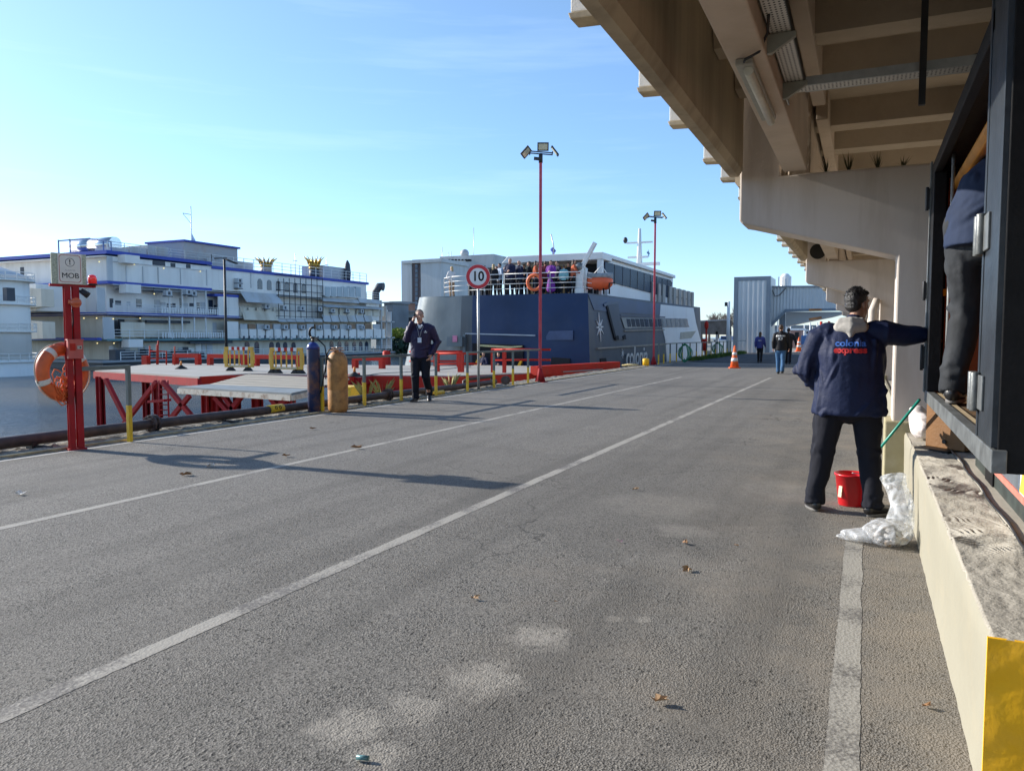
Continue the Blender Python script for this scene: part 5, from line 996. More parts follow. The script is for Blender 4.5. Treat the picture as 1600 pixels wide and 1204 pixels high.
# superstructure
HB = pm('ferry_house_white', (.70, .71, .70), .04, .6, .45, dirt=(.55, .55, .52), dscale=.7, damt=.35); zr = 5.5
XL = PY(786, 402, 37.1).x; mb = MB(); mb.box(XL + .6, -12.25, 38.6, 53.5, 3.4, 5.42); mb.build('deckhouse', HB, fr)
mb = MB(); mb.prism([(XL + .25, 37.1, 5.58), (-12.05, 37.1, 5.58), (-12.05, 37.1, 5.22), (XL - .1, 37.1, 5.22)], (0, 1.6, 0)); mb.box(XL + .3, -12.05, 38.7, 53.4, 5.38, 5.58); mb.build('roof', HB, fr, bev=.03)
mb = MB(); mb.box(-12.35, -12.1, 37.15, 37.45, 3.44, 5.22); mb.build('roof_post', HB, fr)
mb = MB(); mb.box(XL + .8, -12.9, 38.50, 38.60, 3.6, 5.1); mb.build('lounge_front', pm('tan_wood_front', (.40, .28, .13), .15, 1.5, .5), fr)
for x0, x1 in ((-16.4, -15.7), (-15.5, -14.8), (-14.5, -13.7)): MB().box(x0, x1, 38.44, 38.5, 3.7, 4.9).build('window', GLS, fr)
MB().box(-13.4, -12.5, 38.46, 38.6, 3.5, 5.15).build('doorway', FDK, fr)
y0, y1 = f3(950, 410).y, f3(1052, 440).y
mb = MB(); mb.prism([(-12.25, 38.0, 5.18), (-12.25, 38.0, 4.22), (-12.25, 52.2, 3.98), (-12.25, 53.1, 5.05), (-12.25, 52.5, 5.2)], (.06, 0, 0)); mb.build('side_window', GLS, fr)
for i in range(9): y = 39.6 + i * 1.5; MB().box(-12.19, -12.175, y, y + .06, 4.1, 5.17).build('mullion', DARKST, fr)
# louvred vents on the side deck
for i, px in enumerate([1022, 1031, 1038, 1048, 1055, 1063, 1070, 1077, 1083]):
    Y = PX(px, 460, -12.1).y; H_ = 1.25; mb = MB(); mb.box(-12.7, -12.1, Y - .35, Y + .35, 3.5, 3.5 + H_); o = mb.build('vent_box', pm('vent_grey', (.30, .29, .27), .15, 2, .6), fr)
    for z in (3.62, 4.2): MB().box(-12.6, -12.2, Y - .40, Y - .35, z, z + .48).build('grille', pm('grille_tan', (.48, .45, .40), .2, 2, .6), o)
# mast and flags
p = PX(1000, 356, -15.5); mb = MB(); Y = 52; p = PY(999, 405, Y); t0 = PY(999, 357, Y)
mb.tube([(p.x, Y, 5.6), (p.x, Y, t0.z)], [.25, .09], 8); mb.box(p.x - .9, p.x + .9, Y - .1, Y + .1, t0.z - 1.0, t0.z - .9); mb.box(p.x - .2, p.x + 1.4, Y - .15, Y + .15, 6.2, 6.4); mb.box(p.x - .8, p.x + .6, Y - .1, Y + .1, t0.z - 2.0, t0.z - 1.88); mb.build('mast', FWH, fr)
mb = MB(); mb.ell((p.x - 1, Y, t0.z - .75), (.16, .16, .22), 10, 6); mb.build('mast_lamp', DARKST, fr)
def flag(Yd, px0, py0, px1, py1, m_, nm='flag'):
    a = PY(px0, py0, Yd); c = PY(px1, py1, Yd); mb = MB(); vs = []
    for i in range(9):
        t_ = i / 8; vs += [(a.x + .06 * math.sin(i), Yd + .08 * math.sin(i * 1.3), a.z + (c.z - a.z) * t_), (a.x + (c.x - a.x) * (.4 + .6 * math.sin(t_ * 3)) , Yd + .1 * math.cos(i * 1.7), a.z + (c.z - a.z) * t_ - .1)]
    mb.add(vs, [(2 * i, 2 * i + 1, 2 * i + 3, 2 * i + 2) for i in range(8)], 0, True); return mb.build(nm, m_, fr)
mb = MB(); a, c = PY(862, 366, 38), PY(865, 399, 38); mb.tube([PY(861, 366, 38), PY(865, 384, 38), PY(865, 400, 38)], .03, 6); mb.build('flagstaff', GALV, fr); flag(38, 862, 382, 868, 397, pm('flag_navy_white', (.12, .14, .45), .7, 3, .8)); flag(52, 1012, 389, 1015, 399, pm('flag_blue', (.2, .35, .5), .4, 3, .8))
# rescue boat on its crane
rb = thing('rescue_boat', 'small orange rescue boat under a grey cover hanging on the ferry side deck', 'boat', (-12.6, 36.6, 3.9)); a, c = PX(921, 432, -12.4), PX(958, 432, -12.4)
Yb = 37.6; p0, p1 = PX(920, 440, -12.5), PX(957, 440, -12.5); L = 2.1; cxb = PX(938, 440, -12.6); 
mb = MB(); secs = []
xa = PY(920, 440, 36.6).x; xb = PY(957, 440, 36.6).x
for t_, w_, d_ in [(0, .30, .30), (.06, .42, .36), (.4, .5, .42), (.8, .45, .38), (1, .12, .18)]: secs.append((Vector((xa + (xb - xa) * t_, 36.6, 4.05)), (w_ * .9, d_)))
mb.tube([s_[0] for s_ in secs], [s_[1] for s_ in secs], 14, side=(0, 1, 0)); mb.build('hull', pm('boat_orange', (.80, .13, .04), .1, 2, .45), rb)
mb = MB(); mb.tube([s_[0] + Vector((0, 0, .28)) for s_ in secs], [(s_[1][0] * 1.05, .16) for s_ in secs], 14, side=(0, 1, 0)); mb.build('cover', pm('grey_cover', (.25, .27, .28), .4, 5, .7), rb)
mb = MB(); mb.tube([(xa + .2, 36.6, 4.4), (xa + .7, 36.5, 4.85), (xb - .3, 36.6, 4.45)], .03, 6); mb.build('sling', FWH, rb)
cr_ = thing('davit_crane', 'white davit crane with raised jib on the ferry side deck', 'crane', (-13, 36.3, DZ)); b0 = PY(906, 458, 36.2); mb = MB(); mb.box(b0.x - .22, b0.x + .22, 36.0, 36.4, DZ, 4.9); mb.box(b0.x - .32, b0.x + .32, 35.9, 36.5, DZ, 3.7); mb.build('pedestal', FWH, cr_, bev=.02)
mb = MB(); e0, e1 = PY(909, 420, 36.2), PY(930, 379, 36.2); mb.beam(e0 - Vector((.1, 0, .1)), e1, .18, .22, up=(0, 1, 0)); mb.build('jib', FWH, cr_, bev=.01); mb = MB(); mb.ell(PY(905, 417, 36.1), (.24, .24, .22), 12, 8); mb.build('winch', GREY, cr_)
mb = MB(); mb.tube([PY(913, 455, 36.3), PY(916, 420, 36.3), PY(912, 418, 36.3)], .08, 8); mb.build('stay', FWH, cr_)
mb = MB()
for px in (925, 934, 943, 952): a = PY(px, 462, 36.4); mb.tube([(a.x, 36.4, DZ), (a.x, 36.4, 3.95), (a.x + .3, 36.4, 3.98)], .04, 6)
mb.build('cradle', DARKST, cr_)
# life rafts, white boxes near the bow
# ================================================================ GANGWAY TOWER AND BRIDGE
gt = thing('gangway_tower', 'tall grey corrugated metal gangway tower with sloping enclosed bridge beyond the ferry', 'tower', (-8.6, 67, 0)); Yg = 66.5
CORR = bpy.data.materials.new('corrugated_silver'); CORR.use_nodes = True; n, l = CORR.node_tree.nodes, CORR.node_tree.links; b = n['Principled BSDF']; b.inputs['Roughness'].default_value = .42; b.inputs['Metallic'].default_value = .15
t = n.new('ShaderNodeTexNoise'); t.inputs['Scale'].default_value = .7; l.new(n.new('ShaderNodeNewGeometry').outputs['Position'], t.inputs['Vector']); r = n.new('ShaderNodeValToRGB'); r.color_ramp.elements[0].color = (.50, .50, .49, 1); r.color_ramp.elements[1].color = (.64, .63, .61, 1); l.new(t.outputs[0], r.inputs[0]); l.new(r.outputs[0], b.inputs['Base Color'])
FRM = pm('slate_blue_frame', (.22, .25, .28), .1, 1, .5)
def corr_wall(mb, a, c, z0a, z0c, z1a, z1c, pitch=.32, amp=.035):
    a, c = Vector(a), Vector(c); d = (c - a); L = d.length; u = d / L; nn_ = Vector((u.y, -u.x, 0)); k = int(L / pitch) * 4; vs = []
    for i in range(k + 1):
        t_ = i / k; o_ = amp if (i % 4) in (1, 2) else 0; p = a + d * t_ + nn_ * o_; vs += [(p.x, p.y, z0a + (z0c - z0a) * t_), (p.x, p.y, z1a + (z1c - z1a) * t_)]
    mb.add(vs, [(2 * i, 2 * i + 2, 2 * i + 3, 2 * i + 1) for i in range(k)])
gA, gB = PY(1146, 500, Yg), PY(1203, 500, Yg); zT = PY(1146, 433, Yg).z
mb = MB(); corr_wall(mb, (gA.x + .3, Yg, 0), (gB.x - .3, Yg, 0), .0, .0, zT - .3, zT - .3, .34, .05); mb.build('cladding', CORR, gt)
mb = MB(); mb.box(gA.x, gA.x + .32, Yg - .06, Yg + .2, 0, zT); mb.box(gB.x - .32, gB.x, Yg - .06, Yg + .2, 0, zT); mb.box(gA.x + .32, gB.x - .32, Yg - .055, Yg + .2, zT - .34, zT - .002); mb.build('frame', FRM, gt)
mb = MB(); mb.box(gA.x + .05, gB.x - .02, Yg + .1, Yg + 4, 0, zT - .02); mb.build('walls', CORR, gt)
mb = MB(); a0 = gB.x; xs_ = [a0, a0 + .9, a0 + 1.9, a0 + 8.4]; YY = Yg + 1.5
def zz(px, py): return PY(px, py, YY).z
W1 = [PY(1204, 448, YY), PY(1228, 448, YY), PY(1300, 447, YY)]
mb = MB(); corr_wall(mb, (PY(1203, 480, YY).x, YY, 0), (PY(1228, 480, YY).x, YY, 0), zz(1205, 508), zz(1228, 484), zz(1205, 449), zz(1228, 449), .25, .03); corr_wall(mb, (PY(1228, 480, YY).x, YY, 0), (PY(1320, 480, YY).x, YY, 0), zz(1228, 484), zz(1300, 484), zz(1228, 448), zz(1300, 449), .25, .03); mb.build('bridge_wall', CORR, gt)
mb = MB(); mb.beam(PY(1226, 485, YY - .1), PY(1330, 483, YY - .1), .2, .22); mb.beam(PY(1204, 509, YY - .1), PY(1227, 486, YY - .1), .2, .2); mb.beam(PY(1204, 448, YY), PY(1320, 447, YY), .3, .12); mb.build('bridge_beam', FRM, gt)
mb = MB(); mb.prism([PY(1228, 487, YY + 2), PY(1330, 487, YY + 2), PY(1300, 495, YY + 2), PY(1260, 503, YY + 2), PY(1228, 510, YY + 2)], (0, 2, 0)); mb.build('under_bridge', CORR, gt)
OSG = pm('orange_warning', (.45, .17, .05), .5, 2, .6)
for x0, y0 in ((1264, 484), (1264, 499)): mb = MB(); a, c = PY(x0, y0, YY - .3), PY(x0 + 20, y0 - (3 if y0 > 490 else 0), YY - .3); mb.beam(a, c, .06, .2); mb.build('warning_strip', OSG, gt)
for px in (1220, 1225): a = PY(px, 490, YY + 1); mb = MB(); mb.box(a.x - .12, a.x + .12, YY + .9, YY + 1.1, 0, a.z); mb.build('column', FRM, gt)
mb = MB(); mb.tube([PY(1206, 452, YY - .1), PY(1211, 463, YY - .1), PY(1218, 461, YY - .1), PY(1228, 450, YY - .1)], .03, 5); mb.build('cable', DARKST, gt)
a = PY(1227, 447, 90); sl = thing('silo', 'small white tank on a roof behind the gangway bridge', 'tank', (a.x, 90, 0)); mb = MB(); mb.lathe([(.55, 0), (.55, PY(1227, 432, 90).z), (.3, PY(1227, 428, 90).z), (.001, PY(1227, 427, 90).z)], (a.x, 90, 0), 16); mb.build('vessel', FWH, sl)
mb = MB()
for dx in (-.62, -.2, .3, .62): mb.box(a.x + dx - .06, a.x + dx + .06, 89.2, 89.3, 0, PY(1227, 433, 90).z)
mb.build('cage', FWH, sl)
# ================================================================ FAR SHORE
TRUNK = pm('grey_bark', (.16, .13, .11), .25, 9, .9); GRN1 = pm('bush_green', (.07, .12, .03), .5, 1.5, .8); GRN2 = pm('bush_lime', (.22, .27, .04), .4, 1.5, .8)
BCON = pm('weathered_block_wall', (.46, .47, .46), .08, .08, .8, dirt=(.26, .25, .23), dscale=.12, damt=.7, streak=True); BBRN = pm('brown_cladding', (.14, .105, .10), .15, .1, .8); BWH = pm('pale_block_wall', (.56, .57, .56), .06, .1, .8, dirt=(.30, .29, .27), dscale=.15, damt=.75, streak=True); BWIN = pm('far_window', (.10, .13, .17), .3, .3, .3)
struct('far_bank', MB().box(-900, -125, 60, 900, -6, -1.2).box(-125, -20, 139, 900, -6, -1.2), pm('far_bank_ground', (.2, .2, .17), .2, .1, .9))
D = 165.0
def q(px, py, Y=D): return PY(px, py, Y)
ab = thing('office_block', 'tall weathered grey concrete block with brown window strips behind the ferry', 'building', (q(660, 500).x, D, -1))
def bq(x0, y0, x1, y1, Y0_, dy, m_, nm, parent=ab):
    a, c = PY(x0, y0, Y0_), PY(x1, y1, Y0_); mb = MB(); mb.box(a.x, c.x, Y0_, Y0_ + dy, c.z, a.z); return mb.build(nm, m_, parent)
bq(627, 409, 644, 540, D - .3, 14, BWH, 'wall'); bq(644, 406, 657, 540, D, 14, BBRN, 'window_strip'); bq(657, 405, 690, 540, D - .3, 14, BWH, 'wall'); bq(627, 407.5, 690, 409, D - .7, 14, BWH, 'parapet')
for i in range(10): bq(648.5, 413 + i * 7.2, 652.5, 418.6 + i * 7.2, D - .25, .3, BWIN, 'window')
# long wing running away to the right, brown with pale bands
a = PY(688, 405, D); mb = MB(); mb.prism([(a.x, D + 1, -1.2), (a.x + 22, D + 34, -1.2), (a.x + 22, D + 34, a.z - .5), (a.x, D + 1, a.z - .4)], (6, -2, 0)); mb = MB()
w0 = PY(688, 412, D); w1 = PY(760, 424, D + 60)
def wing(z0, z1, off, m_, nm): 
    mb = MB(); p0, p1 = Vector((w0.x, D + 2, 0)), Vector((w1.x, D + 60, 0)); d_ = (p1 - p0).normalized(); n2 = Vector((d_.y, -d_.x, 0))
    mb.prism([p0 + n2 * off + Vector((0, 0, z0)), p1 + n2 * off + Vector((0, 0, z0)), p1 + n2 * off + Vector((0, 0, z1)), p0 + n2 * off + Vector((0, 0, z1))], -n2 * (1.5 + off)); mb.build(nm, m_, ab)
zt_ = w0.z; wing(-1.2, zt_ + 1.2, 0, BBRN, 'wall')
wing(zt_ - .3, zt_ + 1.3, .2, BWH, 'parapet')
for k in range(5): wing(zt_ - 3.4 - k * 3.1, zt_ - 2.6 - k * 3.1, .15, BWIN, 'window_band')
bq(687, 401, 771, 418, D + 20, 22, BWH, 'penthouse')
for i in range(7): bq(700 + i * 5.2, 405, 703 + i * 5.2, 407, D + 19.8, .3, FDK, 'vent')
bq(728, 405.5, 736, 408, D + 19.8, .3, FDK, 'vent'); c = q(726, 396, D + 26); MB().ell(c, (1.1 * 1.1, 1.2, 1.2), 16, 12).cyl(c - Vector((0, 0, 3)), c, .5).build('dome', pm('dome_grey', (.4, .42, .43), .1, 1, .5), ab)
for px, yt in ((691, 386), (701, 394), (705, 393), (740, 356)): a = PY(px, yt, D + 25); MB().cyl((a.x, D + 25, 18), (a.x, D + 25, a.z), .07, n=5).build('aerial', GALV, ab)
# low waterside buildings between riverboat and ferry
def lowb(name, label, x0, yt, x1, yb, Y, m_, dep=10, extra=None):
    a, c = PY(x0, yt, Y), PY(x1, yb, Y); t = thing(name, label, 'building', ((a.x + c.x) / 2, Y, -1.2)); MB().box(a.x, c.x, Y, Y + dep, -1.5, a.z).build('wall', m_, t); MB().box(a.x - .4, c.x + .4, Y - .4, Y + dep, a.z, a.z + .3).build('roof', pm('low_roof', (.22, .24, .26), .15, .3, .7), t)
    for wdw in (extra or []): b_, e_ = PY(wdw[0], wdw[1], Y - .06), PY(wdw[2], wdw[3], Y - .06); MB().box(b_.x, e_.x, Y - .08, Y + .1, e_.z, b_.z).build(wdw[4] if len(wdw) > 4 else 'window', wdw[5] if len(wdw) > 5 else FDK, t)
    return t
lowb('harbour_shed', 'low grey harbour shed with a dark doorway behind the phoning man', 612, 488, 672, 545, 140.5, pm('shed_wall', (.30, .31, .30), .15, .2, .8), 8, [(634, 496, 648, 514), (655, 498, 668, 512, 'window', BWIN)])
lowb('brick_house', 'small brick house with flat roof beside the tall grey block', 612, 473, 627, 490, 149.5, pm('brick_wall', (.30, .15, .10), .2, .4, .8), 6, [(615, 478, 619, 482, 'window', BWIN)])
lowb('grey_tower_house', 'narrow dark grey building right behind the riverboat stern', 600, 474, 614, 545, 132, pm('dark_shed', (.17, .19, .21), .2, .3, .7), 6, [(603, 484, 606, 500, 'window', WHT), (609, 488, 611, 520, 'window', FDK)])
def leafcloud(mb, c, rad, n, s, seed=0):
    rnd = random.Random(seed)
    for _ in range(n):
        while True:
            p = Vector((rnd.uniform(-1, 1), rnd.uniform(-1, 1), rnd.uniform(-1, 1)))
            if p.length < 1 and p.length > .35: break
        p = Vector((c[0] + p.x * rad[0], c[1] + p.y * rad[1], c[2] + p.z * rad[2])); a = Vector((rnd.uniform(-1, 1), rnd.uniform(-1, 1), rnd.uniform(-.6, 1))).normalized(); b_ = a.orthogonal().normalized(); k = s * rnd.uniform(.5, 1.3)
        d_ = a.cross(b_) * k * .6; b_ = b_ * k; mb.add([p - b_, p + d_, p + b_, p - d_], [(0, 1, 2, 3)])
a = PY(623, 521, 128); mb = MB(); leafcloud(mb, (a.x, 128, a.z), (2.2, 1.5, 1.1), 700, .3, 4); leafcloud(mb, (a.x + 1.5, 128, a.z - .3), (1.6, 1.5, .9), 300, .3, 5); tag(mb.build('lime_bush', GRN2), 'bright lime green bush on the far bank between the riverboat and ferry', 'bush')
a = PY(628, 545, 127); mb = MB(); 
for i in range(6): leafcloud(mb, (a.x - 3 + i * 1.8, 127 + i * .3, a.z + .6), (1.6, 1.5, 1.6), 350, .35, 30 + i)
tag(mb.build('dark_hedge', pm('hedge_dark', (.03, .07, .05), .4, 1, .9)), 'dark green hedge hanging over the water under the lime bush', 'hedge')
# bare winter trees past the ferry
def bare_tree(px, Y, H, seed, label):
    b0 = PY(px, 530, Y); rnd = random.Random(seed); mb = MB(); tw_ = MB()
    t = thing('bare_tree', label, 'tree', (b0.x, Y, 0), 'bare trees beyond the ferry'); mb.tube([(b0.x, Y, -.2), (b0.x, Y, H * .3), (b0.x + .2, Y, H * .45)], [.35, .25, .18], 6); mb.build('trunk', TRUNK, t)
    def br(p, d, L, r, lev):
        e = p + d * L; tw_.tube([p, p.lerp(e, .5) + Vector((rnd.uniform(-.1, .1), 0, rnd.uniform(0, .1))) * L, e], [r, r * .8, r * .5], 4, caps=False)
        if lev: 
            for _ in range(4 if lev > 1 else 5): nd = (d + Vector((rnd.uniform(-1, 1), rnd.uniform(-1, 1), rnd.uniform(-.3, .8))) * .85).normalized(); br(p.lerp(e, rnd.uniform(.4, 1)), nd, L * .62, r * .5, lev - 1)
    for i in range(6): br(Vector((b0.x + .1, Y, H * rnd.uniform(.25, .45))), Vector((rnd.uniform(-.9, .9), rnd.uniform(-.6, .6), .8)).normalized(), H * .27, .13, 3)
    tw_.build('crown', TRUNK, t)
for i, (px, Y, H) in enumerate([(1108, 170, 7.4), (1122, 178, 8.0), (1136, 174, 8.6), (1096, 185, 6.6), (1148, 182, 8.2)]): bare_tree(px, Y, H, i + 11, ['leafless tree on the far horizon, just right of the ferry bow', 'leafless tree on the horizon midway between ferry and gangway tower', 'leafless tree rising behind the tall pale pole', 'lowest leafless tree, partly hidden by the ferry bow', 'leafless tree at the left edge of the gangway tower'][i])
# netting fence, pole, red stand between ferry and tower
mb = MB(); a, c = PY(1088, 503, 72), PY(1142, 500, 72); b_, e_ = PY(1088, 522, 72), PY(1142, 523, 72); mb.prism([a, c, e_, b_], (0, .3, 0)); t = thing('gangway', 'dark netted gangway spanning behind the ferry bow', 'gangway', (c.x, 72, 0)); mb.build('netting', pm('dark_netting', (.08, .085, .09), .4, 2, .8), t)
for px in (1092, 1120, 1141): a = PY(px, 523, 72); MB().box(a.x - .1, a.x + .1, 72, 72.2, -2, a.z + .3).build('post', FRM, t)
MB().beam(PY(1088, 502, 71.9), PY(1142, 499, 71.9), .1, .12).build('handrail', FRM, t)
a = PY(1137, 560, 60); b_ = PY(1137, 471, 60); t = thing('pale_pole', 'tall pale pole with small camera left of the gangway tower', 'pole', (a.x, 60, 0)); MB().tube([(a.x, 60, 0), (a.x, 60, b_.z)], [.13, .11], 8).build('shaft', FWH, t); MB().box(a.x - .28, a.x - .12, 59.9, 60.1, b_.z - .35, b_.z - .05).build('camera_box', DARKST, t)
a = PY(1103, 560, 52); t = thing('hydrant_stand', 'red hydrant stand beside the far guard rail', 'hydrant', (a.x, 52, 0)); MB().tube([(a.x, 52, 0), (a.x, 52, PY(1103, 502, 52).z)], .06, 8).build('pipe', RED2, t); MB().tube([(a.x - .12, 52, .4), (a.x - .12, 52, 1.2)], .18, 10).build('cabinet', RED2, t); MB().ell((a.x, 52, PY(1103, 508, 52).z), (.14, .14, .3), 10, 8).build('head', RED2, t)
def hose(px, py0, py1, Y, label):
    a = PY(px, py0, Y); c = PY(px, py1, Y); t = MB(); rnd = random.Random(px)
    for k in range(7): w_ = .15 + .04 * k; t.tube([(a.x + w_ * math.sin(u / 14 * 6.283) + rnd.uniform(-.02, .02), Y + .02 * k, (a.z + c.z) / 2 + (a.z - c.z) / 2 * math.cos(u / 14 * 6.283) * (1 - .04 * k)) for u in range(15)], .017, 6)
    tag(t.build('green_hose', pm('green_hose_rubber', (.02, .22, .10), .2, 9, .4)), label, 'hose', 'green hoses hung on the far guard rail')
hose(1070, 536, 566, 40.6, 'big green hose coil hanging on the guard rail beside the ferry'); hose(1121, 534, 556, 53, 'smaller green hose coil hanging left of the gangway tower')
mb = MB(); rnd = random.Random(2)
for i in range(1500): y = rnd.uniform(43, 64); x = -8.85 + rnd.gauss(0, .14); h = rnd.uniform(.05, .3); w_ = .04; mb.add([(x - w_, y, 0), (x + w_, y, 0), (x + rnd.uniform(-.1, .1), y + rnd.uniform(-.1, .1), h)], [(0, 1, 2)])
tag(mb.build('grass', pm('verge_grass', (.07, .13, .02), .4, 3, .8)), 'strip of green weeds under the far guard rail', 'grass', kind='stuff')
for i, (px, Y) in enumerate([(575, 13.9), (600, 14.8), (705, 15.9), (518, 12.6)]):
    p = PX(px, 600, -9.35); rnd = random.Random(i); mb = MB()
    for k in range(22):
        a_ = rnd.uniform(0, 6.28); h = rnd.uniform(.2, .5) if px != 518 else rnd.uniform(.08, .2); l_ = rnd.uniform(.05, .3); w_ = .008; d_ = Vector((math.cos(a_), math.sin(a_), 0)); s_ = Vector((-d_.y, d_.x, 0)) * w_; o_ = Vector((-9.38, p.y, 0)) + d_ * .04
        mb.add([o_ - s_, o_ + s_, o_ + d_ * l_ * .4 + Vector((0, 0, h * .7)), o_ + d_ * l_ + Vector((0, 0, h))], [(0, 1, 2, 3)])
    tag(mb.build('weed_tuft', pm('straw_weed', (.28, .26, .10), .4, 20, .8)), ['straw coloured weed tuft by the pipe flange', 'straw coloured weed tuft just left of the phoning man', 'straw coloured weed tuft left of the speed sign post', 'low weed tuft beside the orange gas cylinder'][i], 'weed', 'weeds on the quay edge')
mb = MB(); a = G(1009, 572); mb.lathe([(.16, 0), (.16, .32), (.12, .36), (.001, .37)], (a.x, a.y, 0), 14); tag(mb.build('mooring_bollard', YEL), 'small yellow bollard left of the farther lamp post', 'bollard')
mb = MB(); a = G(991, 572); 
for k in range(3): mb.torus((a.x - .2 + .04 * k, a.y + .1, .035 + .02 * k), .38 - .07 * k, .03, (0, .05, 1), 20, 6)
tag(mb.build('mooring_rope', pm('yellow_rope', (.50, .40, .18), .3, 9, .9)), 'coiled yellowish mooring rope on the quay below the ferry name', 'rope')
# traffic cone
def cone(px, py, Y, h, label):
    p = G(px, py); t = thing('traffic_cone', label, 'cone', (p.x, p.y, 0), 'orange traffic cones'); w_ = h * .2
    MB().obox((p.x, p.y, .02), (w_ * 2.3, w_ * 2.3, .04), (0, 0, .3)).build('base', pm('cone_orange', (.85, .16, .04), .06, 5, .5), t)
    r = lambda z: w_ * .82 * (1 - z / h) + h * .03
    MB().lathe([(r(0), .04), (r(h * .98), h), (r(h * .98) * .7, h)], (p.x, p.y, 0), 20).build('body', _M['cone_orange'], t)
    for z0, z1 in ((.30, .45), (.58, .70)): MB().lathe([(r(h * z0) + .014, h * z0), (r(h * z1) + .014, h * z1)], (p.x, p.y, 0), 20).build('white_band', WHT, t)
cone(1147.5, 575, 34, .98, 'orange and white traffic cone standing on the road beside the far concrete strip'); cone(1248, 549, 70, 1.3, 'distant orange traffic cone under the gangway bridge')
# harbour clutter seen under the gangway bridge
YQ = 95.0
def hb(px0, py0, px1, py1, Y, dy, m_, nm, parent): a, c = PY(px0, py0, Y), PY(px1, py1, Y); return MB().box(a.x, c.x, Y, Y + dy, c.z, a.z).build(nm, m_, parent)
BLB = pm('boat_blue', (.04, .12, .30), .3, 1, .4); BRK = pm('pink_kiosk', (.40, .24, .20), .15, 1, .8)
t = thing('blue_launch', 'blue working boat with white wheelhouse under the gangway bridge', 'boat', (PY(1262, 540, 92).x, 92, 0)); hb(1252, 524, 1284, 538, 92, 3, BLB, 'hull', t); hb(1258, 517, 1272, 524, 92.2, 2, FWH, 'wheelhouse', t); hb(1260, 518, 1270, 521, 92.1, .2, FDK, 'window', t)
for px, yt in ((1266, 504), (1278, 508)): a = PY(px, yt, 93); MB().cyl((a.x, 93, 1), (a.x, 93, a.z), .08, n=6).build('mast', FWH, t)
t = thing('kiosk', 'pink brick kiosk with dark doorway under the gangway bridge', 'kiosk', (PY(1243, 540, 96).x, 96, 0)); hb(1233, 516, 1252, 543, 96, 3, BRK, 'wall', t); hb(1242, 519, 1248, 530, 95.9, .2, FDK, 'window', t); hb(1232, 513, 1256, 516, 95.7, 3.6, FWH, 'roof', t)
t = thing('white_van', 'white van parked far off behind the walking group', 'van', (PY(1300, 540, 90).x, 90, 0)); hb(1284, 528, 1312, 541, 90, 4, FWH, 'body', t); hb(1288, 529, 1296, 533, 89.9, .2, FDK, 'window', t); 
for px in (1289, 1306): a = PY(px, 541, 89.95); MB().cyl((a.x, 89.9, a.z), (a.x, 90.3, a.z), .33, n=14).build('wheel', RUB, t)
t = thing('red_crane', 'thin red lattice crane seen beyond the gangway bridge', 'crane', (PY(1288, 530, 120).x, 120, 0)); a, c = PY(1280, 535, 120), PY(1296, 502, 120); MB().beam(a, c, .3, .3).build('jib', RED2, t); MB().tube([(a.x + .2, 120, 0), (a.x + .2, 120, c.z)], .2, 6).build('mast', RED2, t)
for i, (px, py, w_, m_, lab) in enumerate([(1216, 530, 12, BLB, 'blue container left of the walking group, behind the tower'), (1322, 534, 16, pm('container_red', (.35, .07, .05), .2, 1, .6), 'dull red container beyond the right end of the bridge'), (1214, 541, 10, pm('container_grey', (.3, .3, .3), .2, 1, .6), 'grey crate on the quay left of the kiosk')]):
    a, c = PY(px, py - 7, 98 + i), PY(px + w_, py + 8, 98 + i); t = thing('cargo_container', lab, 'container', (a.x, 98 + i, 0)); MB().box(a.x, c.x, 98 + i, 101 + i, 0, a.z).build('body', m_, t); MB().box(a.x - .05, c.x + .05, 97.95 + i, 98 + i, a.z - .15, a.z + .03).build('top_rail', FWH, t)
for i, px in enumerate((1236, 1257, 1270, 1277, 1300, 1309)):
    Y = 105 + i * 6; a = PY(px, 504 + (i % 3) * 3, Y); t = MB().tube([(a.x, Y, 0), (a.x, Y, a.z)], .09, 6); t.box(a.x - .7, a.x + .7, Y - .05, Y + .05, a.z - .8, a.z - .7); tag(t.build('ship_mast', FWH if i % 2 else GALV), 'white harbour mast with crosspiece, %s of six seen under the bridge' % ['leftmost', 'second from left', 'third from left', 'fourth from left', 'fifth from left', 'rightmost'][i], 'mast', 'harbour masts')
t = thing('supermarket_wall', 'long low grey warehouse across the far end of the quay', 'building', (10, 170, 0)); a, c = PY(1206, 517, 175), PY(1400, 517, 175); MB().box(a.x, c.x + 30, 175, 190, 0, 3.3).build('wall', pm('warehouse', (.33, .35, .37), .15, .3, .7), t); MB().box(a.x - .5, c.x + 30, 174.7, 190, 3.3, 3.7).build('roof', FRM, t)
# marina boats between ferry and tower
for i, (x0, x1, y0) in enumerate([(1112, 1124, 535), (1124, 1142, 531)]):
    t = thing('moored_boat', ['white moored boat just right of the red hydrant stand', 'blue and white moored boat left of the gangway tower'][i], 'boat', (PY(x0, 540, 80).x, 80, 0)); hb(x0, y0, x1, 552, 80, 3, FWH, 'hull', t); hb(x0 + 2, y0 - 6, x1 - 1, y0, 80.5, 2, BLB if i else FWH, 'cabin', t); hb(x0 + 3, y0 - 4, x1 - 3, y0 - 2, 80.4, .2, FDK, 'window', t)
# black lamp post on the riverboat quay
a = PX(350.5, 405, -60); Yl = a.y; t = thing('dark_lamp_post', 'tall dark lamp post standing on the pier in front of the riverboat', 'lamp post', (-60, Yl, WZ)); MB().tube([(-60, Yl, -3), (-60, Yl, a.z)], [.16, .11], 8).build('pole', DARKST, t)
MB().obox((-60, Yl - .5, a.z + .05), (.3, 1.5, .12), (.1, 0, 0)).build('lamp_head', DARKST, t); MB().obox((-60, Yl + 1.0, a.z - .15), (.3, 1.5, .1), (-.2, 0, 0)).build('lamp_head', DARKST, t)
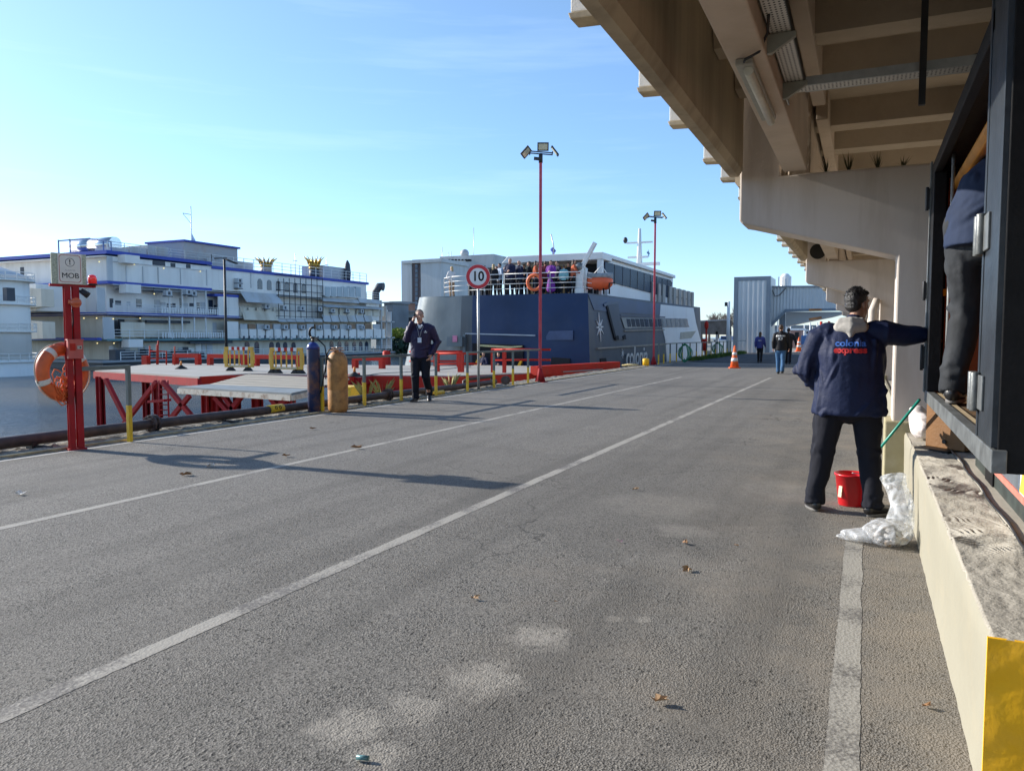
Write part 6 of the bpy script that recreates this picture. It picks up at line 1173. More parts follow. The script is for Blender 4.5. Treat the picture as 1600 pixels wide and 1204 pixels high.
# ================================================================ PEOPLE
SKIN = pm('skin', (.48, .26, .18), .08, 20, .5, .08, 120, spec=.4); SKIN2 = pm('tan_skin', (.33, .17, .11), .08, 20, .5, .08, 120, spec=.4)
HAIRD = pm('black_hair', (.014, .012, .012), .3, 90, .45, .6, 160); HAIRG = pm('grey_brown_hair', (.15, .11, .08), .35, 90, .6, .6, 160); HAIRB = pm('blond_hair', (.42, .29, .13), .2, 60, .5, .5, 120); HAIRN = pm('brown_hair', (.06, .035, .02), .3, 90, .5, .5, 140)
def cloth(name, c, rough=.75, bump=.5, bs=9, var=.12, sheen=0): return pm(name, c, var, 6, rough, bump, bs, bdist=.012, spec=.22)
def fig(name, label, loc, heading, H, J, up, lo, skin=SKIN, hair=(HAIRD, 'short'), vox=.016, shoe=None, girth=1.0, long_coat=0, skirt=None, bare_legs=False, hands='relaxed', faces=True, hood=None, group=None, torso=None, hem=.86, lean=None, wr=.008, seed=1, puff=1.0):
    """J: joints in metres for a 1.8 m person facing +Y (right hand at +X)"""
    D_ = dict(hipL=(-.095, 0, .93), hipR=(.095, 0, .93), kneeL=(-.11, .02, .50), kneeR=(.11, .02, .50), ankL=(-.12, -.02, .09), ankR=(.12, -.02, .09),
              shL=(-.19, 0, 1.46), shR=(.19, 0, 1.46), elL=(-.25, -.03, 1.17), elR=(.25, -.03, 1.17), wrL=(-.25, .08, .93), wrR=(.25, .08, .93), neck=(0, -.01, 1.50), head=(0, .025, 1.675), footL=0, footR=0, headyaw=0, headtilt=0)
    D_.update(J); V = {k: (Vector(v) if isinstance(v, tuple) else v) for k, v in D_.items()}
    s = H / 1.8; M = Matrix.Translation(Vector(loc)) @ Matrix.Rotation(heading, 4, 'Z') @ Matrix.Scale(s, 4)
    root = thing('person', label, 'person', loc, group); g = girth
    HR = Matrix.Rotation(V['headyaw'], 3, 'Z') @ Matrix.Rotation(V['headtilt'], 3, 'X'); hc = V['head']; h = lambda x, y, z: hc + HR @ Vector((x, y, z))
    # ---- body (one continuous skin)
    b = MB(); b.ell(h(0, -.012, .025), (.072, .090, .092), 20, 14, HR); b.ell(h(0, .022, -.045), (.056, .062, .075), 18, 12, HR); b.ell(h(0, .052, -.095), (.028, .024, .022), 12, 8, HR)
    b.ell(h(0, .088, -.008), (.013, .020, .028), 10, 8, HR); b.ell(h(0, .100, -.022), (.014, .013, .010), 10, 8, HR); b.ell(h(0, .080, -.058), (.024, .012, .008), 10, 6, HR); b.ell(h(0, .082, -.068), (.020, .011, .006), 10, 6, HR); b.ell(h(0, .066, .032), (.055, .020, .012), 12, 6, HR)
    for sx in (-1, 1): b.ell(h(sx * .075, -.008, -.008), (.012, .020, .032), 10, 8, HR)
    b.limb([V['neck'] - Vector((0, 0, .08)), V['neck'], hc + Vector((0, -.02, -.06))], [.062 * g, .056 * g, .052], 14)
    if torso: b.limb([Vector(t_[0]) for t_ in torso[3:-1]], [(t_[1][0] * .72, t_[1][1] * .68) for t_ in torso[3:-1]], 16, side=(1, 0, 0))
    else: b.limb([(0, 0, .92), (0, 0, 1.1), (0, 0, 1.3), (0, 0, 1.42)], [(.125 * g, .09 * g), (.115 * g, .085 * g), (.14 * g, .095 * g), (.12, .075)], 16, side=(1, 0, 0))
    for S_ in 'LR':
        sx = -1 if S_ == 'L' else 1; sh, el, wr_ = V['sh' + S_], V['el' + S_], V['wr' + S_]
        b.limb([sh - Vector((sx * .06, 0, 0)), el, wr_], [.045, .036, .026], 12); b.limb([V['hip' + S_], V['knee' + S_], V['ank' + S_]], [.07, .048, .036], 12)
        # hand: palm, thumb, four fingers
        hd = V.get('hand' + S_) or (wr_ - el).normalized(); hd = Vector(hd).normalized(); pn = V.get('palm' + S_) or Vector((-sx, 0, 0)); pn = Vector(pn); pn = (pn - hd * pn.dot(hd)).normalized(); ax = hd.cross(pn).normalized()
        pc = wr_ + hd * .055; Rm = Matrix((ax, pn, hd)).transposed(); b.ell(pc, (.040, .019, .055), 14, 10, Rm); curl = V.get('curl' + S_, .5)
        for k, (o_, L) in enumerate([(-.030, .068), (-.010, .080), (.011, .076), (.030, .060)]):
            p0 = wr_ + hd * .092 + ax * o_; a1, a2 = curl * .8, curl * 1.7; d1 = hd * math.cos(a1) + pn * math.sin(a1); d2 = hd * math.cos(a2) + pn * math.sin(a2); p1 = p0 + d1 * L * .5; p2 = p1 + d2 * L * .5; b.limb([p0, p1, p2], [.0098, .009, .0078], 8)
        ts = V.get('thumb' + S_, -1); t0 = wr_ + hd * .035 + ax * .028 * ts; t1 = t0 + (hd * .6 + ax * ts * .55 + pn * .5).normalized() * .035; t2 = t1 + (hd * .85 + ax * ts * .1 + pn * .5).normalized() * .030; b.limb([t0, t1, t2], [.013, .011, .009], 8)
    b.xf(M); bo = remesh(b, max(.0055, vox * .5) * s if vox < .02 else vox * .8, 1).build('body', skin, root)
    # ---- hair
    if hair:
        m_ = MB(); st_ = hair[1]
        m_.ell(h(0, -.030, .045), (.081, .088, .086), 24, 16, HR)
        if st_ == 'short': m_.ell(h(0, -.052, -.005), (.070, .058, .065), 16, 10, HR); m_.ell(h(0, .045, .092), (.055, .035, .024), 14, 8, HR)
        if st_ == 'thin': m_.ell(h(0, -.048, -.005), (.072, .058, .062), 16, 10, HR)
        if st_ == 'long': m_.limb([h(0, -.04, .02), h(0, -.075, -.08), h(0, -.09, -.2), h(.01, -.09, -.32)], [(.082, .06), (.082, .05), (.07, .04), (.04, .025)], 14, side=(1, 0, 0))
        if st_ == 'pony': m_.ell(h(0, -.052, -.005), (.070, .055, .06), 16, 10, HR); m_.limb([h(0, -.09, .05), h(0, -.13, 0), h(0, -.12, -.12)], [.03, .03, .015], 10)
        m_.xf(M); hm = remesh(m_, (.006 if vox < .02 else .02) * 1.0, 1)
        rnd = random.Random(seed + 5)
        if vox < .02:
            for v in hm.v: v += Vector((noise.noise(v * 60), noise.noise(v * 60 + Vector((9, 0, 0))), noise.noise(v * 75 + Vector((0, 9, 0))))) * .004
            if st_ == 'short':
                fw = (M.to_3x3() @ HR).normalized()
                for _ in range(520):   # tufts that break the outline
                    a_ = rnd.uniform(0, 6.28); e_ = rnd.uniform(.15, 1.45); d_ = Vector((math.cos(a_) * math.cos(e_), math.sin(a_) * math.cos(e_), math.sin(e_)))
                    p_ = h(d_.x * .078, -.03 + d_.y * .085, .045 + d_.z * .083); t_ = p_ + HR @ (d_ * rnd.uniform(.006, .016) + Vector((rnd.uniform(-.012, .012), rnd.uniform(-.004, .016), rnd.uniform(-.002, .012)))); w_ = HR @ d_.orthogonal().normalized() * .004
                    hm.add([M @ (p_ - w_), M @ (p_ + w_), M @ t_], [(0, 1, 2)])
        hm.build('hair', hair[0], root)
    if faces and vox < .02:
        for sx in (-1, 1):
            e = MB(); e.ell(h(sx * .030, .0735, .012), (.0125, .006, .0065), 12, 8, HR, 0); e.ell(h(sx * .030, .0785, .012), (.0055, .003, .0055), 10, 6, HR, 1); e.xf(M); e.build('eye', [pm('eye_white', (.6, .58, .55), .02, 9, .3), pm('iris_dark', (.03, .02, .015), .1, 9, .2)], root)
            e = MB(); e.limb([h(sx * .016, .083, .034), h(sx * .032, .081, .038), h(sx * .048, .071, .033)], [.0035, .0042, .0025], 6); e.xf(M); e.build('eyebrow', hair[0] if hair else HAIRN, root)
        e = MB(); e.limb([h(-.020, .0865, -.062), h(0, .0925, -.0625), h(.020, .0865, -.062)], [.0028, .0036, .0028], 6); e.xf(M); e.build('lips', pm('lip_tone', (.32, .12, .09), .05, 9, .5), root)
    # ---- trousers or skirt
    if not bare_legs:
        m_ = MB(); m_.limb([(0, -.005, .88), (0, -.005, 1.0)], [(.155 * g, .125 * g), (.145 * g, .115 * g)], 18, side=(1, 0, 0))
        for S_ in 'LR':
            hp, kn, an = V['hip' + S_], V['knee' + S_], V['ank' + S_]; m_.limb([hp + Vector((0, 0, .02)), hp.lerp(kn, .5), kn, kn.lerp(an, .5), an + Vector((0, 0, .10))], [.100 * g, .088 * g, .074 * g, .066 * g, .060 * g], 16)
            m_.tube([an + Vector((0, 0, .10)), an + Vector((0, 0, .0)), an + Vector((0, -.01, -.035))], [.062 * g, .066 * g, .062 * g], 16)
        m_.xf(M); z0_ = M.translation.z; rf = random.Random(seed); fo = []
        if vox < .02: fo = surf_folds(m_, 22, rf, (z0_ + .05 * s, z0_ + .24 * s), [(1, .3, .15), (.4, 1, -.2), (1, -.5, -.2)], .12 * s, .018, .006, M) + surf_folds(m_, 26, rf, (z0_ + .40 * s, z0_ + .62 * s), [(1, .2, .35), (1, .3, -.4), (.3, 1, .3)], .14 * s, .020, .007, M) + surf_folds(m_, 26, rf, (z0_ + .7 * s, z0_ + .95 * s), [(1, .1, .5), (1, .2, -.5), (.2, .5, 1)], .14 * s, .020, .008, M)
        remesh(m_, vox * s, 2, wr * .5, 7.5 if vox < .02 else 4, seed, .55, fo).build('trousers', lo, root)
    if skirt:
        m_ = MB(); m_.limb([(0, 0, 1.0), (0, 0, .7), (0, 0, skirt[1])], [(.13, .10), (.20, .16), (skirt[2], skirt[2] * .8)], 18, side=(1, 0, 0)); m_.xf(M); remesh(m_, vox * s, 2, wr, 6, seed).build('skirt', skirt[0], root)
    # ---- upper garment
    m_ = MB(); hz = hem - long_coat
    tor = torso or [((0, -.005, hz), (.185 * g, .145 * g)), ((0, -.005, 1.05), (.180 * g, .140 * g)), ((0, -.005, 1.25), (.190 * g, .145 * g)), ((0, -.01, 1.38), (.195 * g, .135 * g)), ((0, -.01, 1.47), (.13 * g, .095 * g)), ((0, -.008, 1.515), (.078, .072))]
    m_.tube([t_[0] for t_ in tor], [t_[1] for t_ in tor], 24, side=(1, 0, 0))
    for S_ in 'LR':
        sx = -1 if S_ == 'L' else 1; sh, el, wr_ = V['sh' + S_], V['el' + S_], V['wr' + S_]; k = puff * (.85 + .15 * g)
        m_.limb([sh + Vector((-sx * .06, 0, .0)), sh + (el - sh) * .12, sh.lerp(el, .55), el, el.lerp(wr_, .5), el.lerp(wr_, .93)], [.078 * k, .082 * k, .072 * k, .068 * k, .060 * k, .050 * k], 16)
    m_.limb([V['neck'] + Vector((0, 0, -.04)), V['neck'] + Vector((0, -.005, .035))], [(.085, .078), (.074, .068)], 16, side=(1, 0, 0))
    m_.xf(M); z0_ = M.translation.z; rf = random.Random(seed + 1); fo = []
    if vox < .02: fo = surf_folds(m_, 34, rf, (z0_ + .75 * s, z0_ + 1.15 * s), [(1, .1, .75), (.8, .1, .5), (1, 0, .2)], .20 * s, .020, .013, M) + surf_folds(m_, 30, rf, (z0_ + 1.1 * s, z0_ + 1.38 * s), [(.3, .1, 1), (-.3, .1, 1), (1, .1, .6)], .16 * s, .018, .011, M) + surf_folds(m_, 26, rf, (z0_ + 1.32 * s, z0_ + 1.55 * s), [(.5, .1, 1), (-.4, .1, 1), (0, .6, 1)], .11 * s, .016, .009, M)
    remesh(m_, vox * s, 2, wr * .5, 6.5 if vox < .02 else 4, seed + 3, .8, fo).build('jacket' if long_coat == 0 else 'coat', up, root)
    if hood:
        m_ = MB(); m_.limb([(-.13, .02, 1.49), (-.085, -.075, 1.50), (0, -.11, 1.49), (.085, -.075, 1.50), (.13, .02, 1.49)], [(.030, .026), (.045, .045), (.055, .052), (.045, .045), (.030, .026)], 14); m_.limb([(-.10, -.0, 1.52), (-.075, -.075, 1.545), (0, -.098, 1.55), (.075, -.075, 1.545), (.10, 0, 1.52)], [.024, .034, .036, .034, .024], 12)
        m_.limb([(0, -.11, 1.49), (0, -.135, 1.43)], [(.06, .035), (.02, .02)], 12, side=(1, 0, 0)); m_.xf(M); remesh(m_, .008, 2, .006, 16, seed, .6).build('hood', hood, root)
    # ---- shoes
    for S_ in 'LR':
        an = V['ank' + S_]; yaw_ = V['foot' + S_]; F_ = Matrix.Translation(Vector((an.x, an.y, an.z - .09))) @ Matrix.Rotation(yaw_, 4, 'Z') @ Matrix.Rotation(V.get('toe' + S_, 0), 4, 'X')
        u_ = MB(); u_.limb([(0, -.035, .055), (0, .06, .048), (0, .15, .038), (0, .19, .034)], [(.042, .046), (.046, .040), (.046, .030), (.034, .022)], 14, side=(1, 0, 0)); u_.limb([(0, -.02, .06), (0, -.02, .13)], [(.044, .05), (.042, .05)], 12, side=(1, 0, 0)); u_.xf(M @ F_); o = remesh(u_, (.008 if vox < .02 else .02), 1).build('shoe', shoe or pm('black_leather', (.018, .017, .017), .3, 20, .35, .2, 60), root)
        u_ = MB(); u_.tube([(0, 0, 0), (0, 0, .022)], [1, 1], 20); 
        for v in u_.v: v.x *= .047; v.y = v.y * .128 + .075
        u_.xf(M @ F_); u_.build('sole', pm('grey_sole', (.16, .15, .14), .2, 20, .7) if vox < .02 else BLK, o)
    return root, M, V, h
NAVYJ = cloth('navy_jacket', (.011, .018, .054), .62, .35, 30); NAVYP = cloth('navy_trousers', (.010, .011, .018), .8, .4, 12); BLKJ = cloth('black_jacket', (.012, .012, .015), .6); JEAN = cloth('blue_jeans', (.055, .13, .25), .8, .4, 12); BLKT = cloth('black_trousers', (.012, .012, .013), .8)
# --- man at the cabin
OL = G(1318, 797); oy = 6.50
r1, M1, V1, h1 = fig('person', 'man in navy work jacket with grey hood reaching to the steel cabin', (-.10, oy, 0), 0, 1.735,
    dict(kneeL=(-.185, .00, .50), kneeR=(.155, .04, .50), ankL=(-.235, -.02, .09), ankR=(.19, -.05, .09), hipL=(-.12, 0, .93), hipR=(.12, 0, .93), footL=.35, footR=-.75, shL=(-.225, 0, 1.45), shR=(.225, .0, 1.46), elL=(-.345, .02, 1.15), wrL=(-.20, .17, .98), handL=(.6, .5, -.4), elR=(.39, .05, 1.435), wrR=(.535, .08, 1.445), handR=(.9, .1, -.1), palmR=(.1, .5, -.8), curlR=1.1, thumbR=1, head=(.045, .03, 1.685), neck=(.02, -.01, 1.51), headyaw=-.75, headtilt=-.05),
    NAVYJ, NAVYP, skin=SKIN2, hair=(HAIRD, 'short'), vox=.011, girth=1.22, faces=False, hood=cloth('grey_hoodie', (.40, .38, .35), .85, .3, 12), wr=.012, seed=2, puff=1.2, hem=.80,
    torso=[((0, -.0, .80), (.275, .19)), ((0, 0, .82), (.28, .195)), ((0, 0, 1.0), (.262, .185)), ((0, 0, 1.14), (.25, .18)), ((0, -.01, 1.3), (.255, .18)), ((0, -.01, 1.40), (.245, .155)), ((0, -.01, 1.475), (.16, .11)), ((.01, -.008, 1.52), (.085, .078))])
def stick_text(mb, txt, size, z, dx, mi, parts, bold=.003, sx=1, push=.006):
    """lettering laid on the jacket's back: each letter vertex dropped onto the cloth along +Y"""
    from mathutils.bvhtree import BVHTree
    j = [o for o in children(parts[0]) if o.name.startswith(('jacket', 'coat'))][0]; off = world_off(j); me = j.data
    bv = BVHTree.FromPolygons([v.co + off for v in me.vertices], [tuple(p.vertices) for p in me.polygons]); M_ = parts[1]; i0 = len(mb.v)
    mb.text(txt, size, (0, 0, 0), Matrix.Identity(3), 0, bold, mi, sx); s_ = M_.to_scale().x; R3 = M_.to_3x3().normalized(); fy = R3 @ Vector((0, 1, 0)); fx = R3 @ Vector((1, 0, 0))
    for v in mb.v[i0:]:
        w = M_ @ Vector((dx + v.x, -.6, z + v.y)); hit = bv.ray_cast(w, fy)[0]; q_ = (hit if hit else w + fy * .45 * s_) - fy * push; v.x, v.y, v.z = q_
TB = pm('print_blue', (.05, .16, .55), .05, 30, .5); TR = pm('print_red', (.62, .03, .03), .05, 30, .5)
mb = MB(); stick_text(mb, 'colonia', .070, 1.375, -.0, 0, (r1, M1), .002, 1.1); stick_text(mb, 'express', .070, 1.322, -.0, 1, (r1, M1), .003, 1.1); mb.build('lettering', [TB, TR], r1)
# --- man on the phone
pl = G(658, 627); hd_ = math.atan2(-(pl.x), -(-pl.y)) if False else math.pi - math.atan2(-pl.x, pl.y) * -1
face = math.atan2(-pl.y, -pl.x) - math.pi / 2 - .12
r2, M2, V2, h2 = fig('person', 'grey haired man in navy jacket talking on a phone by the quay edge', (pl.x, pl.y, 0), face, 1.93,
    dict(elR=(.285, -.02, 1.20), wrR=(.145, .115, 1.56), handR=(-.25, -.1, .9), palmR=(-1, -.1, -.1), curlR=.9, thumbR=-1, elL=(-.32, -.05, 1.17), wrL=(-.215, .07, .93), handL=(.3, .4, -.8), palmL=(1, 0, 0), kneeR=(.10, .10, .50), ankR=(.105, .02, .09), kneeL=(-.10, .06, .50), ankL=(-.135, -.26, .135), hipL=(-.09, 0, .93), hipR=(.09, 0, .93), footR=-.35, footL=.1, toeL=-.35, headyaw=.12, headtilt=-.04, head=(.015, .03, 1.68)),
    cloth('plum_navy_jacket', (.026, .018, .050), .45, .3, 10), NAVYP, hair=(HAIRG, 'thin'), vox=.012, girth=1.10, wr=.009, seed=6, puff=1.12, hem=.86)
mb = MB(); p = h2(.098, .01, -.02); mb.obox((0, 0, 0), (.012, .075, .145), (R(18), 0, 0)); mb.xf(M2 @ Matrix.Translation(p)); tag(mb.build('mobile_phone', BLK), 'black mobile phone held to the ear of the walking man', 'phone')
mb = MB(); mb.limb([(-.035, .075, 1.50), (-.012, .118, 1.44)], [.016, .010], 8); mb.limb([(.035, .075, 1.50), (.012, .118, 1.44)], [.016, .010], 8); mb.tube([(0, .12, 1.49), (0, .135, 1.43)], [.035, .008], 8); mb.xf(M2); mb.build('shirt_collar', pm('white_shirt', (.75, .75, .76), .03, 9, .7), r2)
mb = MB(); mb.tube([(-.07, .085, 1.49), (-.03, .152, 1.38), (-.005, .17, 1.26)], .005, 6); mb.tube([(.07, .085, 1.49), (.03, .152, 1.38), (.005, .17, 1.26)], .005, 6); mb.obox((0, .180, 1.21), (.075, .006, .095), (0, 0, 0), 1); mb.xf(M2); mb.build('lanyard', [pm('grey_lanyard', (.3, .3, .32), .1, 9, .6), pm('badge_white', (.6, .66, .75), .1, 30, .4)], r2)
mb = MB()
from mathutils.bvhtree import BVHTree
mb.obox((-.115, .168, 1.36), (.06, .004, .012), (0, 0, .2)); mb.obox((-.115, .168, 1.385), (.018, .004, .022), (0, 0, .2)); mb.xf(M2); mb.build('chest_mark', WHT, r2)
# --- three people walking away
def walker(px, py, Y, H, label, up, lo, hair, step, seed, text=None, **k):
    p = G(px, py); J = dict(kneeL=(-.09, .10 * step, .50), ankL=(-.09, .16 * step, .09), kneeR=(.09, -.02 * step, .50), ankR=(.09, -.24 * step, .13), elL=(-.25, -.08, 1.18), wrL=(-.25, -.05, .94), elR=(.25, .0, 1.17), wrR=(.27, .15, .95)); J.update(k.pop('J', {}))
    r_x = fig('person', label, (p.x, p.y, 0), k.pop('yaw', 0), H, J, up, lo, hair=hair, vox=.020, seed=seed, faces=False, group='people walking away along the quay', **k)
    if text:
        for tx, sz, z in text: mb = MB(); stick_text(mb, tx, sz, z, 0, 0, r_x, .003, 1, .01); mb.build('lettering', WHT, r_x[0])
    return r_x
walker(1187, 567, 41, 1.60, 'woman in blue jacket walking away in front of the gangway tower', cloth('blue_jacket', (.05, .06, .22), .6), BLKT, (HAIRN, 'long'), .8, 11, [('PUERTO', .045, 1.30)])
walker(1219, 584, 30, 1.80, 'man in black vest marked K9 and blue jeans walking away', BLKJ, JEAN, (HAIRN, 'short'), 1.0, 12, [('DIVISION', .075, 1.385), ('K9', .13, 1.28)], girth=1.12)
walker(1231, 569, 40, 1.78, 'person in dark padded jacket walking away beyond the man marked K9', cloth('charcoal_coat', (.02, .02, .025), .6), NAVYP, (HAIRD, 'short'), .9, 13, girth=1.1, J=dict(elR=(.33, .0, 1.17), wrR=(.36, .1, .95)))
# --- passengers on the ferry deck
def pas(px, Y, H, yaw, label, up, lo, hair, seed, **k):
    p = PY(px, 430, Y); return fig('person', label, (p.x, Y, DZ), yaw, H, k.pop('J', {}), up, lo, hair=hair, vox=.028, faces=False, seed=seed, group='passengers on the ferry deck', **k)
PUR = cloth('purple_dress', (.16, .03, .26), .7); WT = cloth('white_top', (.66, .64, .62), .8); TAN = cloth('tan_cloth', (.42, .26, .15), .8); RUST = cloth('rust_top', (.40, .09, .04), .8); TEALC = cloth('teal_bag', (.20, .42, .45), .6); LBL = cloth('pale_blue_top', (.35, .42, .52), .8); NVC = cloth('dark_navy_coat', (.014, .018, .05), .75)
arm = dict(elR=(.27, .10, 1.2), wrR=(.16, .30, 1.1), elL=(-.27, .08, 1.2), wrL=(-.18, .28, 1.1)); fold = dict(elR=(.28, .05, 1.18), wrR=(.02, .22, 1.2), elL=(-.28, .05, 1.18), wrL=(-.05, .22, 1.12))
pas(706, 36.2, 1.66, 1.2, 'blond woman in white top and tan trousers alone at the ferry rail', WT, TAN, (HAIRB, 'long'), 21, J=arm)
pas(757, 37.2, 1.72, 3.4, 'dark haired passenger half hidden behind the speed sign', BLKJ, BLKT, (HAIRD, 'short'), 22)
pas(771, 36.0, 1.66, .3, 'fair haired woman in long black coat just right of the speed sign', BLKJ, BLKT, (HAIRB, 'long'), 23, long_coat=.25)
pas(781, 36.9, 1.78, 2.6, 'passenger in pale blue top among the dark coats', LBL, NAVYP, (HAIRD, 'short'), 24, J=fold)
pas(776, 38.0, 1.75, 3.0, 'passenger in black standing behind the pale blue top', BLKJ, BLKT, (HAIRD, 'short'), 29)
pas(797, 36.0, 1.90, 3.1, 'tallest passenger in navy coat facing the camera at the rail', NVC, NAVYP, (SKIN, 'thin'), 25, J=fold, girth=1.15)
pas(811, 36.3, 1.80, -.4, 'passenger in navy coat with his back turned, right of the tallest one', NVC, NAVYP, (SKIN, 'thin'), 26, girth=1.15)
pas(827, 36.6, 1.78, 1.9, 'passenger in black jacket beside the woman in rust orange', BLKJ, BLKT, (HAIRN, 'short'), 27, J=fold)
pas(837, 35.9, 1.72, -1.2, 'woman in rust orange top behind the ferry life ring', RUST, NAVYP, (HAIRD, 'long'), 28, J=fold)
pas(861, 35.8, 1.70, 3.0, 'woman in long purple dress right of the nearest lamp post', PUR, BLKT, (HAIRN, 'short'), 30, J=fold, skirt=(PUR, .30, .26), girth=1.15)
pas(871, 36.9, 1.76, 2.6, 'passenger in navy behind the woman in purple', NVC, NAVYP, (HAIRD, 'short'), 31)
pas(881, 35.9, 1.45, .3, 'small passenger carrying a pale teal bag near the crane', TEALC, BLKT, (HAIRN, 'short'), 32)
pas(896, 36.0, 1.70, -1.0, 'brown haired woman in red holding the rail beside the crane', RUST, BLKT, (HAIRN, 'long'), 33, J=arm)
pas(819, 37.6, 1.74, 2.9, 'dark clothed passenger behind the navy coats', BLKJ, BLKT, (HAIRN, 'short'), 34); pas(790, 37.8, 1.70, 2.0, 'passenger in black seen between the tallest man and the pale blue top', BLKJ, BLKT, (HAIRD, 'short'), 35)
pas(735, 38.4, 1.74, 2.2, 'passenger in grey left of the speed sign, far back on the ferry deck', cloth('grey_top', (.16, .16, .17), .8), BLKT, (HAIRD, 'short'), 51)
pas(744, 37.6, 1.68, 3.4, 'passenger in navy seen through the rail just left of the speed sign', NVC, NAVYP, (HAIRN, 'short'), 52)
pas(845, 37.0, 1.76, 2.8, 'passenger in dark coat directly behind the red lamp post', NVC, NAVYP, (HAIRD, 'short'), 53)
pas(852, 36.2, 1.70, .4, 'passenger in maroon between the lamp post and the woman in purple', cloth('maroon_top', (.16, .03, .04), .8), BLKT, (HAIRN, 'short'), 54, J=fold)
pas(888, 37.4, 1.72, 2.9, 'dark clothed passenger behind the teal bag', BLKJ, BLKT, (HAIRD, 'short'), 55)
pas(804, 38.6, 1.76, 3.1, 'passenger in black at the back, between the two navy coats', BLKJ, BLKT, (HAIRN, 'short'), 56)
pas(764, 38.8, 1.74, 2.5, 'passenger in dark clothes far back, right edge of the speed sign', BLKJ, BLKT, (HAIRN, 'short'), 57)
# --- two crew in the stern doorway
for (px, yw, lab, hr, sd) in [(756, 2.9, 'crew member in navy sweater in the ferry stern doorway, left of two', (HAIRG, 'short'), 41), (779, -2.9, 'crew member in navy sweater in the ferry stern doorway, right of two', (HAIRD, 'short'), 42)]:
    p = PY(px, 560, 33.6); fig('person', lab, (p.x, 33.6, -1.12), yw, 1.74, fold, NVC, NAVYP, hair=hr, vox=.028, faces=False, seed=sd, group='ferry crew in the stern doorway')
# --- worker standing inside the cabin
wp = G(1484, 628, .98); r9, M9, V9, h9 = fig('person', 'worker in worn dark trousers and navy sweater standing inside the steel cabin', (wp.x + .16, wp.y - .02, .975), -.35, 1.98,
    dict(kneeL=(-.10, .06, .52), kneeR=(.16, .03, .5), ankL=(-.13, -.02, .09), ankR=(.24, -.12, .09), hipL=(-.10, -.02, .95), hipR=(.10, -.02, .95), shL=(.06, .10, 1.33), shR=(.40, .05, 1.28), elL=(.12, .32, 1.14), wrL=(.24, .48, 1.08), elR=(.5, .25, 1.1), wrR=(.5, .45, 1.0), neck=(.33, .16, 1.36), head=(.46, .26, 1.42), footL=.1, footR=-.5),
    cloth('navy_sweater', (.022, .035, .075), .8, .4, 14), cloth('worn_black_trousers', (.030, .033, .038), .75, .5, 12, .35), vox=.012, girth=1.12, wr=.012, seed=9, hem=.90,
    torso=[((0, -.02, .84), (.20, .18)), ((0, -.01, 1.0), (.20, .175)), ((.04, .02, 1.12), (.205, .165)), ((.17, .06, 1.26), (.20, .15)), ((.28, .12, 1.34), (.13, .10)), ((.31, .14, 1.37), (.075, .07))])
mb = MB(); c = PX(1552, 275, .47); mb.obox((.62, c.y + .1, c.z), (.16, .02, .24), (0, R(15), R(-20)), 0)
for k in range(9): mb.obox((.615, c.y + .087, c.z - .09 + k * .022), (.12, .004, .008), (0, R(15), R(-20)), 1)
tag(mb.build('slotted_tray', [pm('pale_tray', (.40, .44, .46), .1, 9, .5), BLK]), 'grey slotted tray held by the worker in the steel cabin', 'tray')
# ================================================================ THINGS AROUND THE MAN
bp_ = G(1330, 790); bk = thing('bucket', 'red plastic bucket standing between the feet of the man at the cabin', 'bucket', (bp_.x, 6.78, 0)); bx_, by_ = bp_.x + .0, 6.82
RP = pm('red_plastic', (.72, .012, .02), .05, 9, .32, coat=.2)
mb = MB(); mb.lathe([(.095, .0), (.10, .005), (.128, .245), (.136, .247), (.136, .262), (.127, .262), (.122, .24), (.094, .012), (.001, .012)], (bx_, by_, 0), 36); mb.build('body', RP, bk)
mb = MB(); mb.torus((bx_, by_, .24), .137, .004, (0, .35, 1), 30, 6, 0, 180, 360); mb.build('handle', GALV, bk); mb = MB(); mb.obox((bx_ - .085, by_ - .088, .12), (.035, .002, .09), (R(-6), 0, R(-44))); mb.build('label', pm('bucket_label', (.7, .66, .45), .2, 60, .5), bk)
mb = MB(); mb.cyl((bx_ + .16, by_ + .02, .09), (bx_ + .16, by_ + .06, .09), .05, n=14); tag(mb.build('caster_wheel', pm('wheel_grey', (.1, .09, .11), .2, 9, .5)), 'small dark wheel on the ground just right of the red bucket', 'wheel')
a, c = PY(1362, 716, 7.1), PY(1437, 624, 6.75); d_ = (c - a).normalized(); mb = MB(); mb.tube([a - d_ * .55, c], .0115, 10); o = mb.build('broom_stick', pm('teal_plastic_stick', (.01, .30, .22), .08, 9, .35)); tag(o, 'teal broom stick slanting from behind the man up to the cabin sill', 'broom stick')
# clear rubbish bag
BAG = bpy.data.materials.new('clear_plastic_film'); BAG.use_nodes = True; n, l = BAG.node_tree.nodes, BAG.node_tree.links; b = n['Principled BSDF']; b.inputs['Base Color'].default_value = (.80, .82, .84, 1); b.inputs['Roughness'].default_value = .3; b.inputs['Specular IOR Level'].default_value = .9
t = n.new('ShaderNodeTexNoise'); t.inputs['Scale'].default_value = 8; t.inputs['Detail'].default_value = 5; t.inputs['Distortion'].default_value = 2.2; l.new(n.new('ShaderNodeNewGeometry').outputs['Position'], t.inputs['Vector']); r = n.new('ShaderNodeValToRGB'); r.color_ramp.elements[0].position = .4; r.color_ramp.elements[0].color = (.25, .25, .25, 1); r.color_ramp.elements[1].position = .66; r.color_ramp.elements[1].color = (.72, .72, .72, 1); l.new(t.outputs[0], r.inputs[0]); l.new(r.outputs[0], b.inputs['Alpha'])
bp = n.new('ShaderNodeBump'); bp.inputs['Strength'].default_value = .4; bp.inputs['Distance'].default_value = .01; l.new(t.outputs[0], bp.inputs['Height']); l.new(bp.outputs[0], b.inputs['Normal'])
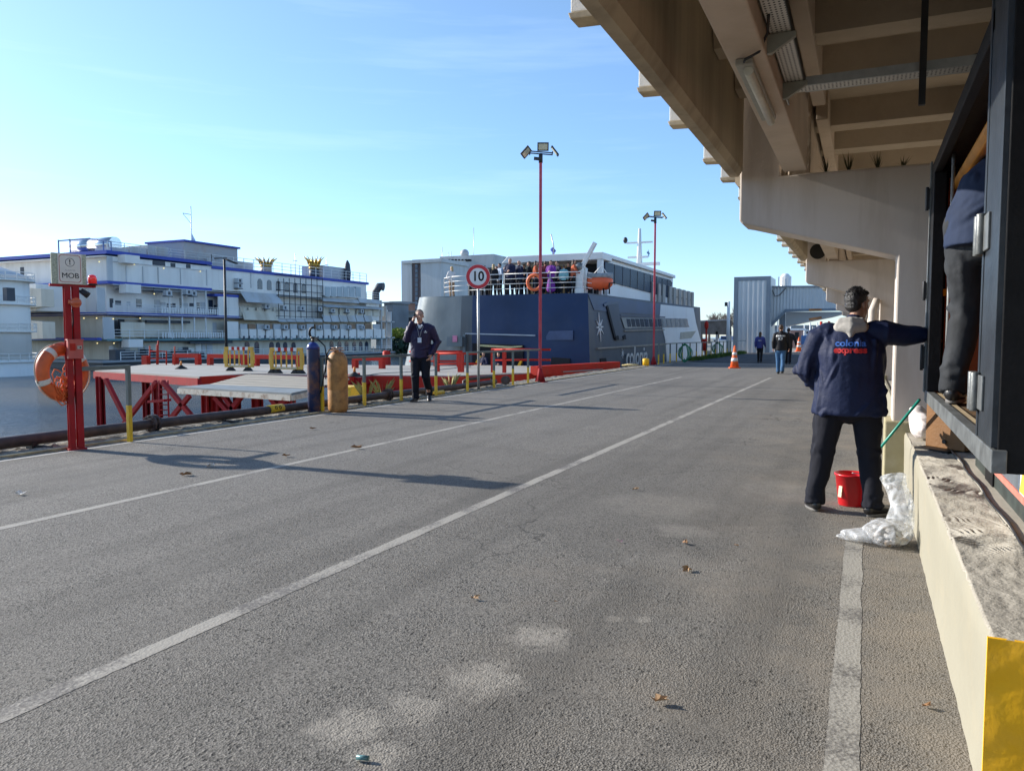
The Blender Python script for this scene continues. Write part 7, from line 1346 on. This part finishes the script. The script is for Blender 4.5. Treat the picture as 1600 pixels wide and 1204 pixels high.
g0 = G(1400, 862); bg_ = thing('rubbish_bag', 'clear plastic bag of rubbish slumped against the loading dock', 'bag', (g0.x, g0.y, 0)); mb = MB()
mb.ell((.165, 5.62, .075), (.155, .16, .085), 20, 12); mb.ell((.05, 5.60, .05), (.16, .10, .045), 18, 10); mb.ell((-.05, 5.60, .025), (.09, .05, .02), 14, 8); mb.limb([(.24, 5.74, .1), (.26, 5.85, .22), (.22, 5.92, .33), (.20, 5.95, .40)], [(.085, .07), (.075, .05), (.065, .035), (.085, .025)], 16, side=(1, 0, 0))
bm_ = remesh(mb, .0065, 2, 0); 
for v in bm_.v:
    k = min(1, v.z / .02); w1 = 1 - abs(noise.noise(v * 10)) * 3; w2 = 1 - abs(noise.noise(v * 24 + Vector((3, 1, 0)))) * 3; v += Vector((noise.noise(v * 11), noise.noise(v * 11 + Vector((5, 0, 0))), .0)) * .012 + Vector((v.x - .15, v.y - 5.7, .03)).normalized() * (w1 * .012 + w2 * .004) * k; v.z = max(.001, v.z); v.x = min(v.x, .352)
bm_.build('film', BAG, bg_)
mb = MB(); rnd = random.Random(4); RUBM = [pm('rubbish_dark', (.10, .085, .07), .6, 40, .8), pm('rubbish_pale', (.55, .53, .50), .2, 40, .7), pm('rubbish_tan', (.32, .24, .17), .4, 40, .8)]
for k in range(46):
    a_ = rnd.uniform(0, 6.28); rr2 = rnd.uniform(0, .11) ; c_ = (.165 + rr2 * math.cos(a_) * 1.05, 5.62 + rr2 * math.sin(a_), rnd.uniform(.02, .11)); i0 = len(mb.v); mb.ell(c_, (rnd.uniform(.012, .035), rnd.uniform(.012, .03), rnd.uniform(.008, .022)), 8, 5, Matrix.Rotation(rnd.uniform(0, 3), 3, 'X'), rnd.randrange(3))
    for v in mb.v[i0:]: v += Vector((noise.noise(v * 60), noise.noise(v * 55), 0)) * .012; v.z = max(.004, v.z)
mb.build('contents', RUBM, bg_)
# white sack on the dock behind the chock
mb = MB(); c = G(1432, 690, .5); c = PY(1424, 655, 7.7); mb.ell((.47, 7.55, .60), (.10, .30, .11), 18, 10); mb.ell((.44, 7.75, .66), (.09, .16, .10), 16, 10); s_ = remesh(mb, .012, 2, .012, 9, 3)
for v in s_.v: v.x = max(v.x, .38); v.z = max(v.z, .502)
tag(s_.build('white_sack', pm('white_sack_cloth', (.72, .66, .64), .05, 9, .7, .4, 20)), 'crumpled white sack lying on the dock behind the wooden block', 'sack')
